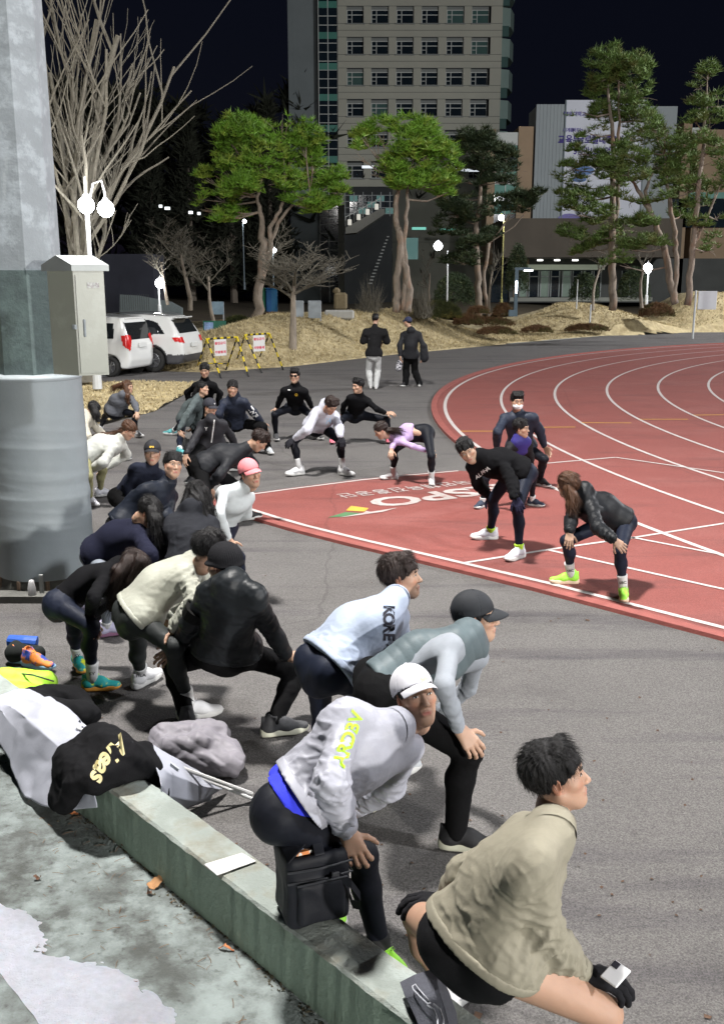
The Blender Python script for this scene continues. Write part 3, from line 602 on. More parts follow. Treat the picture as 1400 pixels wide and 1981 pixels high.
bare_tree('tall leafless tree with many upright limbs behind the electrical box', 25.5, (162, 738), 12, .42, .27, 5, levels=3, nb=4, up=.75,
    dirs=((0, 0, 2.0), [(-.12, 1, 5.5, .10), (.02, 1, 6.8, .13), (.09, 1, 6.4, .09), (.22, 1, 6.4, .07), (.33, 1, 4.8, .05), (-.2, 1, 5, .08), (.14, 1, 5.0, .045), (-.3, 1, 4.2, .05), (.42, 1, 2.6, .03)]), m=m_bark_b, wmin=.009)
bare_tree('spreading leafless tree left of the bright pine, above the parked cars', 42, (368, 600), 5.5, .62, .11, 14, levels=4, nb=4, up=.35, group='leafless trees by the grass')
bare_tree('small leafless tree next to the trunk of the leftmost pine', 40, (412, 640), 5.0, .6, .09, 23, levels=4, nb=3, up=.4)
bare_tree('fan shaped leafless tree on the grass mound behind the second barricade', 33.5, (566, 678), 5.6, .62, .14, 33, levels=4, nb=5, up=.25, foot=0)
bare_tree('thin leafless tree behind the twin trunked pine', 44, (830, 610), 4.2, .5, .06, 43, levels=3, nb=3, up=.5)
bare_tree('thin leafless tree among the hedges right of the dark pine', 50, (945, 612), 5.2, .4, .08, 53, levels=3, nb=3, up=.6)
bare_tree('slim branching tree in front of the glazed entrance', 50, (1145, 600), 5.0, .4, .09, 63, levels=3, nb=3, up=.6)
bare_tree('slim leafless tree left of the tall pine foot', 47, (1240, 596), 4.6, .4, .09, 73, levels=3, nb=3, up=.6)
bare_tree('leafless tree at the left by the dark wall', 46, (325, 590), 4.5, .6, .08, 83, levels=3, nb=4, up=.4)
# shrubs and hedges
m_shr = mat('brown_shrub', (.14, .075, .035), .9, .4, 4, col2=(.10, .085, .03), c2=(.48, .6), c2s=2); m_shr2 = mat('green_shrub', (.05, .06, .018), .9, .4, 4, col2=(.14, .12, .03), c2=(.5, .62), c2s=2)
def shrub(label, px, py, rx, ry, Y, m, seed, name='shrub', cat='shrub', n=700, twig=False, group='shrubs and hedges beyond the track'):
    r = np.random.default_rng(seed); sc = Y/F; c = P(px, py, Y); B0 = c-np.array([0, 0, ry*sc]); root = empty(name, B0, label, cat, group); u = r.normal(size=(n, 3)); u /= np.linalg.norm(u, axis=1, keepdims=True); u[:, 2] = np.abs(u[:, 2])*1.6-.8
    Pn = c+u*r.uniform(.6, 1, (n, 1))*np.array([rx*sc, max(rx*sc*.45, .4), ry*sc]); V, Fc = tufts(Pn, r, 6, .16, .012, seed) if not twig else tufts(B0+r.normal(0, .1, (n, 3))+np.array([0, 0, .1]), r, 1, 1, .01, seed)
    if twig:
        D = Pn-B0; D = D*np.where(D[:, 2:3] < 0, [[1, 1, -1]], 1); S = np.cross(D, r.normal(size=(n, 3))); S /= np.linalg.norm(S, axis=1, keepdims=True)+1e-9; b0 = B0+r.normal(0, .15, (n, 3))*[1, 1, 0]+D*r.uniform(0, .35, (n, 1)); V = np.stack([b0-S*.012, b0+S*.012, B0+D*r.uniform(.6, 1.25, (n, 1))*[1, 1, 1.4]], 1).reshape(-1, 3); Fc = np.arange(3*n).reshape(n, 3)
    link('foliage' if not twig else 'twigs', mesh_np('foliage', V-B0, Fc, [m], False), root)
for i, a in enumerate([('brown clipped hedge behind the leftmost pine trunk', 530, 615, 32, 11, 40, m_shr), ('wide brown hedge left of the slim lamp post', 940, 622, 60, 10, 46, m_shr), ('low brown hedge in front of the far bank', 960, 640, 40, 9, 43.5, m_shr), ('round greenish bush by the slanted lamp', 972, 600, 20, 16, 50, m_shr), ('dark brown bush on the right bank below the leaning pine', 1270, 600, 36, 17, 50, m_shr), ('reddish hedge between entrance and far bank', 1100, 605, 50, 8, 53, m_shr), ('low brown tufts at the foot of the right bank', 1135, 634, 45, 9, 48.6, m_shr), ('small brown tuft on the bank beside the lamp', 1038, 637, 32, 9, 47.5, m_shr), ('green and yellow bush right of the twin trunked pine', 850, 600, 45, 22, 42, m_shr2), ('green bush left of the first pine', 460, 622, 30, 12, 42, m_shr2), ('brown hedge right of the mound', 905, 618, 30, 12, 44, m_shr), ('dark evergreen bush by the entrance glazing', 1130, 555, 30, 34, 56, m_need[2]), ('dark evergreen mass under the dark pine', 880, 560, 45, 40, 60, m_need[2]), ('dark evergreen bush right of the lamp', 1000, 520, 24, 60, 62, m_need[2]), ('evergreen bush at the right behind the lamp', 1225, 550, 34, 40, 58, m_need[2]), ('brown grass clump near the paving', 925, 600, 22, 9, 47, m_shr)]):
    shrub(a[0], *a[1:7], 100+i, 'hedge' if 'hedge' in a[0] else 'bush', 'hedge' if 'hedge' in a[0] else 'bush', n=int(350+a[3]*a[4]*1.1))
shrub('leafless twiggy shrub left of the twin trunked pine', 715, 578, 38, 32, 41, m_bark_b, 201, 'twiggy_shrub', 'shrub', 420, True)
shrub('leafless twiggy shrub right of the twin trunked pine', 815, 585, 34, 30, 41, m_bark_b, 202, 'twiggy_shrub', 'shrub', 380, True)
# wooded hill, one dark mass
r = np.random.default_rng(77); n = 5200; hx = r.uniform(-115, 12, n); prof = np.interp(hx, [-115, -60, -40, -22, -8, 2, 12], [30, 24, 25, 22, 21, 17, 10]); hy = 128+r.uniform(-16, 22, n); hz = prof*r.uniform(.02, 1, n)**.7+2.5*snoise(np.stack([hx, hy, hy*0], 1)*.25, 3)
V, Fc = tufts(np.stack([hx, hy, hz], 1), r, 9, 2.4, .22, 1); m_hill = mat('hill_trees', (.030, .034, .022), .95, .5, .3)
o = link('wooded_hill', mesh_np('wooded_hill', V, Fc, [m_hill], False)); o['kind'] = 'stuff'
for i, (px, hh) in enumerate(((372, 222), (300, 250), (452, 232), (525, 205))):
    r = np.random.default_rng(300+i); Y = 108; ztop = P(px, hh, Y)[2]; C = []
    for t in np.linspace(0, 1, 60): rr_ = (1-t)*3.6+.2; a = r.uniform(0, 6.28, 14); C.append(np.stack([X_at(px, Y)+np.cos(a)*rr_*r.uniform(.3, 1, 14), Y+np.sin(a)*rr_, np.full(14, 2+t*(ztop-2))], 1))
    root = empty('conifer_tree', (X_at(px, Y), Y, 0), ['dark pointed conifer on the hill left of the tower', 'dark conifer on the hill behind the leafless tree', 'dark conifer on the hill above the bright pine', 'dark round conifer on the hill against the tower edge'][i], 'tree', 'dark conifers on the hill'); V, Fc = tufts(np.vstack(C), r, 7, 1.2, .1, 1)
    link('crown', mesh_np('crown', V-np.array(root.location), Fc, [m_hill], False), root); b = MB(); b.tube([(0, 0, 0), (0, 0, ztop*.8)], [.4, .1], 7); b.build('trunk', m_bark_g, root)
# ------------------------------------------------------------------ tower building
YB = 112.0; sB = YB/F/1.0
def bx(px, Y=YB): return X_at(px, Y)
def bz(py, Y=YB): return float(P(760, py, Y)[2])
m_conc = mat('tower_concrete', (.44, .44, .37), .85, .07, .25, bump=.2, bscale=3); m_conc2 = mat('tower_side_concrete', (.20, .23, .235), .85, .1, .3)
m_frame = mat('window_frame_white', (.55, .58, .55), .6, .05); m_glass = mat('dark_glass', (.012, .02, .028), .08, .3, .5, spec=.7); m_gteal = mat('teal_panel', (.07, .24, .19), .4, .15, .6); m_lit = mat('lit_glass', (.05, .10, .10), .3, .3, .4, emit=(.16, .42, .38), estr=.22)
m_head = mat('window_head_panel', (.22, .235, .225), .7, .1)
tw = empty('tower_building', (bx(760), YB, 0), 'tall pale concrete tower block with rows of windows and a green glass strip', 'building')
TB = np.array([bx(760), YB, 0])
x0, x1 = bx(655.5), bx(957); xs0, xs1 = bx(619), bx(655.5); xl = bx(563); zt = 46.0
cols = [(672, 703), (717, 749), (763, 795), (809, 840), (855, 887), (901, 936)]; rows = [12+60*k for k in range(-2, 6)]      # top pixel of each row; spacing 60
wall = MB(); D_ = 14.0
zs_ = []; 
for r0 in rows: zs_.append((bz(r0+33), bz(r0)))
def wrect(b, xa, xb, za, zb, y=0.0, mi=0): b.add([(xa-TB[0], y, za), (xb-TB[0], y, za), (xb-TB[0], y, zb), (xa-TB[0], y, zb)], [(0, 1, 2, 3)], mi)
# facade with openings
xe = [x0]+sum([[bx(a), bx(b_)] for a, b_ in cols], [])+[x1]; ze = sorted(sum([[a, b_] for a, b_ in zs_], [])); ze = [0]+ze+[zt]
for i in range(len(xe)-1):
    for j in range(len(ze)-1):
        if i % 2 == 1 and j % 2 == 1: continue
        wrect(wall, xe[i], xe[i+1], ze[j], ze[j+1])
wall.add([(x1-TB[0], 0, 0), (x1-TB[0], D_, 0), (x1-TB[0], D_, zt), (x1-TB[0], 0, zt)], [(0, 1, 2, 3)]); wall.add([(x0-TB[0], 0, zt), (x1-TB[0], 0, zt), (x1-TB[0], D_, zt), (x0-TB[0], D_, zt)], [(0, 1, 2, 3)])
wall.build('wall', m_conc, tw)
b = MB()
for j in range(len(ze)-1):
    if j % 2 == 0:
        for zz in (ze[j]+.02, (ze[j]+ze[j+1])/2, ze[j+1]-.02): b.box(((x0+x1)/2-TB[0], -.012, zz), (x1-x0, .02, .05))
b.build('panel_joint', mat('joint_dark', (.17, .18, .16), .9), tw)['kind'] = 'stuff'
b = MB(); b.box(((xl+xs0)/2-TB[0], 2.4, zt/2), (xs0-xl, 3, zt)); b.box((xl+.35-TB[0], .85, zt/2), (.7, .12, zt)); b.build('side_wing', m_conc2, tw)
# one window: recess, head panel, frame, panes
def win_meshes():
    W_, H_ = bx(795)-bx(763), zs_[2][1]-zs_[2][0]; a, b_, c = MB(), MB(), MB()
    d = .35
    a.add([(0, 0, 0), (W_, 0, 0), (W_, 0, H_), (0, 0, H_), (0, d, 0), (W_, d, 0), (W_, d, H_), (0, d, H_)], [(0, 4, 5, 1), (1, 5, 6, 2), (2, 6, 7, 3), (3, 7, 4, 0)]); a.box((W_/2, d-.06, H_*.91), (W_, .1, H_*.17)); a.box((W_/2, -.06, -.06), (W_+.2, .2, .1))
    for x in (.04, W_*.3, W_*.97): b_.box((x, d-.08, H_*.41), (.075, .07, H_*.82))
    for z in (.04, H_*.52, H_*.80): b_.box((W_/2, d-.085, z), (W_, .07, .075))
    b_.box((W_*.16, d-.085, H_*.28), (W_*.2, .06, .05)); c.box((W_/2, d, H_*.41), (W_, .02, H_*.82))
    return a.data('window', m_head), b_.data('frame', m_frame), c.data('pane', m_glass)
WM = win_meshes()
m_glass_l = mat('greenish_glass', (.06, .10, .095), .12, .25, .4, emit=(.10, .25, .22), estr=.035)
for j, (za, zb) in enumerate(zs_):
    for i, (a, b_) in enumerate(cols):
        wn_ = link('window', WM[0], tw, (bx(a)-TB[0], 0, za)); link('frame', WM[1], wn_); pn = link('pane', WM[2], wn_)
        if (i*7+j*5) % 6 == 2 or j in (2,) and i > 3 or j == 0: pn.material_slots[0].link = 'OBJECT'; pn.material_slots[0].material = m_glass_l
# vertical glass strip
b = MB(); b.box(((xs0+xs1)/2-TB[0], .30, zt/2), (xs1-xs0, .2, zt)); b.build('glass_strip', m_glass, tw)
for j, r0 in enumerate([0]+rows[2:]):
    b = MB(); b.box(((xs0+xs1)/2-TB[0], .17, bz(r0-4 if j else -20)), (xs1-xs0-.1, .08, bz(r0-4)-bz(r0+9))); b.build('spandrel_panel', m_gteal, tw)
b = MB()
for zz in np.arange(4, zt, .86): b.box(((xs0+xs1)/2-TB[0], .18, zz), (xs1-xs0, .07, .07))
for t in (0.02, .5, .98): b.box((xs0+(xs1-xs0)*t-TB[0], .17, zt/2), (.08, .09, zt))
b.build('mullions', m_frame, tw)['kind'] = 'stuff'
# corner balconies on the right
for k, y0_ in enumerate(range(-116, 260, 60)):
    za, zb = bz(y0_+44), bz(y0_+8); b = MB(); xa, xb = bx(956.5), bx(974); b.prism([(xa-TB[0], .4), (xb-TB[0], .9), (bx(986)-TB[0], 3.2), (bx(986)-TB[0], 5.5), (xa-TB[0], 5.5)], za, zb)
    bo = b.build('balcony', mat('balcony_panel', (.24, .33, .30), .6, .1, .4), tw); b = MB()
    b.box((xa+.4-TB[0], .6, (za+bz(y0_+60))/2-.1), (.75, .3, 1.0)); b.build('balcony_window', m_glass_l, bo)
# lower glazed podium and stair ramp by the tower
pd = empty('glazed_podium', (bx(712, 100), 100, 0), 'dark glazed podium with lit teal windows below the tower', 'building'); PB = np.array([bx(712, 100), 100, 0])
b = MB(); b.box((0, 3, 5.2), (bx(760, 100)-bx(668, 100), 6, 12.0)); b.build('wall', mat('podium_dark', (.022, .025, .026), .8, .2, .5), pd)
for i in range(5):
    for j in range(3):
        b = MB(); b.box((bx(676+i*17, 100)-PB[0]+.4, -.05, bz(384+j*12, 100)), (.74, .05, .54)); b.build('window', m_lit if (i+j) % 3 == 0 else m_glass, pd)
b = MB()
for i in range(6): b.box((bx(668+i*17, 100)-PB[0], -.08, bz(395, 100)), (.08, .06, 2.2))
for j in range(4): b.box((0, -.09, bz(378+j*12, 100)), (4.6, .06, .06))
b.build('mullions', mat('grey_frame', (.25, .27, .27), .6), pd)['kind'] = 'stuff'
rp = empty('concrete_ramp', (bx(705, 92), 92, 0), 'sloping concrete ramp with railing beside the glazed podium', 'ramp'); RB = np.array([bx(705, 92), 92, 0])
b = MB(); q = [P(x, y, 92)-RB for x, y in ((668, 440), (735, 404), (744, 404), (744, 414), (690, 450), (668, 452))]; n = len(q); b.add(list(q)+[p+np.array([0, 3, 0]) for p in q], [tuple(range(n)), tuple(range(n, 2*n))[::-1]]+[(i, (i+1) % n, n+(i+1) % n, n+i) for i in range(n)]); b.build('slab', mat('ramp_concrete', (.18, .18, .16), .85, .1, .5), rp)
b = MB()
for t in np.linspace(0, 1, 9): p = P(668+67*t, 438-36*t, 92)-RB; b.tube([p, p+np.array([0, 0, .9])], .03, 5)
b.tube([P(668, 420, 92)-RB, P(735, 384, 92)-RB], .035, 5); b.build('railing', m_frame, rp)['kind'] = 'stuff'
for t in np.linspace(0, 1, 4):
    b = MB(); b.box(P(676+52*t, 430-30*t, 91.6)-RB, (.35, .2, .5), bev=.05); b.build('step_light', mat('warm_lamp', (.8, .8, .7), .5, emit=(1, .95, .85), estr=.35), rp)
# stair with white nosings
st = empty('hillside_stair', (bx(735, 80), 80, 0), 'steep stair with pale step edges in the dark behind the twin trunked pine', 'stair'); SB = np.array([bx(735, 80), 80, 0])
for i in range(15):
    t = i/14; p = P(716+34*t, 548-90*t, 80+3*t); b = MB(); b.box(p-SB, (.30-.12*t, .3, .09)); b.build('step', mat('pale_step', (.22, .23, .22), .8, .1), st)
# ------------------------------------------------------------------ annex with banner
YA = 96.0; ax_ = lambda p: X_at(p, YA); az_ = lambda p: float(P(1100, p, YA)[2])
an = empty('annex_building', (ax_(1100), YA, 0), 'lower brick and metal clad annex building with glazed entrance behind the pines', 'building'); AB = np.array([ax_(1100), YA, 0])
def ab(name, xa, xb, ya, yb, m, dy=0, dep=4, parent=None, sub=None):
    b = MB(); b.box(((ax_(xa)+ax_(xb))/2-AB[0], dy+dep/2, (az_(ya)+az_(yb))/2), (ax_(xb)-ax_(xa), dep, az_(ya)-az_(yb)), bev=0); return b.build(name, m, parent or an)
m_tan = mat('tan_brick', (.34, .25, .165), .9, .12, .6, bump=.4, bscale=8); m_metal = mat('grey_cladding', (.27, .31, .32), .55, .06, .3); m_soff = mat('brown_soffit', (.085, .072, .055), .8, .2, .3)
ab('brick_pier', 937, 951, 250, 512, m_tan); ab('brick_pier', 993, 1021, 245, 575, m_tan, dy=-.1); ab('brick_pier', 1302, 1318, 236, 580, m_tan); ab('brick_pier', 1330, 1480, 250, 580, m_tan, dy=.2)
gs = ab('glass_strip', 951, 993, 280, 585, m_glass, dy=.2)
for k, y0_ in enumerate((262, 300, 338, 376, 414, 452)):
    ab('spandrel_panel', 951.5, 992.5, y0_+18, y0_+38, m_gteal if k < 4 else mat('blue_grey_panel', (.13, .20, .26), .6), dy=.08, dep=.1)
    ab('mullion', 951, 993, y0_+16.5, y0_+18.5, m_frame, dy=.02, dep=.1)
ab('mullion', 971, 972.4, 280, 500, m_frame, dy=.03, dep=.08); ab('white_fascia', 951, 993, 256, 281, m_frame, dy=.0, dep=2)
ab('roof_pavilion', 1318, 1340, 246, 270, m_frame, dy=.3, dep=3)
pan = MB()
for k in range(8):
    xa, xb = 1024+6.6*k, 1024+6.6*(k+1)-.35; pan = MB(); pan.box(((ax_(xa)+ax_(xb))/2-AB[0], -.2, (az_(203)+az_(455))/2), (ax_(xb)-ax_(xa), .3, az_(203)-az_(455))); pan.build('cladding_panel', m_metal, an)
ab('metal_core', 1025, 1289, 205, 460, m_metal, dy=.15); ab('metal_return', 1021, 1078, 455, 470, m_soff)
ab('upper_block', 1021, 1345, 300, 500, mat('annex_wall', (.09, .085, .07), .85, .1, .4), dy=2.0, dep=6)
ab('glass_band', 1290, 1480, 385, 440, m_glass, dy=-.0, dep=.3)
for k in range(4): ab('spandrel_panel', 1320+k*36, 1352+k*36, 372, 384, m_gteal, dy=-.05, dep=.2)
# deep canopy over the entrance
cn = MB(); pts = [P(978, 440, 90)-AB, P(978, 505, 90)-AB]; cn.box((ax_(1110)-AB[0], -3, az_(466)), (ax_(1300)-ax_(985), 8, az_(430)-az_(500))); cn.build('canopy', m_soff, an)
ab('entrance_wall', 985, 1480, 500, 585, mat('entrance_dark', (.07, .075, .07), .7, .2, .5), dy=0)
m_lobby = mat('lobby_glow', (.12, .16, .13), .6, .4, .6, emit=(.45, .60, .48), estr=.09, detail=2)
for k, (xa, xb) in enumerate(((1004, 1018), (1022, 1040), (1044, 1060), (1064, 1080), (1086, 1102), (1106, 1122), (1128, 1142), (1146, 1160), (1200, 1216), (1240, 1252))):
    dr = ab('entrance_pane', xa, xb, 524, 574, m_lobby if k in (0, 4, 2) else m_glass, dy=-.25, dep=.1)
    b = MB()
    for x in (xa, xb): b.box((ax_(x)-AB[0], -.3, (az_(524)+az_(574))/2), (.09, .1, az_(524)-az_(574)))
    b.box(((ax_(xa)+ax_(xb))/2-AB[0], -.3, az_(535)), (ax_(xb)-ax_(xa), .1, .08)); b.build('pane_frame', mat('alu_frame', (.30, .33, .32), .5), dr)
ab('lit_soffit_band', 990, 1165, 512, 522, mat('soffit_glow', (.35, .38, .3), .8, .2, .7, emit=(.75, .85, .65), estr=.16), dy=-.6, dep=.6)
for x in (1030, 1062, 1096): ab('ceiling_lamp', x, x+9, 503, 505.5, mat('lamp_white', (.8, .8, .8), .5, emit=(1, 1, .95), estr=4), dy=-2.5, dep=.5)
ab('low_terrace_wall', 975, 1240, 574, 581, mat('terrace_wall', (.30, .31, .27), .9, .15, .6), dy=-4, dep=.5)
# hanging banner
bn = empty('hanging_banner', (ax_(1170), YA-.4, 0), 'huge white hanging banner with purple Korean lettering on the annex', 'banner'); BB = np.array([ax_(1170), YA-.4, 0])
b = MB(); b.box(((ax_(1079)+ax_(1226))/2-BB[0], 0, (az_(195)+az_(437))/2), (ax_(1226)-ax_(1079), .06, az_(195)-az_(437))); b.build('cloth', mat('banner_white', (.68, .71, .78), .8, .06, .2), bn)
b = MB()
for xx in (1078, 1227): b.box((ax_(xx)-BB[0], -.02, (az_(195)+az_(437))/2), (.12, .12, az_(195)-az_(437)))
b.build('banner_edge', mat('banner_rim', (.16, .2, .22), .6), bn)
m_pur = mat('banner_purple', (.07, .05, .26), .8); m_lpur = mat('banner_light_purple', (.22, .20, .45), .8); m_ban2 = mat('banner_blue', (.16, .26, .50), .8, .3, 1)
def btxt(t, px, py, size, m=m_pur, sx=1, bold=.04): put_text('banner_lettering', t, size, P(px, py, YA-.47), (1, 0, 0), (0, 0, 1), m, bn, base=BB, sx=sx, bold=bold*size)
btxt('교육부', 1100, 271, .80, sx=.88, bold=.03); btxt('글로컬대학30', 1158, 271, .80, sx=.88, bold=.03); btxt('선정', 1212, 271, .80, sx=.88, bold=.03); btxt('5년간', 1124, 293, .72, sx=.85, bold=.025); btxt('1,000억', 1160, 293, .72, sx=.85, bold=.025); btxt('세계를', 1099, 252, .36, m_lpur); btxt('바꾸는', 1117, 252, .36, m_lpur); btxt('강원대학교', 1112, 221, .42, m_lpur)
b = MB(); b.box(P(1093, 219, YA-.46)-BB, (.30, .02, .30), roty(.6)); b.build('banner_emblem', m_pur, bn)
for k, (x, y, w_, h_, m_) in enumerate(((1128, 330, 40, 16, m_ban2), (1120, 347, 26, 10, m_ban2), (1100, 425, 44, 22, m_lpur), (1120, 402, 36, 10, mat('banner_yellow', (.45, .38, .2), .8)))):
    b = MB(); c = P(x, y, YA-.455)-BB; b.lathe([(0, 0), (.5*h_*YA/F, 0)], 16); V = np.vstack(b.V)@rotx(math.pi/2).T; V[:, 0] *= w_/h_; b.V = [V+c+np.array([0, -.01*k, 0])]; b.build('banner_art', m_, bn)
# bright distant strips of light behind the pines
for k, (xa, xb, ya, yb) in enumerate(((880, 926, 320, 331), (700, 722, 321, 325), (812, 832, 321, 325))):
    b = MB(); Y = 106; c = (P(xa, ya, Y)+P(xb, yb, Y))/2; b.box((0, 0, 0), (X_at(xb, Y)-X_at(xa, Y), .5, (yb-ya)*Y/F)); o = b.build('light_strip', mat('strip_glow', (.8, .8, .8), .5, emit=(.85, .92, 1), estr=.8), None, c); tag(o, ['long glowing canopy strip left of the annex piers', 'glowing strip beside the tower foot behind the leftmost pine', 'glowing strip between the two bright pines'][k], 'light strip')
for k, (px, py, wd) in enumerate(((311, 399, 5), (324, 403, 9), (369, 411, 7), (385, 413, 5), (210+600, 442, 26), (865, 445, 30))):
    b = MB(); Y = 105; b.box((0, 0, 0), (wd*Y/F, .3, .25)); m_ = mat('far_window_glow', (.8, .8, .8), .5, emit=(.9, .97, 1), estr=2.2) if k < 4 else mat('far_teal_glow', (.2, .5, .45), .5, emit=(.2, .7, .55), estr=.6); o = b.build('lit_window', m_, None, P(px, py, Y)); tag(o, 'small distant lit window in the dark trees', 'window', 'distant lit windows')
b = MB(); b.box((0, 0, 0), (1.5, .3, 2.0)); o = b.build('lit_window', m_lit, None, P(793, 481, 100)); tag(o, 'tall teal lit window seen between the pine trunks', 'window')
# dark service building on the left
dk = empty('service_building', (X_at(255, 70), 70, 0), 'dark low building with pale sloping wall behind the parked cars', 'building'); DB = np.array([X_at(255, 70), 70, 0])
b = MB(); b.box((-3, 2, 1.6), (9, 4, 5.4)); b.build('wall', mat('dark_plaster', (.035, .037, .05), .9, .2, .5), dk)
b = MB(); q = [P(x, y, 66)-DB for x, y in ((232, 570), (268, 572), (330, 584), (352, 596), (352, 612), (232, 612))]; b.add(list(q)+[p+np.array([0, .4, 0]) for p in q], [tuple(range(6)), tuple(range(6, 12))[::-1]]+[(i, (i+1) % 6, 6+(i+1) % 6, 6+i) for i in range(6)]); b.build('sloping_wall', mat('pale_plaster', (.22, .26, .26), .9, .1), dk)
b = MB()
for k in range(14): p = P(234+4.2*k, 600, 62)-DB; b.tube([p, p+np.array([0, 0, .95])], .02, 4)
b.build('railing', mat('dark_rail', (.06, .07, .07), .6), dk)['kind'] = 'stuff'
# ------------------------------------------------------------------ lamps
m_bulb = mat('globe_glow', (.9, .9, .9), .4, emit=(.95, .97, 1), estr=22); m_post = mat('post_white', (.50, .52, .53), .5, .05); m_postd = mat('post_dark', (.12, .15, .17), .5, .1)
def glow(loc, power, r_=.2):
    l = bpy.data.lights.new('globe_light', 'POINT'); l.energy = power; l.shadow_soft_size = r_; o = bpy.data.objects.new('globe_light', l); COL.objects.link(o); o.location = loc; return o
def globe(b, c, r_, n=14):
    prof = [(r_*math.sin(a), -r_*math.cos(a)) for a in np.linspace(0, math.pi, 9)]; b.lathe(prof, n, c)
def street_lamp(label, Y, globes, foot, m=m_post, rad=.045, power=120, gr=.17, arms=True, group='lit lamps'):
    B0 = P(foot[0], foot[1], Y); root = empty('street_lamp', B0, label, 'lamp', group); tops = [P(x, y, Y)-B0 for x, y in globes]; zt_ = max(t[2] for t in tops)+(.25 if len(globes) > 1 else -gr)
    b = MB(); b.tube([(0, 0, 0), (0, 0, .5), (0, 0, .52), (0, 0, zt_)], [rad*1.9, rad*1.7, rad, rad*.8], 10); b.build('pole', m, root, smooth=False)
    for t in tops:
        if len(globes) > 1:
            b = MB(); s_ = np.sign(t[0]) or 1; b.tube([(0, 0, t[2]-.05), (t[0]*.4, 0, t[2]+.55), (t[0]*.85, 0, t[2]+.62), (t[0], 0, t[2]+.35), (t[0], 0, t[2]+gr)], .022, 6); b.build('arm', m, root)
        b = MB(); globe(b, t, gr); g = b.build('globe', m_bulb, root, smooth=True)
        b = MB(); b.lathe([(gr*.45, t[2]+gr*.9), (gr*.3, t[2]+gr*1.25), (0, t[2]+gr*1.5)], 10, (t[0], t[1], 0)); b.build('cap', m, root)
        glow(np.array(t)+B0+np.array([0, -gr*2.2, 0]), power)
street_lamp('white two globe lamp post in front of the tall leafless tree', 24, [(167, 397), (205, 404)], (189, 752), power=130, gr=.19, rad=.06)
street_lamp('white single globe lamp beyond the white cars', 46, [(310, 548)], (310, 612), power=120, gr=.22)
street_lamp('small far globe lamp above the left pine trunk', 75, [(473, 428)], (473, 560), gr=.13, power=60, m=m_postd)
street_lamp('small globe lamp right beside the leftmost pine trunk', 60, [(530, 484)], (530, 600), gr=.15, power=60, m=m_postd)
street_lamp('globe lamp between the twin trunked pine and the dark pine', 58, [(847, 476)], (864, 600), gr=.24, power=150)
street_lamp('tall lamp on a yellowish pole in front of the annex glass strip', 62, [(969, 421)], (969, 595), m=mat('post_yellow', (.35, .33, .12), .6, .2), gr=.17, power=120)
street_lamp('single globe lamp beneath the leaning pine', 54, [(1252, 519)], (1249, 590), gr=.24, power=150)
B0 = P(996, 612, 49); root = empty('path_light', B0, 'square blue grey light column with projecting head at the far bank', 'lamp'); zt_ = P(996, 520, 49)[2]-B0[2]
b = MB(); b.box((0, 0, zt_/2), (.16, .16, zt_)); b.box((.28, 0, zt_), (.75, .18, .12)); b.box((-.12, 0, .15), (.4, .3, .3)); b.build('column', mat('column_blue_grey', (.10, .16, .21), .5), root)
b = MB(); b.box((.55, 0, zt_-.075), (.4, .15, .04)); b.box((0.0, -.09, zt_*.62), (.07, .02, .55)); b.build('light_panel', m_bulb, root)
b = MB(); b.tube([(1.7, 0, 0), (1.7, 0, zt_*.5)], .04, 6)
o = b.build('flag_pole', m_post, None, P(1072, 610, 49)-np.array([0, 0, .6])); tag(o, 'short thin white pole on the right bank', 'pole')
b = MB(); b.tube([(0, 0, 0), (0, 0, 1.5)], .03, 6); o = b.build('flag_pole', m_post, None, P(1114, 600, 51)); tag(o, 'thin white pole before the entrance hedge', 'pole')
# ------------------------------------------------------------------ signs, bins, monument
def board(label, px0, px1, py0, py1, Y, m, name='notice_board', cat='sign', legs=True, th=.06, m2=m_post, zf=None):
    c = (P(px0, py0, Y)+P(px1, py1, Y))/2; wv = X_at(px1, Y)-X_at(px0, Y); hv = (py1-py0)*Y/F; B0 = np.array([c[0], c[1], c[2]-hv/2-(.5 if zf is None else zf)]); root = empty(name, B0, label, cat)
    b = MB(); b.box(c-B0, (wv, th, hv), bev=.01); b.build('panel', m, root)
    if legs:
        for s in (-1, 1): b = MB(); b.tube([(s*wv*.46, .05, 0), (s*wv*.46, .05, c[2]-B0[2]+hv*.45)], .03, 6); b.build('post', m2, root)
    return root, c, B0
m_gp = mat('grey_panel', (.30, .34, .37), .6, .06)
board('plain grey panel sign left of its twin, behind the fan shaped tree', 567, 587, 582, 616, 36.5, m_gp, legs=True, zf=.1); board('plain grey panel sign right of its twin, before the stone monument', 596, 621, 582, 615, 36.5, m_gp, zf=.1)
rt, c, B0 = board('white sign on a white post at the far right edge', 1349, 1385, 564, 598, 46.5, mat('sign_white', (.55, .57, .6), .6, .03), legs=False, zf=1.1); b = MB(); b.tube([(X_at(1347, 46.5)-B0[0], 0, -.2), (X_at(1347, 46.5)-B0[0], 0, 1.95)], .045, 8); b.build('post', m_post, rt)
rt, c, B0 = board('blue and white notice board among the trees left', 410, 433, 584, 608, 47, mat('notice_blue', (.18, .26, .32), .7, .2, 5), zf=.6)
rt, c, B0 = board('green framed notice board with a blue picture behind the barricades', 393, 438, 621, 648, 36, mat('notice_green', (.02, .12, .08), .6, .2), zf=.05); b = MB(); b.box((c-B0)+np.array([-.2, -.05, 0]), (.32, .02, .4)); b.build('picture', mat('picture_blue', (.2, .3, .5), .7, .5, 9), rt)
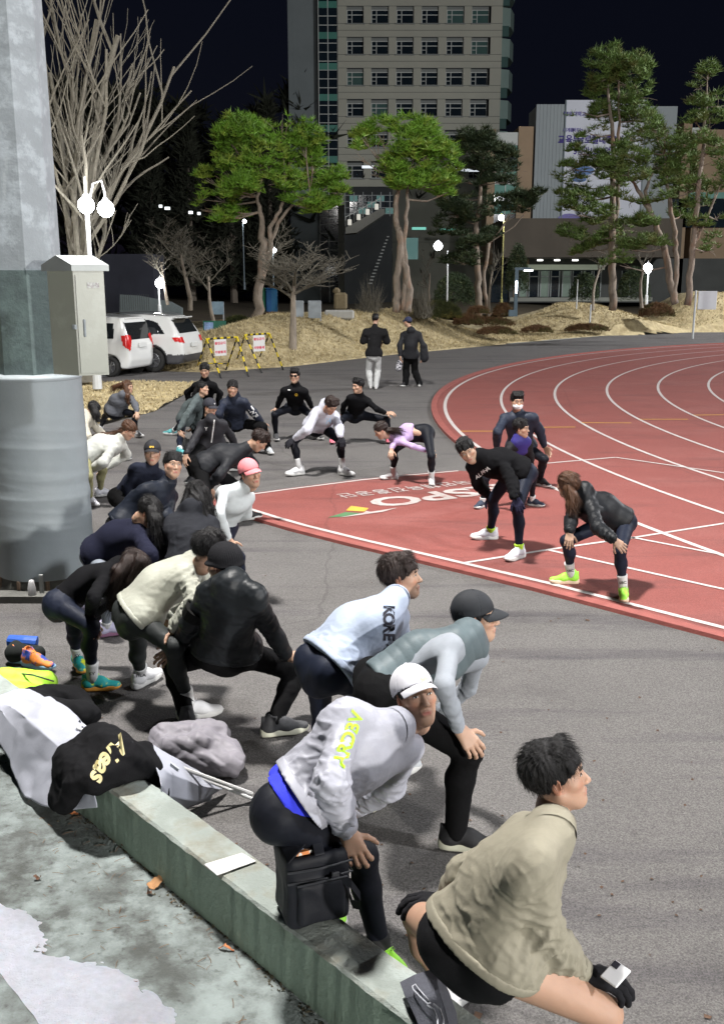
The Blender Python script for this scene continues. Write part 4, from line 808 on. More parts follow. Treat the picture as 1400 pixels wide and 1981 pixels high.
for k, (px, m_) in enumerate(((508, mat('bin_green', (.01, .12, .06), .6)), (522, mat('bin_blue', (.01, .10, .28), .6)), (531, mat('bin_blue2', (.02, .14, .3), .6)))):
    b = MB(); b.box((0, 0, .5), (.28, .5, 1.0), bev=.04); b.box((0, 0, 1.03), (.3, .52, .08), bev=.02); o = b.build('recycling_bin', m_, None, P(px, 604, 46)); tag(o, ['green recycling bin behind the leftmost pine', 'blue recycling bin beside the green one', 'light blue recycling bin at the right of the three'][k], 'bin')
mo = empty('stone_monument', P(656, 615, 38.5), 'low pale stone base with a carved stone block behind the grass mound', 'monument')
b = MB(); b.box((0, 0, .12), (1.12, .5, .34), bev=.06); b.build('base', mat('pale_stone', (.34, .34, .32), .9, .1, 5, bump=.5), mo)
b = MB(); b.box((.05, .4, .6), (.5, .35, .65), bev=.08); b.box((-.1, .4, .98), (.28, .25, .25), bev=.09); b.build('carving', mat('tan_stone', (.15, .12, .07), .9, .3, 6, bump=.6), mo)
print('background', round(time.time()-T0, 1))
# ------------------------------------------------------------------ people: templates
def tint_attr(me, name, vals):
    a = me.attributes.new(name, 'FLOAT', 'POINT'); a.data.foreach_set('value', np.asarray(vals, np.float32))
def skin_mat(name, col):
    m = mat(name, col, .52, .07, 14, bump=.12, bscale=260, spec=.35)
    t = m.node_tree; b = t.nodes['Principled BSDF']; b.inputs['Subsurface Weight'].default_value = .12; b.inputs['Subsurface Radius'].default_value = (.5, .2, .1); b.inputs['Subsurface Scale'].default_value = .02
    src = b.inputs['Base Color'].links[0].from_socket
    for an, c in (('lips', (.36, .12, .10)), ('flush', tuple(np.array(col)*np.array([1.0, .66, .58])))):
        at = t.nodes.new('ShaderNodeAttribute'); at.attribute_name = an; mx = t.nodes.new('ShaderNodeMix'); mx.data_type = 'RGBA'
        t.links.new(at.outputs['Fac'], mx.inputs['Factor']); t.links.new(src, mx.inputs[6]); mx.inputs[7].default_value = (*c, 1); src = mx.outputs[2]
    t.links.new(src, b.inputs['Base Color']); return m
SK = [skin_mat('skin_light', (.38, .24, .17)), skin_mat('skin_warm', (.35, .213, .148)), skin_mat('skin_tan', (.31, .185, .125))]
m_eye = mat('eye_white', (.55, .52, .50), .2, .02); m_iris = mat('eye_dark', (.015, .01, .008), .1, .05); m_brow = mat('eyebrow_hair', (.02, .015, .012), .8, .2)
def head_template(h):
    v = Vol((-.11, -.15, -.2), (.11, .13, .14), h)
    v.ell((0, .022, .032), None, (.074, .093, .082), 0)
    v.ell((0, -.022, -.028), None, (.064, .066, .085), .03)
    v.cap((0, -.058, -.095), (0, -.052, -.1), .024, .024, .03)
    for s in (-1, 1):
        v.cap((s*.052, .0, -.055), (s*.012, -.058, -.098), .022, .018, .03)
        v.ell((s*.04, -.05, -.022), None, (.026, .026, .02), .02)
        v.cap((s*.01, -.083, .026), (s*.042, -.068, .024), .009, .009, .014)
    v.cap((0, -.08, .012), (0, -.104, -.032), .0065, .0105, .012)
    for s in (-1, 1):
        v.ell((s*.011, -.093, -.036), None, (.0085, .011, .007), .006)
        v.ell((s*.031, -.093, .004), None, (.017, .014, .012), .012, 's')
        v.ell((s*.031, -.069, .003), None, (.0175, .0135, .0135), .003)
    v.cap((-.02, -.083, -.063), (.02, -.083, -.063), .0055, .0055, .008); v.cap((-.008, -.089, -.0615), (.008, -.089, -.0615), .0055, .0055, .006)
    v.cap((-.015, -.085, -.0735), (.015, -.085, -.0735), .0065, .0065, .006)
    v.cap((-.024, -.093, -.0685), (.024, -.093, -.0685), .0022, .0022, .003, op='s')
    for s in (-1, 1):
        R = rotz(s*.35).T
        v.ell((s*.076, .008, -.008), R, (.007, .019, .031), .006); v.ell((s*.082, .004, -.006), R, (.006, .010, .018), .004, 's')
    v.cap((0, .022, -.07), (0, .03, -.125), .052, .050, .03)
    V, Q = v.mesh(); V = smooth_mesh(V, Q, 1, .4)
    lips = np.exp(-((V[:, 2]+.0685)/.0085)**2)*np.exp(-(V[:, 0]/.021)**4)*(V[:, 1] < -.07)
    fl = np.maximum.reduce([np.exp(-(((V[:, 0]-s*.042)/.02)**2+((V[:, 2]+.03)/.02)**2))*.55*(V[:, 1] < -.03) for s in (-1, 1)]+[np.exp(-(((np.abs(V[:, 0])-.08)/.012)**2))*.7*(np.abs(V[:, 2]) < .04)*(np.abs(V[:, 1]) < .04)])
    return V, Q, lips, fl
HEADS = {'hi': head_template(.0034), 'lo': head_template(.006)}
def eye_mesh():
    b = MB()
    def el(c, r, mi, n=10, m_=6):
        V = []; Fc = []
        for i in range(m_+1):
            for k in range(n): a = math.pi*i/m_; t = 2*math.pi*k/n; V.append((c[0]+r[0]*math.sin(a)*math.cos(t), c[1]+r[1]*math.sin(a)*math.sin(t), c[2]+r[2]*math.cos(a)))
        for i in range(m_):
            for k in range(n): Fc.append((i*n+k, i*n+(k+1) % n, (i+1)*n+(k+1) % n, (i+1)*n+k))
        b.add(V, Fc, mi)
    el((0, 0, 0), (.0125, .0036, .0042), 0); el((0, -.0016, .0), (.0052, .003, .0044), 1)
    b.tube([(-.0135, .0005, -.001), (-.006, -.002, .0045), (.004, -.002, .005), (.0135, .0005, .0005)], .0013, 5, 1)
    return b.data('eye', [m_eye, m_iris], True)
def brow_mesh():
    b = MB(); b.tube([(-.016, .001, 0), (-.006, -.003, .003), (.006, -.003, .0035), (.017, .003, 0)], [.0022, .003, .0028, .001], 5); return b.data('eyebrow', m_brow, True)
ME_EYE, ME_BROW = eye_mesh(), brow_mesh()
def hand_template(h, curl=(.32, .55, .5), spread=.10, grip=0):
    v = Vol((-.1, -.25, -.14), (.1, .05, .06), h)
    v.cap((0, .03, 0), (0, -.01, 0), .026, .028, 0, flat=(np.array([0, 0, 1.]), .72))
    for x0, x1, y1 in ((-.012, -.03, -.075), (-.004, -.011, -.082), (.004, .011, -.082), (.012, .029, -.076)):
        v.cap((x0, -.01, 0), (x1, y1, 0), .017, .0135, .014, flat=(np.array([0, 0, 1.]), .85))
    v.cap((.014, -.02, -.006), (.024, -.05, -.01), .017, .014, .012)
    segs = {-1: (.036, .021, .018), 0: (.044, .027, .021), 1: (.046, .029, .022), 2: (.042, .026, .02)}
    for i, (bx, by, L, sp) in enumerate(((-.03, -.078, segs[-1], -1.6), (-.0105, -.087, segs[0], -.45), (.0105, -.088, segs[1], .45), (.03, -.08, segs[2], 1.5))):
        p = np.array([bx, by, 0]); a = 0; r0 = .0104 if i else .0088
        for k, l in enumerate(L):
            a += curl[k]*(1+.12*math.sin(i*2+k)); q = p+l*np.array([math.sin(sp*spread)*math.cos(a), -math.cos(sp*spread)*math.cos(a), -math.sin(a)])
            v.cap(p, q, r0-.0006*k, r0-.0006*(k+1), .004); p = q
    p = np.array([.022, -.03, -.006]); a = 0
    for k, (l, az, dz) in enumerate(((.042, .95, -.25), (.032, .6, -.5), (.026, .35, -.7))):
        q = p+l*nrm([math.sin(az), -math.cos(az), dz]); v.cap(p, q, .012-.0015*k, .0105-.0015*k, .006); p = q
    V, Q = v.mesh(); return smooth_mesh(V, Q, 1, .4), Q
HANDS = {('hi', 0): hand_template(.0031), ('lo', 0): hand_template(.006), ('hi', 1): hand_template(.0031, (.7, .9, .6), .05), ('lo', 1): hand_template(.006, (.7, .9, .6), .05)}
def shoe_template():
    v = Vol((-.08, -.24, -.0), (.08, .1, .16), .0055)
    n = (np.array([0, 0, 1.]), .8)
    v.cap((0, .045, .055), (0, .03, .06), .034, .036, 0); v.cap((0, .02, .06), (.0, -.08, .058), .036, .038, .03); v.cap((0, -.08, .05), (-.004, -.175, .04), .041, .034, .03, flat=(np.array([0, 0, 1.]), .75))
    v.cap((0, .02, .06), (0, .015, .115), .037, .036, .03); v.cap((0, .062, .09), (0, .066, .118), .012, .008, .015)
    v.cap((0, -.03, .085), (0, -.06, .088), .025, .02, .03)
    v.cap((0, .005, .13), (0, .0, .16), .026, .03, .005, op='s'); v.cut((0, 0, .026), (0, 0, -1))
    V, Q = v.mesh(); V = smooth_mesh(V, Q, 1, .4); up = mesh_np('shoe', V, Q)
    prof = [(0, .082), (.028, .072), (.037, .03), (.034, -.02), (.036, -.07), (.045, -.12), (.044, -.16), (.03, -.198), (.0, -.21)]
    out = prof+[(-x*.93, y) for x, y in prof[-2:0:-1]]; out = np.array(out)
    b = MB(); n_ = len(out); V = []
    lv = [(.0, .93), (.006, 1.0), (.018, 1.04), (.032, 1.02), (.04, .93)]
    for z, s in lv:
        for x, y in out:
            zz = z+(max(0, (-y-.13))*.22 if z < .02 else max(0, -y-.15)*.1) + (max(0, y-.05)*.25 if z > .03 else 0)
            V.append((x*s, y*(s*.5+.5)-.0, zz))
    for i in range(len(lv)-1):
        for k in range(n_): b.F.append((i*n_+k, (i+1)*n_+k, (i+1)*n_+(k+1) % n_, i*n_+(k+1) % n_)); b.M.append(0)
    b.F.append(tuple(range(n_))); b.F.append(tuple((len(lv)-1)*n_+k for k in range(n_))[::-1]); b.M += [0, 0]; b.V = [np.array(V)]; b.n = len(V)
    so = b.data('sole', [], True)
    b = MB()
    for k in range(5):
        y = -.045-.022*k; z = .106-.0085*k-.0015*k*k; b.tube([(-.022, y+.004, z-.012), (-.01, y, z), (.01, y-.004, z), (.022, y, z-.012)], .0028, 5)
    for s in (-1, 1): b.tube([(0, -.04, .108), (s*.02, -.05, .118), (s*.03, -.03, .112), (s*.01, -.035, .108)], .002, 5)
    la = b.data('laces', [], True)
    return up, so, la
ME_SHOE, ME_SOLE, ME_LACE = shoe_template()
def cloth(name, col, rough=.8, kind='soft', var=.05):
    return mat('cloth_'+name, col, rough, var, 30, bump={'soft': .25, 'shell': .12, 'knit': .35, 'tight': .08}[kind], bscale={'soft': 180, 'shell': 60, 'knit': 300, 'tight': 300}[kind], spec={'soft': .07, 'shell': .18, 'knit': .08, 'tight': .15}[kind], sheen=.0)
m_hair_b = mat('hair_black', (.006, .0055, .006), .5, .35, 60, spec=.25, bump=.4, bscale=220, stretch=(1, 1, .2))
m_hair_br = mat('hair_brown', (.06, .026, .012), .45, .4, 60, spec=.35, bump=.4, bscale=220, stretch=(1, 1, .2))
m_hair_db = mat('hair_dark_brown', (.018, .010, .008), .45, .4, 60, spec=.3, bump=.4, bscale=220, stretch=(1, 1, .2))
def strand_ribbons(root, name, starts, dirs, n_seg, L, grav, wdt, m, r, curl=.02):
    P_ = starts.copy(); D = dirs.copy(); pts = [P_.copy()]; n = len(P_)
    ang = r.uniform(0, 6.28, n); fr = r.uniform(6, 14, n)
    for k in range(n_seg):
        D = D+np.array(grav)/n_seg+r.normal(0, curl, (n, 3)); D /= np.linalg.norm(D, axis=1, keepdims=True); P_ = P_+D*(L/n_seg)[:, None]; pts.append(P_.copy())
    side = np.cross(D, r.normal(size=(n, 3))); side /= np.linalg.norm(side, axis=1, keepdims=True)+1e-9
    V = []; 
    for k, p in enumerate(pts):
        wk = wdt*(1-.8*k/n_seg); V += [p-side*wk, p+side*wk]
    V = np.stack(V, 1).reshape(-1, 3); m_ = 2*(n_seg+1); base = (np.arange(n)*m_)[:, None]
    Q = np.concatenate([base+np.array([[2*k, 2*k+1, 2*k+3, 2*k+2]]) for k in range(n_seg)], 0)
    return V, Q
def hair_mesh(style, lod, seed, wisps=True):
    """hair in head space; returns V,Q,strandV,strandQ"""
    h = .0042 if lod == 'hi' else .0065
    v = Vol((-.13, -.14, -.16), (.13, .16, .17), h)
    v.ell((0, .025, .038 if style in ('bowl', 'part') else .036), None, (.085, .104, .097 if style in ('bowl', 'part') else .092), 0)
    if style in ('short', 'bowl', 'part'):
        v.cut((0, 0, -.075), (0, .28, -1)); v.ell((0, -.125, -.07), None, (.115, .115, .115 if style != 'bowl' else .112), .012, 's')
        for s in (-1, 1): v.cap((s*.088, .0, -.03), (s*.088, .012, -.07), .022, .03, .008, op='s')
        if style == 'bowl':
            for x in np.linspace(-.055, .055, 9): v.cap((x, -.03, .108), (x*1.08, -.084+abs(x)*.6, .036+.010*math.sin(x*130+seed)+.1*abs(x)), .015, .007, .010)
        elif style == 'part':
            for x in np.linspace(-.062, .062, 8): v.cap((x*.7+.006, -.03, .108), (x*1.15, -.082+abs(x)*.5, .055-.35*abs(x)+.003*math.sin(x*90)), .02, .011, .014)
        else:
            for x in np.linspace(-.055, .055, 7): v.cap((x, -.01, .115), (x*1.05, -.075+abs(x)*.4, .082), .024, .015, .015)
    else:                                   # pulled back hair
        v.ell((0, -.125, -.06), None, (.095, .115, .115), .01, 's'); v.cut((0, 0, -.06), (0, .1, -1))
        for s in (-1, 1): v.cap((s*.088, -.02, -.03), (s*.088, .0, -.07), .022, .03, .008, op='s')
    V, Q = v.mesh(); N = vnormals(V, Q)
    az = np.arctan2(V[:, 0], -(V[:, 1]-.03)); el = np.arctan2(V[:, 2]-.04, np.hypot(V[:, 0], V[:, 1]-.03))
    r = np.random.default_rng(seed)
    if style in ('short', 'bowl', 'part'): q = np.stack([np.sin(az)*14*np.cos(el), np.cos(az)*14*np.cos(el), el*2.2], 1)
    else: q = np.stack([V[:, 0]*90, V[:, 1]*12, V[:, 2]*90], 1)
    V = V+N*(.0035*ridged(q, seed)+.002*snoise(q*2.3, seed+3))[:, None]
    k = r.choice(len(V), min(len(V), 3600 if lod == 'hi' else 400), replace=False)
    st = V[k]-N[k]*.003; tang = np.cross(np.cross(N[k], np.tile([0, -.25, -1.], (len(k), 1))), N[k]); tang /= np.linalg.norm(tang, axis=1, keepdims=True)+1e-9
    top = V[k][:, 2] > .08
    tang[top] = np.stack([V[k][top, 0]*6, np.where(V[k][top, 1] < .02, -1, .6), -.1+0*V[k][top, 0]], 1); tang /= np.linalg.norm(tang, axis=1, keepdims=True)
    D = tang*.9+N[k]*.28+r.normal(0, .14, (len(k), 3)); D /= np.linalg.norm(D, axis=1, keepdims=True)
    sv, sq = strand_ribbons(None, '', st, D, 3, r.uniform(.018, .042, len(k)), (0, 0, -.5), .0008 if lod == 'hi' else .003, None, r)
    return V, Q, sv, sq
_HC = {}
def get_hair(style, lod, seed):
    k = (style, lod, seed % 3)
    if k not in _HC:
        V, Q, sv, sq = hair_mesh(style, lod, seed % 3+5); _HC[k] = (np.vstack([V, sv]), np.vstack([Q, sq+len(V)]))
    return _HC[k]
# caps
def cap_meshes():
    v = Vol((-.13, -.14, -.05), (.13, .16, .17), .0045)
    v.ell((0, .022, .035), None, (.088, .106, .098), 0); v.cut((0, 0, .021), (0, -.26, -1)); v.ell((0, .022, .03), None, (.080, .098, .088), .002, 's')
    V, Q = v.mesh(); az = np.arctan2(V[:, 0], -(V[:, 1]-.022)); seam = np.abs(((az/(math.pi/3)+.5) % 1)-.5); V = V*1.0; N = vnormals(V, Q)
    V = V-N*(.0022*np.exp(-(seam/.025)**2)*(V[:, 2] < .128))[:, None]
    dome = mesh_np('crown', V, Q)
    b = MB(); n, m_ = 15, 7; V = []
    for t in range(2):
        for j in range(m_):
            for i in range(n):
                a = (i/(n-1)-.5)*2*1.02; rr = 1+.0*j; f = j/(m_-1); x = .087*math.sin(a)*(1+.02*f); y0 = .022-.104*math.cos(a)
                yy = y0-f*.075*max(0, math.cos(a*1.22))**.75; z = .043-3.6*x*x-.010*f-(.003 if t else 0)-.012*f*f
                V.append((x, yy, z))
    k = n*m_
    for j in range(m_-1):
        for i in range(n-1):
            q = j*n+i; b.F += [(q, q+n, q+n+1, q+1), (k+q, k+q+1, k+q+n+1, k+q+n)]; b.M += [0, 0]
    for i in range(n-1): q = (m_-1)*n+i; b.F.append((q, k+q, k+q+1, q+1)); b.M.append(0)
    b.V = [np.array(V)]; b.n = len(V); br = b.data('brim', [], True)
    b = MB(); b.lathe([(0, .0045), (.006, .003), (.008, 0)], 10, c=(0, .022, .1325)); return dome, br, b.data('cap_button', [], True)
ME_CAP, ME_BRIM, ME_BTN = cap_meshes()
def bare(me, m, name, parent, M):
    """object over shared mesh data, material held by the object"""
    if len(me.materials) == 0: me.materials.append(m)
    o = link(name, me, parent, M=M); o.material_slots[0].link = 'OBJECT'; o.material_slots[0].material = m; return o
def crease(V, d, seed, across, along, warp=.5):
    """long sharp folds running along direction d"""
    r = np.random.default_rng(seed); d = nrm(d); e = nrm(np.cross(d, r.normal(size=3))); f = np.cross(d, e); w = warp*snoise(V*11, seed+1)+.9*snoise(V*5, seed+2)
    x = V@d*along; y = V@e*across; z = V@f*across
    n = snoise(np.stack([x, y, z], 1)*1.0+w[:, None]*1.6, seed+3, 6); return 1-2*np.minimum(np.abs(n)*1.25, 1)**.8
def bone_folds(V, N, bones, amp, seed, joints, wt=1.0):
    D = []
    for a, b_ in bones:
        u = b_-a; t = np.clip(((V-a)@u)/(u@u), 0, 1); D.append(np.linalg.norm(V-a-t[:, None]*u, axis=1))
    D = np.array(D); w = np.exp(-(D-D.min(0))/.02); w /= w.sum(0); out = 0
    for i, (a, b_) in enumerate(bones):
        u = nrm(b_-a); sd = nrm(np.cross(u, [.3, -1, .2])); d1 = nrm(sd+.55*u); d2 = nrm(np.cross(u, sd)-.6*u+.3*sd)
        out = out+w[i]*(crease(V, d1, seed+i, 66, 13)*.62+crease(V, d2, seed+i+20, 92, 15)*.36)
    m = np.clip(.62+.55*snoise(V*8, seed+5), .12, 1.25)
    out = out*m*1.25+.22*snoise(V*11, seed+77)
    jw = .55+.8*np.exp(-np.min([np.sum((V-j)**2, 1) for j in joints], 0)/.012)
    return V+N*(amp*out*np.minimum(jw, 1.25)*wt)[:, None]
# ------------------------------------------------------------------ people: pose solver (joints of the photograph, bone lengths of a body)
def solve(d, s):
    side = {}
    ftL, ftR = G(*d['L']['ft']), G(*d['R']['ft']); toeL, toeR = G(*d['L'].get('toe', d['L']['ft'])), G(*d['R'].get('toe', d['R']['ft']))
    gz = d.get('gz', 0)
    A = {'L': ftL+[0, 0, .085*s], 'R': ftR+[0, 0, .085*s]}
    Y0 = (ftL[1]+ftR[1])/2; fb = math.radians(d['fb']); fc = math.radians(d.get('fc', d['fb']))
    fwd = np.array([math.sin(fb), -math.cos(fb), 0]); lat = np.array([math.cos(fb), math.sin(fb), 0])      # lat = body's left
    latc = np.array([math.cos(fc), math.sin(fc), 0])
    pe, ne, hd = d['pe'], d['ne'], d['head']
    J = {'pe': (pe[:2], Y0+(pe[2] if len(pe) > 2 else -fwd[1]*.18))}
    bend = d.get('bend', .4)
    J['ne'] = (ne[:2], J['pe'][1]+(ne[2] if len(ne) > 2 else fwd[1]*bend))
    for k, sg in (('L', 1), ('R', -1)):
        q = d[k]
        J['kn'+k] = (q['kn'][:2], (A[k][1]+.0)+fwd[1]*.12+(q['kn'][2] if len(q['kn']) > 2 else 0))
        J['sh'+k] = (q['sh'][:2], J['ne'][1]+sg*latc[1]*.17+(q['sh'][2] if len(q['sh']) > 2 else 0))
        J['wr'+k] = (q['wr'][:2], (J['kn'+k][1]-.05 if len(q['wr']) < 3 else Y0+q['wr'][2]))
        J['el'+k] = (q['el'][:2], (J['sh'+k][1]+J['wr'+k][1])/2-(.07 if sg*latc[1] < 0 else .0)+(q['el'][2] if len(q['el']) > 2 else 0))
    hf = math.radians(hd[2]); J['hd'] = (hd[:2], J['ne'][1]-math.cos(hf)*.05+(hd[5] if len(hd) > 5 else 0))
    names = list(J); pix = {k: J[k][0] for k in names}; y0 = np.array([J[k][1] for k in names]); rays = np.stack([ray(*pix[k])/ray(*pix[k])[1] for k in names])
    ix = {k: i for i, k in enumerate(names)}; O = np.array([0, 0, H])
    bones = [('pe', 'ne', .50, 1), ('ne', 'shL', .175, 1), ('ne', 'shR', .175, 1), ('shL', 'elL', .285, 1), ('shR', 'elR', .285, 1), ('elL', 'wrL', .255, 1), ('elR', 'wrR', .255, 1), ('shL', 'shR', .33, .7), ('ne', 'hd', .175, 1)]
    def res(y):
        X = O+rays*y[:, None]; r = []
        for a, b_, l, w_ in bones: r.append(w_*(np.linalg.norm(X[ix[a]]-X[ix[b_]])-l*s))
        for k, sg in (('L', 1), ('R', -1)):
            hp = X[ix['pe']]+lat*sg*.09*s; r += [np.linalg.norm(X[ix['kn'+k]]-A[k])-.41*s, np.linalg.norm(X[ix['kn'+k]]-hp)-.42*s]
        return np.concatenate([r, (y-y0)*.22])
    y = y0.copy()
    for _ in range(30):
        r0 = res(y); Jm = np.stack([(res(y+np.eye(len(y))[i]*1e-4)-r0)/1e-4 for i in range(len(y))], 1)
        y = y-np.clip(np.linalg.solve(Jm.T@Jm+1e-3*np.eye(len(y)), Jm.T@r0), -.15, .15)
    X = O+rays*y[:, None]; out = {k: X[ix[k]] for k in names}
    out.update(anL=A['L'], anR=A['R'], hpL=out['pe']+lat*.09*s, hpR=out['pe']-lat*.09*s, lat=lat, fwd=fwd, latc=latc, toe={'L': toeL-ftL, 'R': toeR-ftR}, ft={'L': ftL, 'R': ftR})
    for k in 'LR':
        if 'ht' in d[k]:
            t = P(*d[k]['ht'], out['wr'+k][1]-.03); out['ht'+k] = t
    return out
def add_obj(name, vq, m, root, base, extra=None):
    V, Q = vq; return link(name, mesh_np(name, V-base, Q, [m] if not isinstance(m, list) else m), root)
def person(d):
    s = d.get('h', 1.75)/1.75; J = solve(d, s); ft = J['ft']; base = (ft['L']+ft['R'])/2; base[2] = 0
    dist = np.linalg.norm(J['pe']); lod = 'hi' if dist < 9 else 'lo'
    root = empty('person', base, d['label'], 'person', d.get('group', 'runners stretching before training'))
    h = float(np.clip(dist*.00175, .0072, .021)); seed = int(abs(d['pe'][0]*7+d['pe'][1])) % 9973
    top = d['top']; bot = d['bot']; shoes = d['shoe']; skin = SK[d.get('skin', seed % 3)]
    fem = d.get('fem', 0)
    spine = nrm(J['ne']-J['pe']); latS = nrm(J['shL']-J['shR']); lat = J['lat']
    chestF = nrm(np.cross(spine, latS)); chestF = -chestF                         # out of the chest
    if chestF@J['fwd'] < 0 and abs(spine[2]) > .75: chestF = -chestF
    pelF = nrm(J['fwd']-spine*(J['fwd']@spine)*.6)
    mid = (J['pe']*.55+J['ne']*.45)-chestF*.035*s; chest = J['ne']-spine*.15*s
    wS = (J['shL']+J['shR'])/2; chest = chest*.6+(wS-spine*.12*s)*.4
    lo = np.min([J[k] for k in ('pe', 'ne', 'knL', 'knR', 'shL', 'shR', 'elL', 'elR', 'wrL', 'wrR', 'anL', 'anR', 'hd')], 0)-.2; hi = np.max([J[k] for k in ('pe', 'ne', 'knL', 'knR', 'shL', 'shR', 'elL', 'elR', 'wrL', 'wrR', 'anL', 'anR', 'hd')], 0)+.2
    lo[2] = max(lo[2], -.02)
    # --- head frame
    hd = d['head']; Rh = rotz(rd(hd[2]))@rotx(rd(hd[3] if len(hd) > 3 else 0))@roty(rd(hd[4] if len(hd) > 4 else 0)); dep_ = J['hd'][1]*math.cos(TH)+(H-J['hd'][2])*math.sin(TH); hs = s**.4*.95*(.97 if fem else 1) if not d.get('hpx') else float(np.clip(d['hpx']*dep_/F/.252, .84, 1.0))
    print('HEAD', d['label'][:30], round(dep_, 2), 'px', round(F/dep_*.252*hs), 'hs', round(hs, 2))
    def H2W(V): return (V*hs)@Rh.T+J['hd']
    nb = J['hd']+Rh@np.array([0, .028, -.10])*hs
    # --- continuous body
    hb = max(h*.9, .009); v = Vol(lo, hi, hb*1.25 if not bot.get('bare') else hb)
    fl = (chestF, .68)
    v.cap(J['pe'], mid, .11*s, .10*s, .02, flat=fl); v.cap(mid, chest, .10*s, .115*s, .02, flat=fl); v.cap(chest, J['ne']-spine*.04, .10*s, .05*s, .03, flat=fl)
    v.cap(J['ne']-spine*.03, nb, .054*s, .053*s, .03)
    for k in 'LR':
        v.cap(J['sh'+k]*.8+J['ne']*.2-spine*.02, J['el'+k], .030*s, .026*s, .02); v.cap(J['el'+k], J['wr'+k], .026*s, .022*s, .02)
        g_ = 1.0 if bot.get('bare') else .78; kn_, an_ = J['kn'+k], J['an'+k]; cf_ = kn_*.66+an_*.34-nrm(J['toe'][k]+1e-6)*.018
        v.cap(J['hp'+k], kn_, .082*s*g_, .054*s*g_, .04); v.cap(kn_, cf_, .048*s*g_, .053*s*g_, .02); v.cap(cf_, an_+[0, 0, .02], .051*s*g_, .034*s*(g_*.5+.5)*.9, .02)
    VB, QB = v.mesh(); VB = smooth_mesh(VB, QB, 2)
    parts = [(VB, QB, None, None)]
    HV, HQ, HL, HF = HEADS[lod]; parts.append((H2W(HV), HQ, HL, HF))
    # --- hands
    gl = None
    for k in 'LR':
        wr, el, kn = J['wr'+k], J['el'+k], J['kn'+k]; fa = nrm(wr-el)
        f = nrm(J['ht'+k]-wr) if 'ht'+k in J else nrm(fa*.8+nrm(J['an'+k]-kn)*.5)
        pose = d[k].get('pose', d.get('hand', 0)); n = nrm(kn-wr+1e-3*fa) if not pose else -chestF
        if 'pn' in d[k]: n = nrm(np.array(d[k]['pn'], float))
        if np.linalg.norm(kn-wr) > .35 and 'pn' not in d[k]: n = nrm(J['pe']-wr)
        n = nrm(n-f*(n@f)); ey = -f; ez = -n; ex = np.cross(ey, ez); Rm = np.stack([ex, ey, ez], 1)
        HVv, HQq = HANDS[(lod, pose)]; W = HVv*s*(.93 if fem else 1.0)
        if k == 'L': W = W*np.array([-1, 1, 1]); HQq = HQq[:, ::-1]
        W = W@Rm.T+wr+f*.012
        J['hand'+k] = (Rm, wr)
        if d.get('glove'): 
            W2 = W+vnormals(W, HQq)*.003; o = link('glove', mesh_np('glove', W2-base, HQq, [cloth('glove_'+d['glove'][0], d['glove'][1], .8, 'knit')]), root)
        else: parts.append((W, HQq, None, None))
    V = np.vstack([p[0] for p in parts]); off = np.cumsum([0]+[len(p[0]) for p in parts]); Q = np.vstack([p[1]+o_ for p, o_ in zip(parts, off)])
    me = mesh_np('body', V-base, Q, [skin])
    tint_attr(me, 'lips', np.concatenate([p[2] if p[2] is not None else np.zeros(len(p[0])) for p in parts])); tint_attr(me, 'flush', np.concatenate([p[3] if p[3] is not None else np.zeros(len(p[0])) for p in parts]))
    body = link('body', me, root)
    MH = M4(Rh*hs, J['hd']-base)
    for sx in (-1, 1):
        link('eye', ME_EYE, root, M=MH@M4(rotz(sx*.25), (sx*.031, -.0815, .004))); 
        link('eyebrow', ME_BROW, root, M=MH@M4(rotz(sx*.3)@roty(sx*.12), (sx*.032, -.087, .026)))
    # --- lower clothes
    tv = Vol(lo, hi, h); r_ = bot.get('r', 1.0)
    hemP = J['pe']+spine*bot.get('rise', .10)*s
    tv.cap(J['pe']-spine*.02, J['pe']+spine*.09*s, .140*s*r_, .124*s*r_, .02, flat=(pelF, .70))
    for k in 'LR':
        hp, kn, an = J['hp'+k], J['kn'+k], J['an'+k]
        tv.ell(hp-pelF*.035*s+spine*.005, None, (.090*s*r_,)*3, .05)
    if bot.get('short'):
        tv.cut(hemP, spine)
        for k in 'LR':
            hp, kn = J['hp'+k], J['kn'+k]; e = hp+(kn-hp)*bot['short']; tv.cap(hp, e, .100*s*r_, .112*s*r_, .05)
        for k in 'LR':
            hp, kn = J['hp'+k], J['kn'+k]; e = hp+(kn-hp)*bot['short']; u = nrm(kn-hp); tv.cap(e+u*.02, e+u*.22, .2, .2, 0, op='s')
    else:
        for k in 'LR':
            hp, kn, an = J['hp'+k], J['kn'+k], J['an'+k]; an2 = kn+(an-kn)*bot.get('len', .93); calf = kn*.66+an*.34-nrm(J['toe'][k]+1e-6)*.018
            c = bot.get('loose', 0)
            if k == 'L': tv.cut(hemP, spine)
            tv.cap(hp, kn, (.080+c*.014)*s*r_, (.054+c*.03)*s*r_, .045); tv.cap(kn, calf, (.052+c*.03)*s*r_, (.054+c*.032)*s*r_, .03); tv.cap(calf, an2, (.053+c*.032)*s*r_, (.036+c*.04)*s*r_, .03)
    Vt, Qt = tv.mesh(); Vt = smooth_mesh(Vt, Qt, 1); N = vnormals(Vt, Qt)
    Vt = bone_folds(Vt, N, [(J['hp'+k], J['kn'+k]) for k in 'LR']+[(J['kn'+k], J['an'+k]) for k in 'LR'], bot.get('amp', .0022+.010*bot.get('loose', 0)), seed, [J['knL'], J['knR'], J['hpL'], J['hpR']])
    o = add_obj(bot.get('name', 'leggings'), (Vt, Qt), bot['m'], root, base)
    J['bvh_bot'] = (Vt, Qt)
    if bot.get('over'):
        pass
    # --- upper clothes
    r_ = top.get('r', 1.0); lo_ = top.get('loose', .5); tv = Vol(lo, hi, h); hem = top.get('hem', .0)
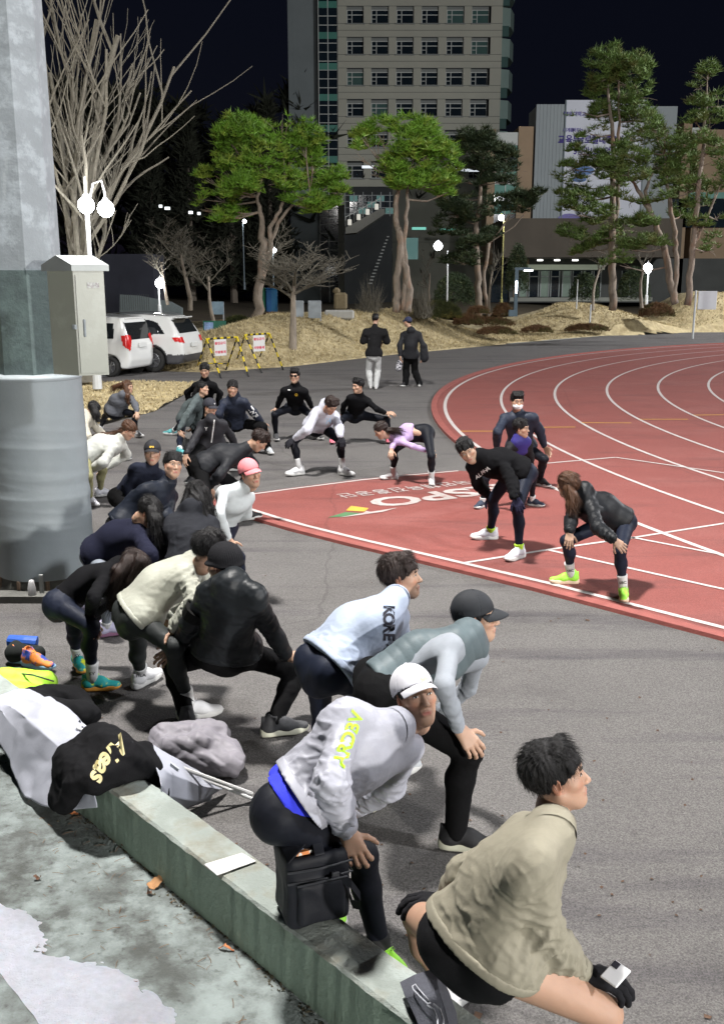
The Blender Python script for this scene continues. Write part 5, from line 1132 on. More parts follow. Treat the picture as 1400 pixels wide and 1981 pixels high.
    flt = (chestF, top.get('flat', .70+.15*lo_)); rw = (.112+.036*lo_)*s*r_; rc = (.126+.026*lo_)*s*r_
    a0 = J['pe']-spine*(.06)*s
    tv.cap(a0, mid, (.126+.052*lo_)*s*r_, rw, .03, flat=(nrm(pelF*.6+chestF*.4), .74+.10*lo_)); tv.cap(mid, chest, rw, rc, .05, flat=flt); tv.cap(chest, J['ne']-spine*.02, rc*.92, .07*s, .05, flat=flt)
    if fem: tv.ell(chest+chestF*.06*s, np.stack([latS, chestF, spine]), (.11*s, .06*s, .07*s), .04)
    tv.cap(J['shL']-spine*.015, J['shR']-spine*.015, (.044+.006*lo_)*s, (.044+.006*lo_)*s, .06, flat=(chestF, .9))
    for k, sg in (('L', 1), ('R', -1)):
        sd_ = J['sh'+k]*.72+J['ne']*.28-spine*.05*s; wv = J['pe']*.45+chest*.55+latS*sg*.05*s; tv.cap(chest-spine*.01, J['sh'+k]-spine*.075*s-chestF*.01, (.085+.02*lo_)*s, (.05+.018*lo_)*s, .07, flat=(chestF, .85)); tv.cap(sd_, wv, (.062+.012*lo_)*s, (.075+.03*lo_)*s, .05, flat=(chestF, .8))
        tv.cap(J['ne']-spine*.03*s+latS*sg*.03, J['sh'+k]-spine*.02*s, .054*s, (.044+.012*lo_)*s, .03)
    if lo_ > .6: tv.cap(J['hpL']+spine*.035, J['hpR']+spine*.035, (.108+.02*lo_)*s*r_, (.108+.02*lo_)*s*r_, .05)
    if lo_ > .6 and dist < 9.5:
        nkd = nrm(nb-J['ne']); cb_ = MB(); cb_.tube([J['ne']+nkd*.0-base, J['ne']+nkd*.022*s-base, J['ne']+nkd*.046*s-base, J['ne']+nkd*.046*s-base, J['ne']+nkd*.02*s-base], [.0745*s, .0735*s, .072*s, .0665*s, .066*s], 22, cap=False); cb_.build('collar', top['m'], root, smooth=True)
        A0 = tv.A.copy(); tv.A = tv.A-.0035; tv.cut(J['pe']+spine*(hem-.002)*s, -spine); tv.cut(J['pe']+spine*(hem+.035)*s, spine); Vh, Qh = tv.mesh(); tv.A = A0
        if len(Vh): link('hem_band', mesh_np('hem_band', smooth_mesh(Vh, Qh, 1)-base, Qh, [top['m']]), root)
    tv.cut(J['pe']+spine*hem*s, -spine)
    for k in 'LR':
        sh, el, wr = J['sh'+k], J['el'+k], J['wr'+k]; ra = (.047+.012*lo_)*s*r_; re = (.038+.027*lo_)*s*r_; rr = (.029+.018*lo_)*s*r_; kk_ = .04+.01*lo_
        we = el+(wr-el)*top.get('sleeve', .98) if not top.get('tee') else None
        if we is None: tv.cap(sh, el*.9+sh*.1, ra, re*1.35, .035)
        else:
            tv.cap(sh*.93+J['ne']*.07-spine*.025*s, el, ra*.94, re, .020); tv.cap(el, (el+we)/2, re, (re+rr)/2*1.05, .025); tv.cap((el+we)/2, we, (re+rr)/2*1.05, rr, .02)
            if top.get('cuff') or (lo_ > .6 and dist < 9.5): cfb = MB(); ua = nrm(wr-el); cfb.tube([we-ua*.035-base, we-ua*.03-base, we+ua*.004-base, we+ua*.008-base], [rr*1.03, rr*1.10, rr*1.06, rr*.9], 18); cfb.build('cuff', top['m'], root, smooth=True)
    nkd = nrm(nb-J['ne'])
    if top.get('collar', 1): tv.cap(J['ne']-nkd*.02, J['ne']+nkd*(.004+.024*top.get('collar', 1)), (.064+.004*lo_)*s, (.066+.006*lo_)*s, .03)
    if top.get('hood'):
        c0 = J['ne']-chestF*.05+nkd*.02; tv.cap(c0+latS*.07+chestF*.02, c0+latS*.03-chestF*.035, .034, .046, .05); tv.cap(c0-latS*.07+chestF*.02, c0-latS*.03-chestF*.035, .034, .046, .05); tv.cap(c0-chestF*.03-spine*.01, c0-chestF*.035-spine*.11, .062, .03, .05, flat=(chestF, .75))
    Vt, Qt = tv.mesh(); Vt = smooth_mesh(Vt, Qt, 1); N = vnormals(Vt, Qt)
    if top.get('quilt'):
        q = (Vt-J['pe'])@spine; N_ = N; band = np.abs(np.sin(q*math.pi/.062+.6*snoise(Vt*4, seed)))**.5; Vt = Vt+N_*((band-.6)*top['quilt'])[:, None]
    V0 = Vt; amp = min(top.get('amp', .0018+.0092*lo_), .012)
    Vt = bone_folds(Vt, N, [(J['pe'], J['ne'])]+[(J['sh'+k], J['el'+k]) for k in 'LR']+[(J['el'+k], J['wr'+k]) for k in 'LR'], amp, seed+40, [J['elL'], J['elR'], J['wrL'], J['wrR'], J['pe']], np.where(np.min([np.linalg.norm(V0-J[k_], axis=1) for k_ in ('elL', 'elR', 'wrL', 'wrR')], 0) < .14, 1, np.clip(((V0-J['pe'])@spine-hem*s)/.05, .08, 1)))
    jm = [top['m']]; me = mesh_np('top', Vt-base, Qt, jm)
    if top.get('hemband') and lod: pass
    nm = top.get('name', 'jacket'); me.name = nm; jo = link(nm, me, root); J['bvh'] = BVHTree.FromPolygons([tuple(x) for x in Vt], [tuple(int(i) for i in q) for q in Qt]) if (d.get('decals') or top.get('zip')) else None
    if top.get('yoke'):                                              # vest body over sleeves of another cloth
        yv = Vol(lo, hi, h); yv.cap(a0, mid, (.15+.035*lo_)*s*r_, rw+.014, .03, flat=(nrm(pelF*.6+chestF*.4), .78)); yv.cap(mid, chest, rw+.014, rc+.014, .05, flat=(chestF, .76)); yv.cap(chest, J['ne']-spine*.02, rc*.96+.008, .084*s, .05, flat=(chestF, .8)); yv.cap(J['ne'], J['ne']+nkd*.05, .076, .074, .03)
        yv.cap(J['shL']*.6+J['ne']*.4, J['shR']*.6+J['ne']*.4, .062, .062, .05)
        yv.cut(J['pe']+spine*(hem)*s, -spine)
        Vy, Qy = yv.mesh(); Vy = smooth_mesh(Vy, Qy, 1); N = vnormals(Vy, Qy); q = (Vy-J['pe'])@spine; Vy = Vy+N*((np.abs(np.sin(q*math.pi/.05))**.5-.6)*.003)[:, None]; Vy = folds(Vy, N, .004, seed+4, 12)
        link('vest', mesh_np('vest', Vy-base, Qy, [top['yoke']]), root)
    if top.get('band'):                                              # shirt tail or waistband showing under the hem
        bv = Vol(lo, hi, h); c, m_, n_ = top['band']; bv.cap(J['pe']-spine*.04, J['pe']+spine*.12, .150*s, .140*s, 0, flat=(pelF, .76)); bv.cut(J['pe']+spine*(hem-c)*s, -spine); bv.cut(J['pe']+spine*(hem+.05)*s, spine)
        for k in 'LR': bv.ell(J['hp'+k]-pelF*.035*s+spine*.005, None, (.102*s,)*3, .05)
        bv.cut(J['pe']+spine*(hem-c)*s, -spine); bv.cut(J['pe']+spine*(hem+.05)*s, spine)
        Vy, Qy = bv.mesh(); link(n_, mesh_np(n_, smooth_mesh(Vy, Qy, 1)-base, Qy, [m_]), root)
    if d.get('armband'):
        k = d['armband'][0]; a, b_ = J['sh'+k]*.45+J['el'+k]*.55, J['sh'+k]*.2+J['el'+k]*.8; bb = MB(); bb.tube([a-base, b_-base], (.052+.016*lo_)*s+.008, 16); bb.build('armband', cloth('armband', (.01, .01, .01), .7), root)
    # --- socks and shoes
    for k in 'LR':
        kn, an = J['kn'+k], J['an'+k]; t = J['toe'][k]; t = t if np.linalg.norm(t) > .02 else J['fwd']*.2; yaw = math.atan2(t[0], -t[1])
        M = M4(rotz(yaw)*s*1.0*(.95 if fem else 1.0), ft[k]-base+np.array([0, 0, .013])); up, so = shoes[0], shoes[1]
        sh_ = bare(ME_SHOE, up, 'shoe', root, M); s2 = bare(ME_SOLE, so, 'sole', sh_, Matrix.Identity(4))
        if dist < 13: bare(ME_LACE, shoes[2] if len(shoes) > 2 else up, 'laces', sh_, Matrix.Identity(4))
        if d.get('sock') is not None:
            top_ = kn+(an-kn)*(1-d['sock'][1]); sv = MB(); a = an+np.array([0, 0, -.0]); sv.tube([a-base+[0, 0, -.01], a-base+(top_-a)*.45, a-base+(top_-a)*.9, top_-base], [.038*s, .041*s, .046*s, .047*s], 18)
            so_ = sv.build('sock', d['sock'][0], root, smooth=True)
            if len(d['sock']) > 2 and dist < 12:
                c = an+(top_-an)*.62; n = nrm(np.array([0, 0, H])-c); n = nrm(n-nrm(top_-an)*(n@nrm(top_-an))); rt = nrm(np.cross(nrm(top_-an), n)); 
                put_text('sock_print', d['sock'][2], .035, c+n*.051, rt, nrm(top_-an), d['sock'][3], root, base=base, bold=.0006)
    # --- hair and hat
    hm = d.get('hairm', m_hair_b)
    if d.get('hair'):
        V, Q = get_hair(d['hair'], lod, seed); 
        if d.get('cap'):
            k = V[:, 2] < .05; keep = k[Q].all(1); Q = Q[keep]; V = V*np.array([.97, .97, 1])
        link('hair', mesh_np('hair', H2W(V)-base, Q, [hm]), root)
    for ch in d.get('lock', []):                                      # falling hair: pixel chain (x, y, dY, radius)
        pts = [P(c[0], c[1], J['hd'][1]+c[2]) for c in ch]; rad = [c[3] for c in ch]; pa = np.array(pts)
        hv = Vol(pa.min(0)-.1, pa.max(0)+.1, .006 if lod == 'hi' else .011)
        for a, b_, ra, rb in zip(pts[:-1], pts[1:], rad[:-1], rad[1:]): hv.cap(a, b_, ra, rb, .02)
        V, Q = hv.mesh(); N = vnormals(V, Q); ax_ = nrm(pa[-1]-pa[0]); q = V*70; q = q-np.outer(q@ax_, ax_)*.9; V = V+N*(.006*ridged(q, seed+9)+.004*snoise(q*.5, seed))[:, None]
        r = np.random.default_rng(seed); kk = r.choice(len(V), min(len(V), 700 if lod == 'hi' else 200)); D = np.tile(ax_, (len(kk), 1))*.9+N[kk]*.12+r.normal(0, .12, (len(kk), 3)); D /= np.linalg.norm(D, axis=1, keepdims=True)
        sv, sq = strand_ribbons(None, '', V[kk], D, 4, r.uniform(.05, .12, len(kk)), (0, 0, -.35), .0013 if lod == 'hi' else .003, None, r, .06)
        link('hair', mesh_np('hair', np.vstack([V, sv])-base, np.vstack([Q, sq+len(V)]), [hm]), root)
    if d.get('cap'):
        cm = d['cap']; co = bare(ME_CAP, cm, 'cap', root, MH@M4(rotx(d.get('captilt', -.04)), (0, 0, .0))); bare(ME_BRIM, cm, 'brim', co, Matrix.Identity(4)); bare(ME_BTN, cm, 'cap_button', co, Matrix.Identity(4))
        if d.get('caplogo'): lg = d['caplogo']; put_text('cap_print', lg[0], lg[2], H2W(np.array([[lg[3] if len(lg) > 3 else 0, -.0845, .066]]))[0], Rh@np.array([1, 0, 0]), Rh@nrm([0, .5, 1]), lg[1], root, base=base, bold=.001)
    if d.get('beanie'):
        bv = Vol((-.13, -.13, -.06), (.13, .16, .2), .005); bv.ell((0, .022, .04), None, (.09, .109, .10), 0); bv.cut((0, 0, .0), (0, -.4, -1)); bv.cap((0, -.02, .02), (0, .04, .0), .092, .095, .01, flat=(np.array([0, 0, 1.]), .25)); V, Q = bv.mesh(); N = vnormals(V, Q); az = np.arctan2(V[:, 0], V[:, 1]-.02); V = V+N*(.0015*np.sin(az*46))[:, None]; link('beanie', mesh_np('beanie', H2W(V)-base, Q, [d['beanie']]), root)
    if d.get('glasses'):
        b = MB()
        for sx in (-1, 1):
            b.box((sx*.033, -.094, .005), (.05, .008, .032), rotz(sx*.18), 0, bev=.006); b.tube([(sx*.06, -.088, .012), (sx*.078, .01, .008)], .003, 5)
        b.tube([(-.012, -.1, .01), (.012, -.1, .01)], .003, 5); b.build('sunglasses', mat('dark_lens', (.01, .01, .012), .08, .05, spec=.8), root, M=MH)
    if d.get('mask'):
        mv = Vol((-.1, -.15, -.14), (.1, .05, .04), .005); mv.ell((0, -.032, -.052), None, (.068, .078, .062), 0); mv.cap((0, -.095, -.02), (0, -.105, -.045), .018, .016, .03); mv.cut((0, -.03, 0), (0, 1, 0)); mv.cut((0, 0, -.012), (0, -.25, 1)); mv.cut((0, 0, -.11), (0, 0, -1))
        V, Q = mv.mesh(); V[:, 1] += .0025*np.sin(V[:, 2]*330); link('face_mask', mesh_np('face_mask', H2W(V)-base, Q, [mat('mask_white', (.72, .73, .75), .8, .03)]), root)
    # --- prints, zips
    def decal(name, body_, size, pa, pb, up_px, m_, bold=.001, sx=1):
        """letters one after another from pixel pa to pixel pb, projected on the garment; up_px is the pixel direction of the letters' tops"""
        up2 = np.array(up_px, float)/np.linalg.norm(up_px)
        for i, ch in enumerate(body_):
            if ch == ' ': continue
            t = (i+.5)/len(body_); px = np.array(pa)*(1-t)+np.array(pb)*t; c = P(px[0], px[1], J['ne'][1]); toC = nrm(np.array([0, 0, H])-c); hit = J['bvh'].ray_cast(Vector(c+toC*1.2), Vector(-toC))
            if hit[0] is None: continue
            c = np.array(hit[0]); rr0 = P(px[0]+1, px[1], c[1])-P(px[0], px[1], c[1]); uu0 = P(px[0], px[1]-1, c[1])-P(px[0], px[1], c[1]); up = nrm(rr0*up2[0]-uu0*up2[1]); right = nrm(np.cross(up, toC)); V, Fc = text_mesh(ch, size, bold); W = []
            for x, y, _ in V:
                p = c+right*x*sx+up*y; h2 = J['bvh'].ray_cast(Vector(p+toC*.3), Vector(-toC)); q = np.array(h2[0]) if h2[0] is not None else p
                W.append((q if abs((q-c)@toC) < .05 else p)+toC*.004)
            link(name, mesh_np(name, np.array(W)-base, Fc, [m_], False), root)
    for dc in d.get('decals', []): decal(*dc)
    if top.get('zip'):
        pts = []
        for t in np.linspace(0, 1, 14):
            px = (np.array(top['zip'][0])*(1-t)+np.array(top['zip'][1])*t); c = P(px[0], px[1], J['ne'][1]); toC = nrm(np.array([0, 0, H])-c); hit = J['bvh'].ray_cast(Vector(c+toC*1.2), Vector(-toC))
            if hit[0] is not None: pts.append(np.array(hit[0])+toC*.003)
        if len(pts) > 2: b = MB(); b.tube(np.array(pts)-base, top['zip'][3] if len(top['zip']) > 3 else .006, 5); b.build('zip', top['zip'][2], root)
    J['root'] = root; J['base'] = base; J['H2W'] = H2W; J['Rh'] = Rh; return J
print('people lib', round(time.time()-T0, 1))
# ------------------------------------------------------------------ people: the crowd
BLK = (.006, .012, .014); NVY = (.012, .016, .032)
white_sole = mat('sole_white', (.48, .48, .47), .6, .05, 20); cream_sole = mat('sole_cream', (.52, .52, .42), .6, .06, 20); orange_sole = mat('sole_orange', (.62, .28, .05), .6, .1, 20); dark_sole = mat('sole_dark', (.03, .03, .03), .7, .1, 20)
sh_black = mat('shoe_black', (.014, .014, .016), .7, .2, 60, bump=.3, bscale=200); sh_white = mat('shoe_white', (.52, .52, .53), .6, .05, 60, bump=.2, bscale=200)
sh_grey = mat('shoe_grey', (.36, .38, .40), .6, .1, 60, bump=.2, bscale=200); sh_dgrey = mat('shoe_dark_grey', (.045, .046, .05), .7, .2, 60, bump=.3, bscale=200); sh_neon = mat('shoe_neon', (.27, .62, .05), .6, .1, 40); sh_teal = mat('shoe_teal', (.02, .30, .30), .6, .2, 14, col2=(.55, .62, .03), c2=(.5, .55), c2s=11)
sh_lilac = mat('shoe_lilac', (.45, .43, .58), .6, .1, 30); sh_pink = mat('shoe_pink', (.75, .12, .18), .6, .1, 30); sh_pale = mat('shoe_pale_grey', (.52, .52, .56), .6, .1, 30)
neon = mat('neon_print', (.32, .62, .02), .6, .1, 30); ink = mat('dark_print', (.02, .02, .03), .7, .1); whi = mat('white_print', (.65, .65, .65), .6, .05); yelp = mat('yellow_print', (.7, .45, .04), .6, .05); redp = mat('red_print', (.5, .05, .04), .6, .05); tanp = mat('tan_print', (.45, .40, .22), .6, .05)
sk_w = mat('sock_white', (.54, .54, .54), .9, .04, 40, bump=.3, bscale=200); sk_g = mat('sock_grey', (.25, .24, .23), .9, .06, 40, bump=.3, bscale=200); sk_n = mat('sock_neon', (.42, .7, .05), .9, .1, 40); sk_k = mat('sock_khaki', (.30, .28, .13), .9, .06, 40); sk_b = mat('sock_black', (.012, .012, .012), .9, .1)
tights = dict(m=cloth('black_tights', (.006, .007, .011), .6, 'tight'), name='leggings'); ntights = dict(m=cloth('navy_tights', (.008, .011, .022), .6, 'tight'), name='leggings')
trous = dict(m=cloth('black_trousers', (.0055, .0055, .006), .85, 'soft'), name='trousers', loose=.35, r=1.02, len=.97); gtights = dict(m=cloth('charcoal_tights', (.022, .025, .025), .6, 'tight'), name='leggings', len=.82)
def blacktop(**k): q = dict(m=cloth('black_top', (.006, .006, .007), .85, 'soft'), loose=.5, name='sweatshirt'); q.update(k); return q
PEO = {}
def add(key, **d): PEO[key] = person(d)
# 1 beige jacket, front right
add('beige', label='person in beige jacket, black shorts and black gloves squatting at the front right', h=1.77, fb=140, fc=100, skin=1, hs=1.03,
    pe=(925, 1838), ne=(1066, 1612, -.03), head=(1076, 1500, 84, -12, 4, .1), hpx=140, hair='part', glove=('black', (.012, .012, .014)), hand=0,
    R=dict(sh=(1040, 1655), el=(1048, 1800), wr=(1118, 1880), ht=(1200, 1902), pn=(-.1, .1, -1), kn=(1170, 1960), ft=(1135, 2165), toe=(1225, 2130)),
    L=dict(sh=(1022, 1600), el=(900, 1692), wr=(868, 1742), ht=(800, 1742), pn=(0, 0, -1), kn=(806, 1772), ft=(866, 1960), toe=(905, 1925)),
    top=dict(m=cloth('beige_jacket', (.21, .195, .15), .7, 'shell'), loose=.9, hem=.015, ff=11, collar=.9, cuff=1, name='jacket'),
    bot=dict(m=cloth('black_shorts', (.008, .008, .009), .8, 'soft'), name='shorts', short=.48, bare=1, r=1.0, amp=.0012), shoe=(sh_white, white_sole, sh_white), sock=(sk_w, .42))
# 2 white cap, translucent shell
add('whitecap', label='person in white cap and silvery windbreaker with neon sleeve letters squatting beside the black bag', h=1.80, fb=75, fc=55, skin=1, hs=1.02,
    pe=(563, 1556), ne=(757, 1408, -.08), head=(803, 1344, 20, -17, -6, .08), hpx=118, hair='short', cap=mat('cap_white', (.52, .52, .56), .8, .03, 20), captilt=-.14, caplogo=('NB', mat('cap_gold', (.5, .42, .25), .5, .1), .022, .02),
    R=dict(sh=(682, 1375), el=(640, 1512, -.12), wr=(668, 1600), ht=(694, 1662), kn=(702, 1655), ft=(738, 1885), toe=(785, 1925)),
    L=dict(sh=(798, 1440), el=(752, 1520), wr=(690, 1560), ht=(660, 1590), kn=(640, 1690), ft=(578, 1782), toe=(606, 1788)),
    top=dict(m=cloth('silver_shell', (.30, .305, .35), .38, 'shell'), loose=.85, hem=.045, amp=.009, ff=13, collar=1.3, cuff=1, name='windbreaker', band=(.055, cloth('blue_shirt', (.04, .05, .62), .7), 'shirt_hem')),
    bot=dict(tights), shoe=(sh_neon, white_sole, sh_neon), sock=(sk_b, .2),
    decals=[('sleeve_lettering', 'VBDRA', .066, (694, 1378), (656, 1480), (-1, -.4), neon, .002, 1.0)])
# 3 grey vest
add('vest', label='person in black cap and grey vest over grey sleeves lunging behind the white capped one', h=1.78, fb=95, fc=82, skin=0,
    pe=(735, 1330), ne=(905, 1228, -.02), head=(921, 1192, 80, -2, 0, .05), hpx=100, hair='short', cap=mat('cap_black', (.012, .014, .018), .8, .1, 20), captilt=.05,
    R=dict(sh=(877, 1252), el=(858, 1328), wr=(886, 1407), ht=(922, 1452), kn=(905, 1452), ft=(880, 1645), toe=(950, 1652)),
    L=dict(sh=(930, 1268), el=(905, 1330), wr=(850, 1375), kn=(745, 1440), ft=(728, 1562), toe=(757, 1535)),
    top=dict(m=cloth('grey_melange', (.25, .27, .30), .85, 'knit'), loose=.15, hem=.0, amp=.004, name='long_sleeve', yoke=cloth('slate_vest', (.085, .11, .12), .5, 'shell')),
    bot=dict(trous), shoe=(sh_black, cream_sole, sh_black), sock=(sk_g, .3))
# 4 light blue KOREA jacket
add('korea', label='person in pale blue jacket with KOREA down the sleeve looking to the track', h=1.77, fb=120, fc=92, skin=0,
    pe=(628, 1292), ne=(764, 1160, 0), head=(776, 1114, 80, -6, 3, .05), hpx=90, hair='part', hairm=m_hair_db,
    R=dict(sh=(742, 1188), el=(733, 1262), wr=(715, 1325), kn=(735, 1352), ft=(750, 1509), toe=(781, 1500)),
    L=dict(sh=(775, 1190), el=(772, 1240), wr=(728, 1320), kn=(622, 1372), ft=(645, 1495), toe=(680, 1500)),
    top=dict(m=cloth('pale_blue_shell', (.32, .37, .47), .55, 'shell'), loose=1.0, hem=.03, amp=.009, ff=12, collar=1.1, cuff=1, name='jacket'),
    bot=dict(ntights), shoe=(sh_grey, white_sole, sh_grey), sock=(sk_w, .15),
    decals=[('sleeve_lettering', 'KOREA', .074, (751, 1172), (752, 1258), (1, .05), ink, .003, 1.0)])
# 5 black padded jacket seen from behind
add('puffer', label='person in black padded jacket and beanie squatting wide, seen from behind', h=1.76, fb=180, fc=178, skin=1, fem=0,
    pe=(438, 1262), ne=(452, 1120, -.02), head=(432, 1092, -112, 8, 0), hpx=82, beanie=cloth('black_beanie', (.015, .015, .017), .9, 'knit'), hairm=m_hair_b,
    L=dict(sh=(402, 1140), el=(368, 1205), wr=(346, 1252), ht=(322, 1268), kn=(334, 1285), ft=(362, 1408), toe=(352, 1380)),
    R=dict(sh=(497, 1145), el=(517, 1205), wr=(554, 1268), ht=(577, 1273), kn=(580, 1300), ft=(530, 1425), toe=(590, 1418)),
    top=dict(m=cloth('black_shell', (.012, .014, .016), .42, 'shell'), loose=.8, hem=.01, amp=.006, ff=14, hood=1, quilt=.0035, name='padded_jacket'),
    bot=dict(trous, loose=.25), shoe=(sh_dgrey, cream_sole, sh_black), sock=(sk_b, .2), armband=('L',))
# 6 cream jacket
add('cream', label='person in cream windbreaker and charcoal leggings next to the black beanie', h=1.72, fb=120, fc=100, skin=1,
    pe=(262, 1192), ne=(378, 1085, .0), head=(405, 1062, 130, 12, 0), hair='short',
    R=dict(sh=(362, 1108), el=(385, 1165), wr=(340, 1212), ht=(330, 1240), kn=(338, 1252), ft=(368, 1392), toe=(402, 1388)),
    L=dict(sh=(380, 1085, .05), el=(395, 1130), wr=(330, 1190), kn=(268, 1245), ft=(274, 1330), toe=(296, 1318)),
    top=dict(m=cloth('cream_shell', (.33, .335, .285), .6, 'shell'), loose=1.1, hem=.0, amp=.011, ff=14, collar=1, name='windbreaker', ax=1),
    bot=dict(gtights), shoe=(sh_white, white_sole, sh_white), sock=(sk_w, .3, 'FILA', ink))
# 7 long brown hair, teal shoes
add('teal', label='person with long brown hair, black top and teal and yellow shoes bending over one knee', h=1.64, fb=85, fc=78, fem=1, skin=1,
    pe=(125, 1165), ne=(232, 1095), head=(262, 1098, 102, 38, 0), hair='tied', hairm=m_hair_db, lock=[[(250, 1085, -.06, .05), (232, 1105, -.09, .05), (222, 1150, -.1, .035), (215, 1180, -.1, .012)], [(270, 1085, -.05, .05), (250, 1120, -.08, .04), (240, 1160, -.08, .012)]],
    R=dict(sh=(213, 1105), el=(182, 1155), wr=(172, 1195), ht=(192, 1225), kn=(178, 1212), ft=(180, 1338), toe=(218, 1337)),
    L=dict(sh=(238, 1110), el=(225, 1150), wr=(180, 1190), kn=(145, 1215), ft=(152, 1293), toe=(160, 1305)),
    top=blacktop(loose=.35, hem=.02, hood=0), bot=dict(m=cloth('navy_tights', (.008, .011, .022), .6, 'tight'), name='leggings', len=.72), shoe=(sh_teal, orange_sole, neon), sock=(sk_w, .36, 'SY', ink))
# 8 navy jacket bent with hanging hair
add('navy_bent', label='person in navy fleece bent low with black hair hanging, behind the one in teal shoes', h=1.66, fb=90, fc=85, fem=1, skin=1,
    pe=(188, 1072), ne=(275, 1018), head=(290, 990, 80, 45, 0), hair='tied', lock=[[(295, 985, -.05, .05), (303, 1005, -.1, .05), (304, 1035, -.1, .02)]],
    R=dict(sh=(272, 1035), el=(290, 1075), wr=(262, 1110), kn=(215, 1135), ft=(206, 1233), toe=(234, 1229)),
    L=dict(sh=(284, 1015), el=(292, 1045), wr=(255, 1080), kn=(190, 1110), ft=(160, 1190), toe=(185, 1190)),
    top=dict(m=cloth('navy_fleece', (.013, .014, .027), .9, 'soft'), loose=.9, r=1.06, hem=-.02, amp=.009, ff=10, ax=1, name='fleece_jacket'),
    bot=dict(m=cloth('grey_blue_tights', (.17, .19, .22), .7, 'tight'), name='leggings', len=.9), shoe=(sh_lilac, mat('sole_plum', (.25, .12, .2), .6, .1), sh_lilac), sock=(sk_w, .15))
# 9 long black hair from behind
add('blackhair', label='person with long straight black hair and dark grey jacket, back to the camera', h=1.66, fb=165, fc=170, fem=1, skin=0,
    pe=(370, 1100), ne=(368, 990), head=(383, 957, 165, 10, 6), hair='tied', lock=[[(378, 945, -.05, .055), (380, 970, -.11, .062), (392, 1000, -.14, .05), (400, 1030, -.15, .02)], [(372, 950, -.05, .05), (362, 980, -.1, .05), (352, 1005, -.12, .02)], [(392, 950, -.04, .045), (405, 985, -.08, .035), (410, 1010, -.1, .012)]],
    L=dict(sh=(332, 1008), el=(314, 1055), wr=(330, 1100), kn=(318, 1130), ft=(350, 1232), toe=(345, 1215)),
    R=dict(sh=(408, 1008), el=(424, 1055), wr=(418, 1100), kn=(430, 1140), ft=(430, 1240), toe=(440, 1220)),
    top=dict(m=cloth('charcoal_jacket', (.018, .019, .023), .8, 'soft'), loose=1.0, hem=-.04, amp=.009, ff=10, hood=1, name='jacket'), bot=dict(tights), shoe=(sh_black, white_sole), sock=(sk_w, .2))
# 10 pink cap
add('pink', label='person in pink cap and fitted white turtleneck leaning on one knee', h=1.66, fb=60, fc=40, fem=1, skin=1,
    pe=(432, 1022), ne=(466, 945), head=(484, 915, 34, -4, -8), hpx=56, hair='tied', cap=mat('cap_pink', (.66, .20, .22), .8, .04, 20), captilt=-.02,
    R=dict(sh=(434, 948), el=(424, 995), wr=(442, 1042), ht=(452, 1062), kn=(462, 1078), ft=(470, 1160), toe=(490, 1150)),
    L=dict(sh=(482, 958), el=(478, 995), wr=(440, 1010), kn=(425, 1080), ft=(430, 1140), toe=(450, 1140)),
    top=dict(m=cloth('white_knit', (.44, .47, .48), .7, 'tight'), loose=.25, hem=-.05, amp=.004, collar=2.2, name='turtleneck'), bot=dict(ntights), shoe=(sh_white, white_sole), sock=(sk_w, .2))
# 11 bowl hair navy
add('bowl', label='person with black fringe and navy zip jacket leaning right, chin raised', h=1.76, fb=78, fc=60, skin=0,
    pe=(238, 1015), ne=(325, 936), head=(335, 899, 30, -8, 10), hpx=52, hair='bowl',
    R=dict(sh=(288, 945), el=(272, 995), wr=(290, 1040), kn=(290, 1050), ft=(225, 1112), toe=(245, 1115)),
    L=dict(sh=(335, 958), el=(322, 1000), wr=(298, 1040), kn=(310, 1050), ft=(305, 1108), toe=(330, 1110)),
    top=dict(m=cloth('navy_shell', (.009, .012, .02), .55, 'shell'), loose=1.0, hem=-.02, amp=.008, ff=11, collar=1.3, name='jacket'), bot=dict(trous), shoe=(sh_black, white_sole))
# 12 black cap, yellow logo
add('yellowlogo', label='person in black cap with yellow mark and navy top, behind the fringed person', h=1.74, fb=60, fc=35, skin=0,
    pe=(240, 960), ne=(294, 905), head=(295, 875, 8, -2, 2), hpx=48, hair='short', cap=mat('cap_black2', (.014, .014, .018), .8, .1, 20), captilt=-.06, caplogo=('SPO', yelp, .026),
    R=dict(sh=(266, 902), el=(244, 938), wr=(250, 975), kn=(250, 985), ft=(218, 1036), toe=(235, 1040)),
    L=dict(sh=(314, 918), el=(318, 955), wr=(285, 985), kn=(290, 990), ft=(282, 1034), toe=(300, 1038)),
    top=dict(m=cloth('navy_knit', (.018, .021, .034), .8, 'soft'), loose=.4, hem=0, collar=1.8, name='long_sleeve'), bot=dict(trous), shoe=(sh_black, white_sole))
# 13 black jacket bent, looking down
add('bentblack', label='person in black jacket bent over looking down, hand on knee, next to the pink cap', h=1.75, fb=88, fc=80, skin=1,
    pe=(392, 902), ne=(474, 868), head=(502, 852, 95, 48, 0), hair='short', hairm=m_hair_db,
    R=dict(sh=(452, 885), el=(425, 918), wr=(405, 941), ht=(412, 958), kn=(398, 962), ft=(395, 1022), toe=(420, 1022)),
    L=dict(sh=(475, 868), el=(490, 900), wr=(470, 935), kn=(468, 950), ft=(474, 1008), toe=(508, 1004)),
    top=blacktop(loose=.9, name='jacket', hem=-.02, amp=.008, m=cloth('black_shell_soft', (.013, .014, .017), .6, 'shell')), bot=dict(trous), shoe=(sh_black, white_sole))
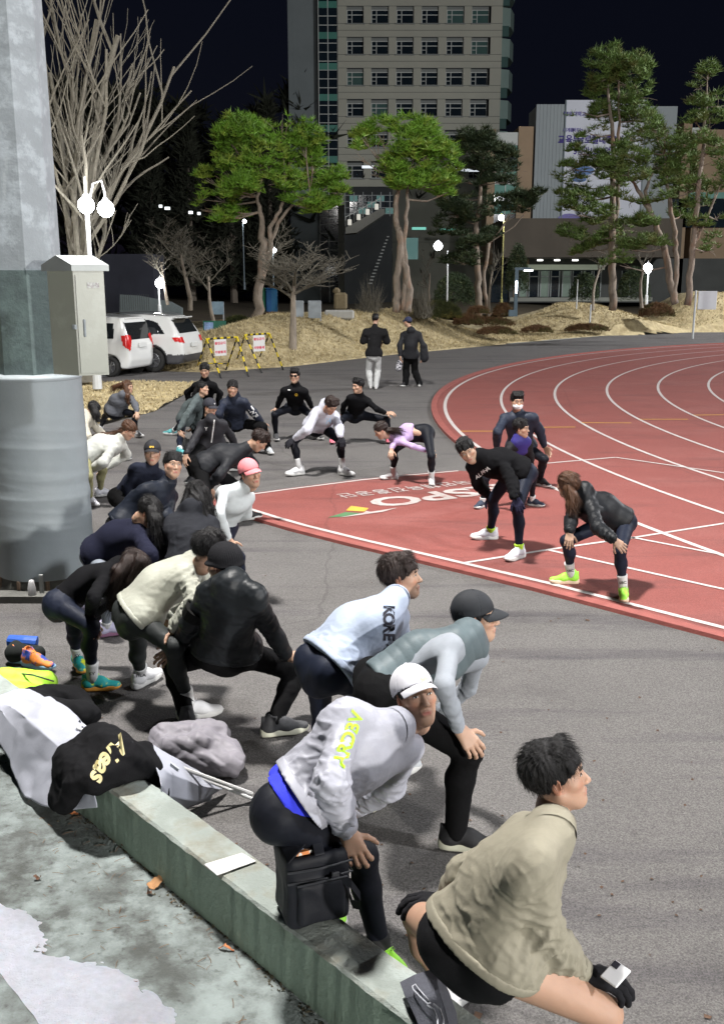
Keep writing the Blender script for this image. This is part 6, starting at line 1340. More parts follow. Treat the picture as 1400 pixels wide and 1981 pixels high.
# 14 cap and zip track jacket
add('zipjacket', label='person in black cap and black track jacket with white zip, crouching', h=1.74, fb=20, fc=15, skin=0,
    pe=(408, 862), ne=(409, 811), head=(407, 788, 48, 8, 3), hair='short', cap=mat('cap_black3', (.015, .016, .024), .8, .1, 20), captilt=0, caplogo=('T', whi, .03),
    R=dict(sh=(390, 820), el=(376, 852), wr=(361, 876), ht=(357, 890), kn=(365, 890), ft=(374, 935), toe=(366, 938)),
    L=dict(sh=(432, 818), el=(446, 842), wr=(456, 862), kn=(452, 868), ft=(448, 912), toe=(458, 912)),
    top=dict(m=cloth('black_track_jacket', (.020, .020, .024), .6, 'shell'), loose=.7, hem=0, collar=1.2, name='track_jacket', zip=((415, 812), (409, 856), whi, .010)), bot=dict(trous), shoe=(sh_black, white_sole),
    decals=[('chest_print', 'Y', .06, (394, 830), (404, 830), (0, -1), whi, .002)])
# 15 grey green jacket girl
add('greygreen', label='person with black ponytail in grey green jacket, side on, hand on knee', h=1.63, fb=80, fc=70, fem=1, skin=0,
    pe=(357, 812), ne=(384, 766), head=(393, 751, 72, -2, 4), hair='tied', lock=[[(384, 752, .02, .045), (374, 772, .03, .035), (368, 782, .03, .01)]],
    R=dict(sh=(378, 776), el=(360, 806), wr=(346, 832), ht=(352, 842), kn=(350, 843), ft=(348, 882), toe=(360, 884)),
    L=dict(sh=(390, 777), el=(385, 804), wr=(372, 828), kn=(350, 818), ft=(336, 842), toe=(326, 842)),
    top=dict(m=cloth('grey_green_jacket', (.075, .092, .095), .75, 'soft'), loose=.9, hem=-.06, name='jacket'), bot=dict(ntights), shoe=(mat('shoe_teal_plain', (.08, .32, .34), .6, .1), white_sole), sock=(sk_w, .2))
# 16 black top at back
add('backblack', label='person in black turtleneck with dark fringe squatting furthest back by the barricade', h=1.74, fb=0, skin=1,
    pe=(394, 795), ne=(396, 736), head=(396, 716, 0, 12, 0), hair='part', R=dict(sh=(378, 744), el=(362, 760), wr=(368, 785), kn=(370, 800), ft=(378, 850)), L=dict(sh=(414, 744), el=(426, 762), wr=(420, 785), kn=(420, 800), ft=(414, 851)),
    top=blacktop(loose=.6, collar=1.6), bot=dict(trous), shoe=(sh_black, white_sole))
# 17 dark jacket with white letters
add('letters', label='person in navy jacket with white sleeve lettering, black fringe, wide squat', h=1.76, fb=10, fc=5, skin=1,
    pe=(456, 818), ne=(452, 771), head=(450, 751, 12, 6, 3), hair='part',
    L=dict(sh=(473, 776), el=(490, 797), wr=(506, 816), kn=(508, 826), ft=(518, 878), toe=(527, 882)),
    R=dict(sh=(432, 778), el=(424, 800), wr=(424, 816), kn=(424, 828), ft=(412, 881), toe=(426, 884)),
    top=dict(m=cloth('navy_parka', (.016, .02, .034), .6, 'shell'), loose=1.0, hem=-.02, hood=1, name='jacket'), bot=dict(trous, loose=.6), shoe=(sh_grey, white_sole), decals=[('sleeve_lettering', 'TNF', .1, (483, 788), (496, 808), (1, -.7), whi, .006)])
# 18 sunglasses
add('sunglasses', label='person in sunglasses and black top with hands on both knees', h=1.77, fb=0, fc=-5, skin=0,
    pe=(571, 788), ne=(572, 746), head=(570, 727, -8, 0, 4), hair='short', glasses=1,
    R=dict(sh=(549, 754), el=(542, 772), wr=(536, 788), ht=(533, 797), kn=(531, 802), ft=(534, 852), toe=(538, 858)),
    L=dict(sh=(590, 756), el=(596, 772), wr=(603, 788), kn=(600, 802), ft=(612, 850), toe=(620, 852)),
    top=blacktop(loose=.5, collar=1.4), bot=dict(tights), shoe=(sh_dgrey, white_sole), decals=[('chest_print', '~', .07, (555, 752), (563, 756), (0, -1), whi, .003), ('chest_badge', 'o', .09, (568, 763), (578, 763), (0, -1), yelp, .003)])
# 19 white hoodie
add('whitehoodie', label='person in white and lilac hooded jacket over black shorts and leggings, looking down', h=1.78, fb=12, fc=10, skin=1,
    pe=(612, 826), ne=(632, 787, -.12), head=(640, 784, 40, 42, 0), hair='short', hairm=m_hair_db,
    R=dict(sh=(611, 798), el=(594, 832), wr=(571, 848), ht=(560, 856), kn=(566, 856), ft=(579, 920), toe=(559, 922)),
    L=dict(sh=(650, 805), el=(656, 828), wr=(658, 844), ht=(662, 856), kn=(660, 854), ft=(663, 920), toe=(681, 923)), glove=('dark', (.02, .02, .025)),
    top=dict(m=cloth('white_hoodie', (.43, .44, .50), .7, 'soft'), loose=.95, hem=.02, hood=1, name='hooded_jacket'), bot=dict(tights, len=.8), shoe=(sh_white, white_sole, sh_white), sock=(sk_w, .42), decals=[('chest_print', 'H', .1, (628, 818), (642, 812), (0, -1), mat('pale_blue_print', (.30, .45, .60), .7, .1), .004)])
# 20 black top deep side lunge
add('lunge', label='person in black top in a deep side lunge behind the lilac top, face turned left', h=1.77, fb=5, fc=-5, skin=0,
    pe=(686, 803), ne=(695, 764), head=(692, 746, -48, 6, 4), hair='short',
    R=dict(sh=(677, 768), el=(665, 784), wr=(662, 800), kn=(661, 812), ft=(645, 857), toe=(640, 862)),
    L=dict(sh=(713, 775), el=(728, 791), wr=(745, 799), ht=(756, 799), kn=(748, 812), ft=(750, 856), toe=(752, 860)),
    top=blacktop(loose=.4), bot=dict(tights), shoe=(sh_pink, mat('sole_pink', (.7, .25, .3), .6, .1)))
# 21 lilac top
add('lilac', label='person in cropped lilac top and black leggings bending left, hair tied low', h=1.65, fb=-50, fc=-65, fem=1, skin=0,
    pe=(818, 838, .12), ne=(754, 838, -.1), head=(736, 832, -78, 32, 0), hair='tied', hairm=m_hair_db, lock=[[(748, 832, .0, .04), (765, 832, -.05, .04), (774, 838, -.06, .015)]],
    L=dict(sh=(768, 854), el=(797, 863), wr=(826, 872), ht=(836, 880), kn=(834, 882), ft=(834, 938), toe=(835, 946)),
    R=dict(sh=(755, 848), el=(760, 862), wr=(757, 868), kn=(760, 872), ft=(760, 929), toe=(740, 930)),
    top=dict(m=cloth('lilac_top', (.40, .30, .50), .75, 'tight'), loose=.2, hem=.13, amp=.004, name='crop_top'), bot=dict(tights, len=.82, rise=.13), shoe=(sh_white, white_sole, sh_white), sock=(sk_w, .35))
# 22 grey jacket at the back left
add('greyback', label='person with long brown hair in grey jacket by the grass, back left', h=1.64, fb=30, fc=35, fem=1, skin=0,
    pe=(225, 797), ne=(238, 762), head=(248, 748, 62, 6, 0), hair='tied', hairm=m_hair_br, lock=[[(243, 744, -.04, .05), (247, 765, -.1, .04), (250, 782, -.1, .012)], [(236, 745, .03, .05), (222, 748, .05, .035), (221, 756, .05, .01)]],
    L=dict(sh=(254, 768), el=(262, 784), wr=(265, 796), kn=(262, 800), ft=(264, 846), toe=(279, 848)),
    R=dict(sh=(221, 768), el=(208, 788), wr=(206, 802), kn=(203, 806), ft=(196, 834), toe=(190, 838)),
    top=dict(m=cloth('grey_wool', (.095, .10, .115), .85, 'soft'), loose=1, hem=0, name='jacket'), bot=dict(tights), shoe=(sh_white, white_sole))
# 23 cream hood behind the mast
add('hood', label='person with black hair and cream hooded coat bending, half hidden by the mast', h=1.65, fb=70, fc=70, fem=1, skin=0,
    pe=(132, 838), ne=(168, 808), head=(182, 792, 80, 45, 0), hair='tied', lock=[[(180, 785, -.04, .06), (186, 800, -.08, .055), (190, 812, -.08, .03)]],
    R=dict(sh=(165, 818), el=(168, 845), wr=(170, 862), kn=(172, 868), ft=(170, 905)), L=dict(sh=(178, 812), el=(195, 838), wr=(205, 858), kn=(205, 860), ft=(232, 893), toe=(243, 892)),
    top=dict(m=cloth('cream_coat', (.46, .43, .36), .9, 'soft'), loose=1.2, hem=-.05, hood=1, name='coat'), bot=dict(trous), shoe=(mat('shoe_navy', (.02, .03, .06), .7, .1), white_sole))
# 24 cream jacket ponytail
add('ponytail', label='person with brown ponytail and pale jacket leaning beside the padded mast', h=1.66, fb=85, fc=78, fem=1, skin=0,
    pe=(168, 880), ne=(232, 848), head=(250, 832, 88, 42, 0), hair='tied', hairm=m_hair_br, lock=[[(243, 832, 0, .045), (222, 842, .02, .04), (200, 842, .03, .035), (184, 840, .03, .012)]],
    R=dict(sh=(222, 866), el=(200, 895), wr=(176, 908), ht=(168, 920), kn=(172, 922), ft=(176, 978), toe=(188, 982)),
    L=dict(sh=(240, 862), el=(245, 880), wr=(205, 905), kn=(200, 910), ft=(195, 962), toe=(216, 960)),
    top=dict(m=cloth('pale_down_jacket', (.42, .43, .40), .6, 'shell'), loose=1.1, hem=-.02, name='jacket'), bot=dict(m=cloth('khaki_tights', (.22, .21, .11), .8, 'tight'), name='leggings', len=.9), shoe=(sh_pale, white_sole, sh_white))
# 25 mask
add('mask', label='person wearing a white face mask and navy jacket standing bent behind a child', h=1.76, fb=3, fc=3, skin=1,
    pe=(1008, 868), ne=(1002, 800), head=(1000, 776, 6, 4, 0), hair='short', mask=1,
    R=dict(sh=(974, 806), el=(962, 835), wr=(960, 862), kn=(978, 890), ft=(975, 948)), L=dict(sh=(1031, 805), el=(1043, 832), wr=(1052, 862), ht=(1060, 876), kn=(1052, 888), ft=(1044, 941), toe=(1054, 944)),
    top=dict(m=cloth('navy_wind_jacket', (.018, .023, .038), .55, 'shell'), loose=.9, hem=.015, collar=1.2, name='jacket'), bot=dict(tights), shoe=(sh_black, white_sole))
# 26 child
add('child', label='child in blue and black vest and black gloves stretching in front of the masked person', h=1.42, fb=25, fc=30, skin=0, hs=1.03,
    pe=(994, 893), ne=(1008, 850), head=(1008, 828, 58, 2, -4), hair='bowl', glove=('black', (.012, .012, .014)),
    L=dict(sh=(1024, 858), el=(1026, 880), wr=(1028, 898), kn=(1034, 916), ft=(1028, 980), toe=(1048, 983)), R=dict(sh=(988, 860), el=(974, 880), wr=(960, 900), kn=(938, 925), ft=(932, 983), toe=(918, 988)),
    top=dict(m=cloth('black_sleeves', (.02, .02, .022), .8, 'soft'), loose=.4, hem=0, name='long_sleeve', yoke=cloth('blue_vest', (.035, .03, .16), .5, 'shell')), bot=dict(tights), shoe=(mat('shoe_navy2', (.025, .035, .06), .7, .1), white_sole, whi), sock=(sk_w, .2))
# 27 black sweatshirt
add('sweat', label='person in black sweatshirt with fringe and navy gloves leaning on the track, head tilted', h=1.79, fb=-45, fc=-25, skin=0,
    pe=(1004, 915, .12), ne=(925, 880, -.05), head=(902, 871, -2, 14, -28), hpx=58, hair='bowl', hairm=m_hair_b, glove=('navy', (.03, .03, .06)),
    L=dict(sh=(968, 893), el=(990, 932), wr=(995, 960), ht=(1004, 980), kn=(1000, 984), ft=(1003, 1082), toe=(984, 1088)),
    R=dict(sh=(908, 902), el=(925, 938), wr=(945, 958), kn=(952, 968), ft=(948, 1045), toe=(913, 1046)),
    top=blacktop(loose=.85, r=1.05, hem=-.02, name='sweatshirt'), bot=dict(ntights, len=.9), shoe=(sh_pale, white_sole, sh_white), sock=(sk_n, .16), decals=[('chest_print', 'ALPHA', .055, (920, 925), (946, 905), (-.5, -1), whi, .001)])
# 28 braid
add('braid', label='person with long brown braid, black jacket and neon green shoes at the track edge', h=1.67, fb=-28, fc=-35, fem=1, skin=0,
    pe=(1192, 1010, .12), ne=(1125, 958, -.02), head=(1097, 938, 208, -2, 10), hpx=56, hair='tied', hairm=m_hair_br, lock=[[(1098, 945, -.09, .045), (1106, 960, -.13, .042), (1103, 975, -.14, .036), (1108, 985, -.14, .012)]],
    L=dict(sh=(1142, 985), el=(1156, 1021), wr=(1184, 1042), ht=(1205, 1060), kn=(1198, 1065), ft=(1204, 1158), toe=(1206, 1172)),
    R=dict(sh=(1103, 978), el=(1104, 1006), wr=(1101, 1026), ht=(1100, 1044), kn=(1094, 1046), ft=(1103, 1131), toe=(1063, 1131)),
    top=dict(m=cloth('black_shell2', (.010, .011, .013), .5, 'shell'), loose=.95, hem=-.02, hood=1, amp=.008, ff=11, name='jacket'), bot=dict(ntights, len=.70), shoe=(sh_neon, mat('sole_peach', (.6, .45, .32), .6, .1), neon), sock=(sk_w, .38, 'SBC', ink))
# 29, 30 walking pair
add('walk1', label='person in black t-shirt and pale wide trousers walking away, left of the pair', h=1.77, fb=175, fc=175, skin=1, group='people walking away together',
    pe=(723, 686, 0), ne=(725, 633, 0), head=(726, 617, 165, 5, 0), hair='short', hand=0,
    L=dict(sh=(707, 640), el=(702, 662), wr=(712, 664, .2), kn=(713, 716, 0), ft=(717, 752), toe=(715, 747)), R=dict(sh=(744, 640), el=(748, 662), wr=(738, 664, .22), kn=(731, 716, 0), ft=(727, 753), toe=(727, 747)),
    top=dict(m=cloth('black_tee', (.012, .012, .013), .85), loose=1.1, tee=1, hem=-.06, name='t_shirt'), bot=dict(m=cloth('pale_trousers', (.46, .47, .47), .8), name='trousers', loose=.75, len=1.0, r=1.0), shoe=(sh_white, white_sole))
add('walk2', label='person in cap and black jacket walking away with backpack on one shoulder', h=1.77, fb=178, fc=178, skin=0, group='people walking away together',
    pe=(794, 688, 0), ne=(796, 638, 0), head=(788, 622, -125, 4, 0), hair='short', cap=mat('cap_navy', (.02, .025, .06), .8, .1),
    L=dict(sh=(779, 646), el=(773, 668), wr=(774, 688, 0), kn=(785, 716, 0), ft=(784, 748), toe=(776, 749)), R=dict(sh=(811, 645), el=(818, 668), wr=(816, 688, 0), kn=(802, 718, 0), ft=(811, 748), toe=(813, 744)),
    top=dict(m=cloth('black_outer', (.016, .017, .02), .7, 'shell'), loose=1.2, hem=-.05, hood=1, name='jacket'), bot=dict(trous, loose=1.0, len=1.0), shoe=(sh_black, white_sole))
print('people', round(time.time()-T0, 1))
# ------------------------------------------------------------------ props near the terrace
def blob_obj(name, caps, h, m, base, amp=.004, seed=1, parent=None, quilt=None, k=.03, cuts=(), ff=1.0):
    pa = np.array([c[0] for c in caps]+[c[1] for c in caps], float); rm = max(max(c[2], c[3]) for c in caps)+.04; v = Vol(pa.min(0)-rm, pa.max(0)+rm, h)
    for c in caps: v.cap(c[0], c[1], c[2], c[3], k, flat=c[4] if len(c) > 4 else None)
    for c in cuts: v.cut(*c)
    V, Q = v.mesh(); V = smooth_mesh(V, Q, 1); N = vnormals(V, Q)
    if quilt is not None: q = (V-np.array(base))@nrm(quilt[0]); V = V+N*((np.abs(np.sin(q*math.pi/quilt[1]+.8*snoise(V*7, seed)))**.5-.6)*quilt[2])[:, None]
    V = V+N*(amp*(.6*ridged(V*22*ff, seed)+.5*snoise(V*13*ff, seed+1)+.3*ridged(V*50*ff, seed+2)))[:, None]
    return link(name, mesh_np(name, V-np.array(base), Q, [m]), parent, loc=base if parent is None else (0, 0, 0)), V, Q
def cloth_patch(name, rows, m, base, n=(60, 40), amp=.008, seed=1, th=.003, parent=None):
    R_ = np.array(rows, float); a, b_ = R_.shape[:2]; U = np.linspace(0, a-1, n[0]); W = np.linspace(0, b_-1, n[1])
    def interp(A, t, axis):
        i = np.clip(np.floor(t).astype(int), 0, A.shape[axis]-2); f = t-i; f = f*f*(3-2*f)*.5+f*.5; A0 = np.take(A, i, axis); A1 = np.take(A, i+1, axis); sh = [1]*A.ndim; sh[axis] = len(t); return A0+(A1-A0)*f.reshape(sh)
    G_ = interp(interp(R_, U, 0), W, 1); V = G_.reshape(-1, 3); I = np.arange(n[0]*n[1]).reshape(n); Q = np.stack([I[:-1, :-1], I[1:, :-1], I[1:, 1:], I[:-1, 1:]], -1).reshape(-1, 4)
    N = vnormals(V, Q); e = np.minimum.reduce([np.repeat(np.linspace(0, 1, n[0]), n[1])*0+1]); V = V+N*(amp*(ridged(V*11, seed)*.9+snoise(V*8, seed+1)*.6+.25*ridged(V*26, seed+2)))[:, None]
    nv = len(V); V2 = V-N*th; Qb = Q[:, ::-1]+nv; edge = []
    for L_ in (I[0, :], I[-1, ::-1], I[::-1, 0], I[:, -1]):
        for p, q in zip(L_[:-1], L_[1:]): edge.append((p, q, q+nv, p+nv))
    o = link(name, mesh_np(name, np.vstack([V, V2])-np.array(base), np.vstack([Q, Qb, np.array(edge)]), [m]), parent, loc=base if parent is None else (0, 0, 0)); return o, V, Q
def bvh_of(V, Q): return BVHTree.FromPolygons([tuple(x) for x in V], [tuple(int(i) for i in q) for q in Q])
def print_on(name, body, size, path, up_px, m, bvh, parent, base, Yg, bold=.001, sx=1, shear=0):
    for i, ch in enumerate(body):
        px, up2 = path[i], np.array(up_px[i] if isinstance(up_px, list) else up_px, float); up2 /= np.linalg.norm(up2); c = P(px[0], px[1], Yg); toC = nrm(np.array([0, 0, H])-c); hit = bvh.ray_cast(Vector(c+toC*1.0), Vector(-toC))
        if hit[0] is None: continue
        c = np.array(hit[0]); r0 = P(px[0]+1, px[1], c[1])-P(px[0], px[1], c[1]); u0 = P(px[0], px[1]-1, c[1])-P(px[0], px[1], c[1]); up = nrm(r0*up2[0]-u0*up2[1]); right = nrm(np.cross(up, toC)); V, Fc = text_mesh(ch, size, bold); W = []
        for x, y, _ in V:
            p = c+right*(x*sx+y*shear)+up*y; h2 = bvh.ray_cast(Vector(p+toC*.2), Vector(-toC)); q = np.array(h2[0]) if h2[0] is not None else p; W.append((q if abs((q-c)@toC) < .04 else p)+toC*.003)
        link(name, mesh_np(name, np.array(W)-np.array(base), Fc, [m], False), parent)
def W3(s, c, z): return np.array(wp(s, c, z))
def s_of(px, py, z): return float(G(px, py, z)[:2]@wd_[:2])
cm = (c_near+c_far)/2
# white flags: one thing each with its pole
m_flag = mat('flag_cloth', (.31, .32, .37), .75, .05, 3, bump=.1, bscale=60); m_pole = mat('white_pole', (.60, .60, .60), .35, .05)
sa, sb = s_of(20, 1350, .40), s_of(345, 1460, .40)
def frow(s, zt_=.40, low=.15, out=.10, far=.05): return [W3(s, c_far+far, zt_-.10), W3(s, c_far-.01, zt_-.01), W3(s, cm, zt_), W3(s, c_near-.02, zt_-.02), W3(s, c_near-.06, zt_*.5+low*.5+.03), W3(s, c_near-out, low)]
ss_ = np.linspace(sa, sb, 7); fb = W3((sa+sb)/2, cm, .15)
rows = [frow(ss_[0]-.05, .42, .34, .08), frow(ss_[1], .44, .22, .10), frow(ss_[2], .43, .13, .13), frow(ss_[3], .42, .12, .16), frow(ss_[4], .41, .15, .15), frow(ss_[5], .41, .2, .12), frow(ss_[6], .40, .28, .06)]
f1 = empty('flag', fb, 'white flag with small dark emblems draped over the low wall at the left edge', 'flag', 'white club flags')
fo, FV, FQ = cloth_patch('cloth', rows, m_flag, fb, (110, 60), .011, 3, parent=f1); bv = bvh_of(FV, FQ)
Yf = float(G(100, 1400, .4)[1])
for i, (px, py, ch, sz, mm) in enumerate(((76, 1384, 'o', .10, ink), (92, 1391, 'x', .07, ink), (84, 1390, '8', .06, mat('emblem_blue', (.03, .05, .25), .6)), (142, 1401, '~', .13, ink), (154, 1407, '-', .09, ink), (163, 1414, 'ㅌ', .05, ink), (168, 1420, 'ㅎ', .05, ink))):
    print_on('flag_emblem', ch, sz, [(px, py)], (-.3, -1) if i < 4 else (-1, -.4), mm, bv, f1, fb, Yf, bold=.004)
b = MB(); p0 = W3(sb-.55, cm+.02, .43)-fb; p1 = G(497, 1549, .02)-fb; b.tube([p0, p1], .009, 8); b.tube([p1-(p1-p0)*.02, p1+(p1-p0)*.006], .012, 8); b.build('pole', m_pole, f1)
f2b = G(400, 1530, 0); f2 = empty('flag', f2b, 'white flag spread beyond the wall beside the grey padded jacket, with its pole', 'flag', 'white club flags')
q = lambda x, y, z: G(x, y, z)
rows = [[q(292, 1440, .42), q(330, 1462, .34), q(395, 1497, .14), q(440, 1516, .05)], [q(300, 1480, .41), q(335, 1500, .33), q(385, 1520, .16), q(430, 1528, .05)], [q(312, 1520, .38), q(330, 1540, .22), q(380, 1550, .10), q(412, 1538, .03)], [q(312, 1548, .30), q(338, 1562, .10), q(362, 1562, .02), q(408, 1548, .008)]]
cloth_patch('cloth', rows, m_flag, f2b, (50, 50), .006, 8, parent=f2)
b = MB(); b.tube([W3(sb-.2, cm+.06, .455)-f2b, G(488, 1536, .04)-f2b], .011, 8); b.build('pole', m_pole, f2)
b = MB(); c = q(338, 1484, .37)-f2b; b.box(c, (.05, .008, .018), rotz(-.5)@roty(.4)); b.build('tape', mat('clear_tape', (.40, .42, .44), .2, .1), f2)
# black hoodie on the wall
h0, h1 = s_of(205, 1470, .4), s_of(298, 1478, .40); hb_ = W3(h0, c_near, .15); m_hood = cloth('hoodie_black', (.009, .009, .010), .95, 'soft')
caps = []
for t in np.linspace(0, 1, 6):
    s_ = h0-.10+(h1-h0+.10)*t; zt_ = .455+.02*math.sin(t*3.1); caps.append((W3(s_, c_far+.03, .38), W3(s_, cm, zt_), .045, .075)); caps.append((W3(s_, cm, zt_), W3(s_-.02, c_near-.045, .40), .075, .065))
for t in np.linspace(0, .82, 5):
    s_ = h0-.12+(h1-h0+.06)*t; zl = [.14, .15, .17, .22, .30][int(round(t/.82*4))]; caps.append((W3(s_, c_near-.045, .40), W3(s_-.02, c_near-.11, zl+.06), .06, .05))
caps += [(W3(h1-.02, c_far+.02, .38), W3(h1+.02, c_far+.07, .26), .05, .04), (W3(h0+.1, c_far+.05, .42), W3(h1-.1, c_far+.06, .43), .05, .05)]
ho, HV_, HQ_ = blob_obj('hoodie', caps, .008, m_hood, hb_, .008, 4, k=.05); tag(ho, 'black hoodie with gold script lettering draped over the low wall', 'hoodie')
# lettering as parts: the hoodie mesh is itself the thing
bv = bvh_of(HV_, HQ_); Yh = float(G(215, 1450, .45)[1])
m_gold = mat('gold_foil', (.48, .42, .22), .45, .1, 20)
print_on('script_letter', 'Aleas', .115, [(230, 1443), (217, 1457), (206, 1470), (196, 1487), (190, 1505)], [(.7, .7), (.75, .62), (.8, .55), (.88, .45), (.95, .3)], m_gold, bv, ho, hb_, Yh, bold=.0035, sx=.9, shear=.25)
# padded jacket on the ground
pb = G(385, 1465, 0); m_puf = cloth('grey_padding', (.21, .20, .225), .5, 'shell')
caps = [(q(330, 1450, .10), q(440, 1455, .10), .10, .08, (np.array([0, 0, 1.]), .8)), (q(320, 1430, .13), q(420, 1420, .14), .09, .08), (q(345, 1470, .07), q(450, 1478, .08), .075, .07), (q(400, 1432, .15), q(450, 1462, .09), .07, .06), (q(330, 1440, .16), q(390, 1436, .17), .05, .05)]
po, _, _ = blob_obj('padded_jacket', caps, .009, m_puf, pb, .012, 6, quilt=((.5, .2, .85), .06, .007), k=.04, cuts=[((0, 0, .003), (0, 0, -1))]); tag(po, 'pale grey padded jacket heaped on the asphalt beyond the wall', 'jacket')
# clothes and shoes at the left edge
bb_ = G(120, 1385, 0); caps = [(q(70, 1378, .09), q(160, 1382, .09), .09, .08), (q(90, 1350, .10), q(150, 1352, .11), .085, .07), (q(60, 1355, .10), q(100, 1385, .12), .08, .08), (q(140, 1345, .1), q(178, 1385, .06), .06, .055), (q(60, 1392, .05), q(120, 1400, .05), .06, .05)]
bo, _, _ = blob_obj('fleece_heap', caps, .011, cloth('fleece_black', (.010, .010, .011), .95, 'soft'), bb_, .010, 9, k=.04, cuts=[((0, 0, .003), (0, 0, -1))]); tag(bo, 'black fleece jacket heaped on the ground at the left edge', 'jacket')
m_ng = mat('neon_green_cloth', (.38, .72, .04), .6, .08, 20, bump=.2, bscale=90); nb_ = G(70, 1345, 0); caps = [(q(10, 1320, .13), q(88, 1320, .12), .10, .075), (q(20, 1345, .08), q(70, 1345, .08), .09, .07), (q(10, 1350, .10), q(40, 1352, .09), .09, .09)]
no, NV, NQ = blob_obj('running_bag', caps, .010, m_ng, nb_, .006, 12, k=.04, cuts=[((0, 0, .003), (0, 0, -1))]); tag(no, 'neon green sports bag with dark piping at the left edge', 'bag'); b = MB(); b.tube([q(25, 1301, .19)-nb_, q(65, 1306, .215)-nb_, q(105, 1318, .175)-nb_], .005, 5); b.build('piping', ink, no)
def loose_shoe(px, py, yaw, up, so, label, lc=None, z=0.0, tilt=0):
    p = G(px, py, z); rt = empty('running_shoe', p, label, 'shoe', 'spare shoes at the left edge'); M = M4(rotz(yaw)@roty(tilt), (0, 0, .012)); a = bare(ME_SHOE, up, 'upper', rt, M); bare(ME_SOLE, so, 'sole', a, Matrix.Identity(4)); bare(ME_LACE, lc or up, 'laces', a, Matrix.Identity(4))
sh_or = mat('shoe_orange_blue', (.70, .22, .04), .6, .2, 12, col2=(.03, .07, .35), c2=(.48, .52), c2s=9); so_bl = mat('sole_sky', (.25, .42, .55), .6, .1)
loose_shoe(62, 1292, 1.1, sh_or, so_bl, 'orange and blue running shoe nearer the neon bag', ink); loose_shoe(38, 1284, 1.3, sh_or, so_bl, 'orange and blue running shoe at the very left edge', ink)
cb = G(62, 1268, 0); caps = [(q(30, 1262, .08), q(72, 1266, .07), .07, .06), (q(40, 1252, .11), q(60, 1254, .1), .06, .05)]
co, _, _ = blob_obj('dark_pouch', caps, .010, cloth('olive_black', (.025, .028, .028), .9, 'soft'), cb, .005, 15, cuts=[((0, 0, .003), (0, 0, -1))]); tag(co, 'dark crumpled pouch between the blue roll and the spare shoes', 'pouch')
b = MB(); p = G(58, 1250, 0); b.tube([q(20, 1240, .14)-p, q(50, 1243, .14)-p, q(72, 1245, .13)-p], [.045, .05, .052], 14); o = b.build('blue_roll', mat('blue_foam', (.02, .09, .42), .6, .1, 20), None, p, smooth=False); tag(o, 'blue rolled mat at the left edge above the dark pouch', 'mat')
# bottles by the mast
b = MB(); b.lathe([(0, 0), (.026, 0), (.034, .04), (.034, .12), (.024, .17), (.018, .19), (0, .195)], 18); o = b.build('paper_cup', mat('cup_white', (.55, .55, .56), .5, .1), None, G(64, 1164, 0), smooth=True); tag(o, 'white bottle with a yellow band standing at the foot of the mast', 'bottle')
b = MB(); b.lathe([(.0355, .035), (.0358, .06)], 18); b.build('band', mat('band_yellow', (.6, .35, .03), .5), o)
b = MB(); b.box((0, 0, .11), (.03, .03, .22)); o = b.build('grey_stake', mat('grey_stake', (.30, .31, .30), .7), None, G(83, 1160, 0)); tag(o, 'short pale grey stake beside the white bottle', 'stake')
# cooler bag on the wall
g0 = np.array([*G(560, 1808, WZ)[:2], WZ+.004]); e1 = nrm([.15+.05, .06, 0]); e1 = nrm([.88, .47, 0]); e2 = nrm([-.47*1.0, .88, 0]); e1 = nrm([.93, .37, 0]); e2 = nrm([-.37-.35, .70, 0]); e2 = nrm([-.37, .93, 0])
Lx, Ly, Lz = .235, .20, .285; Rg = np.stack([e1, e2, [0, 0, 1]], 1); gc = g0+e1*Lx/2+e2*Ly/2
m_bag = cloth('bag_nylon', (.011, .012, .016), .6, 'shell'); bg = empty('cooler_bag', gc, 'black boxy shoulder bag with open flap standing on the low wall', 'bag')
def bxl(x, y, z): return e1*(x-Lx/2)+e2*(y-Ly/2)+np.array([0, 0, z])
v = Vol(np.array([-.22, -.22, -.02]), np.array([.22, .22, .34]), .0065)
X = v.ax[0][:, None, None]; Y_ = v.ax[1][None, :, None]; Z = v.ax[2][None, None, :]
lx = X*e1[0]+Y_*e1[1]; ly = X*e2[0]+Y_*e2[1]
d_ = np.sqrt(np.maximum(np.abs(lx)-Lx/2+.028, 0)**2+np.maximum(np.abs(ly)-Ly/2+.028, 0)**2+np.maximum(np.abs(Z-Lz/2)-Lz/2+.028, 0)**2)-.028; v.A = d_.astype(np.float32)
for (x, y, z, w_, d2, hh) in ((Lx*.5, -.004, .11, Lx*.38, .022, .085),):
    q2 = np.sqrt(np.maximum(np.abs(lx-(x-Lx/2))-w_+.02, 0)**2+np.maximum(np.abs(ly-(y-Ly/2))-d2+.02, 0)**2+np.maximum(np.abs(Z-z)-hh+.02, 0)**2)-.02; v.A = np.minimum(v.A, q2.astype(np.float32))
q2 = np.sqrt(np.maximum(np.abs(lx)-Lx*.34, 0)**2+np.maximum(np.abs(ly)-Ly*.34, 0)**2+np.maximum(np.abs(Z-Lz)-.05, 0)**2)-.01; v.A = np.maximum(v.A, -q2.astype(np.float32))
V, Q = v.mesh(); V = smooth_mesh(V, Q, 1); N = vnormals(V, Q); V = V+N*(.004*ridged(V*24, 3)+.0035*snoise(V*15, 4))[:, None]; link('bag_body', mesh_np('bag_body', V, Q, [m_bag]), bg)
b = MB()
for z in (.20, .245): b.tube([bxl(-.004, -.006, z), bxl(Lx*.5, -.012, z-.004), bxl(Lx+.004, -.006, z), bxl(Lx+.006, Ly, z)], .0045, 5)
b.tube([bxl(Lx*.1, -.03, .2), bxl(Lx*.9, -.03, .2)], .004, 5); b.build('seam_piping', mat('bag_seam', (.03, .032, .038), .5), bg)
b = MB()
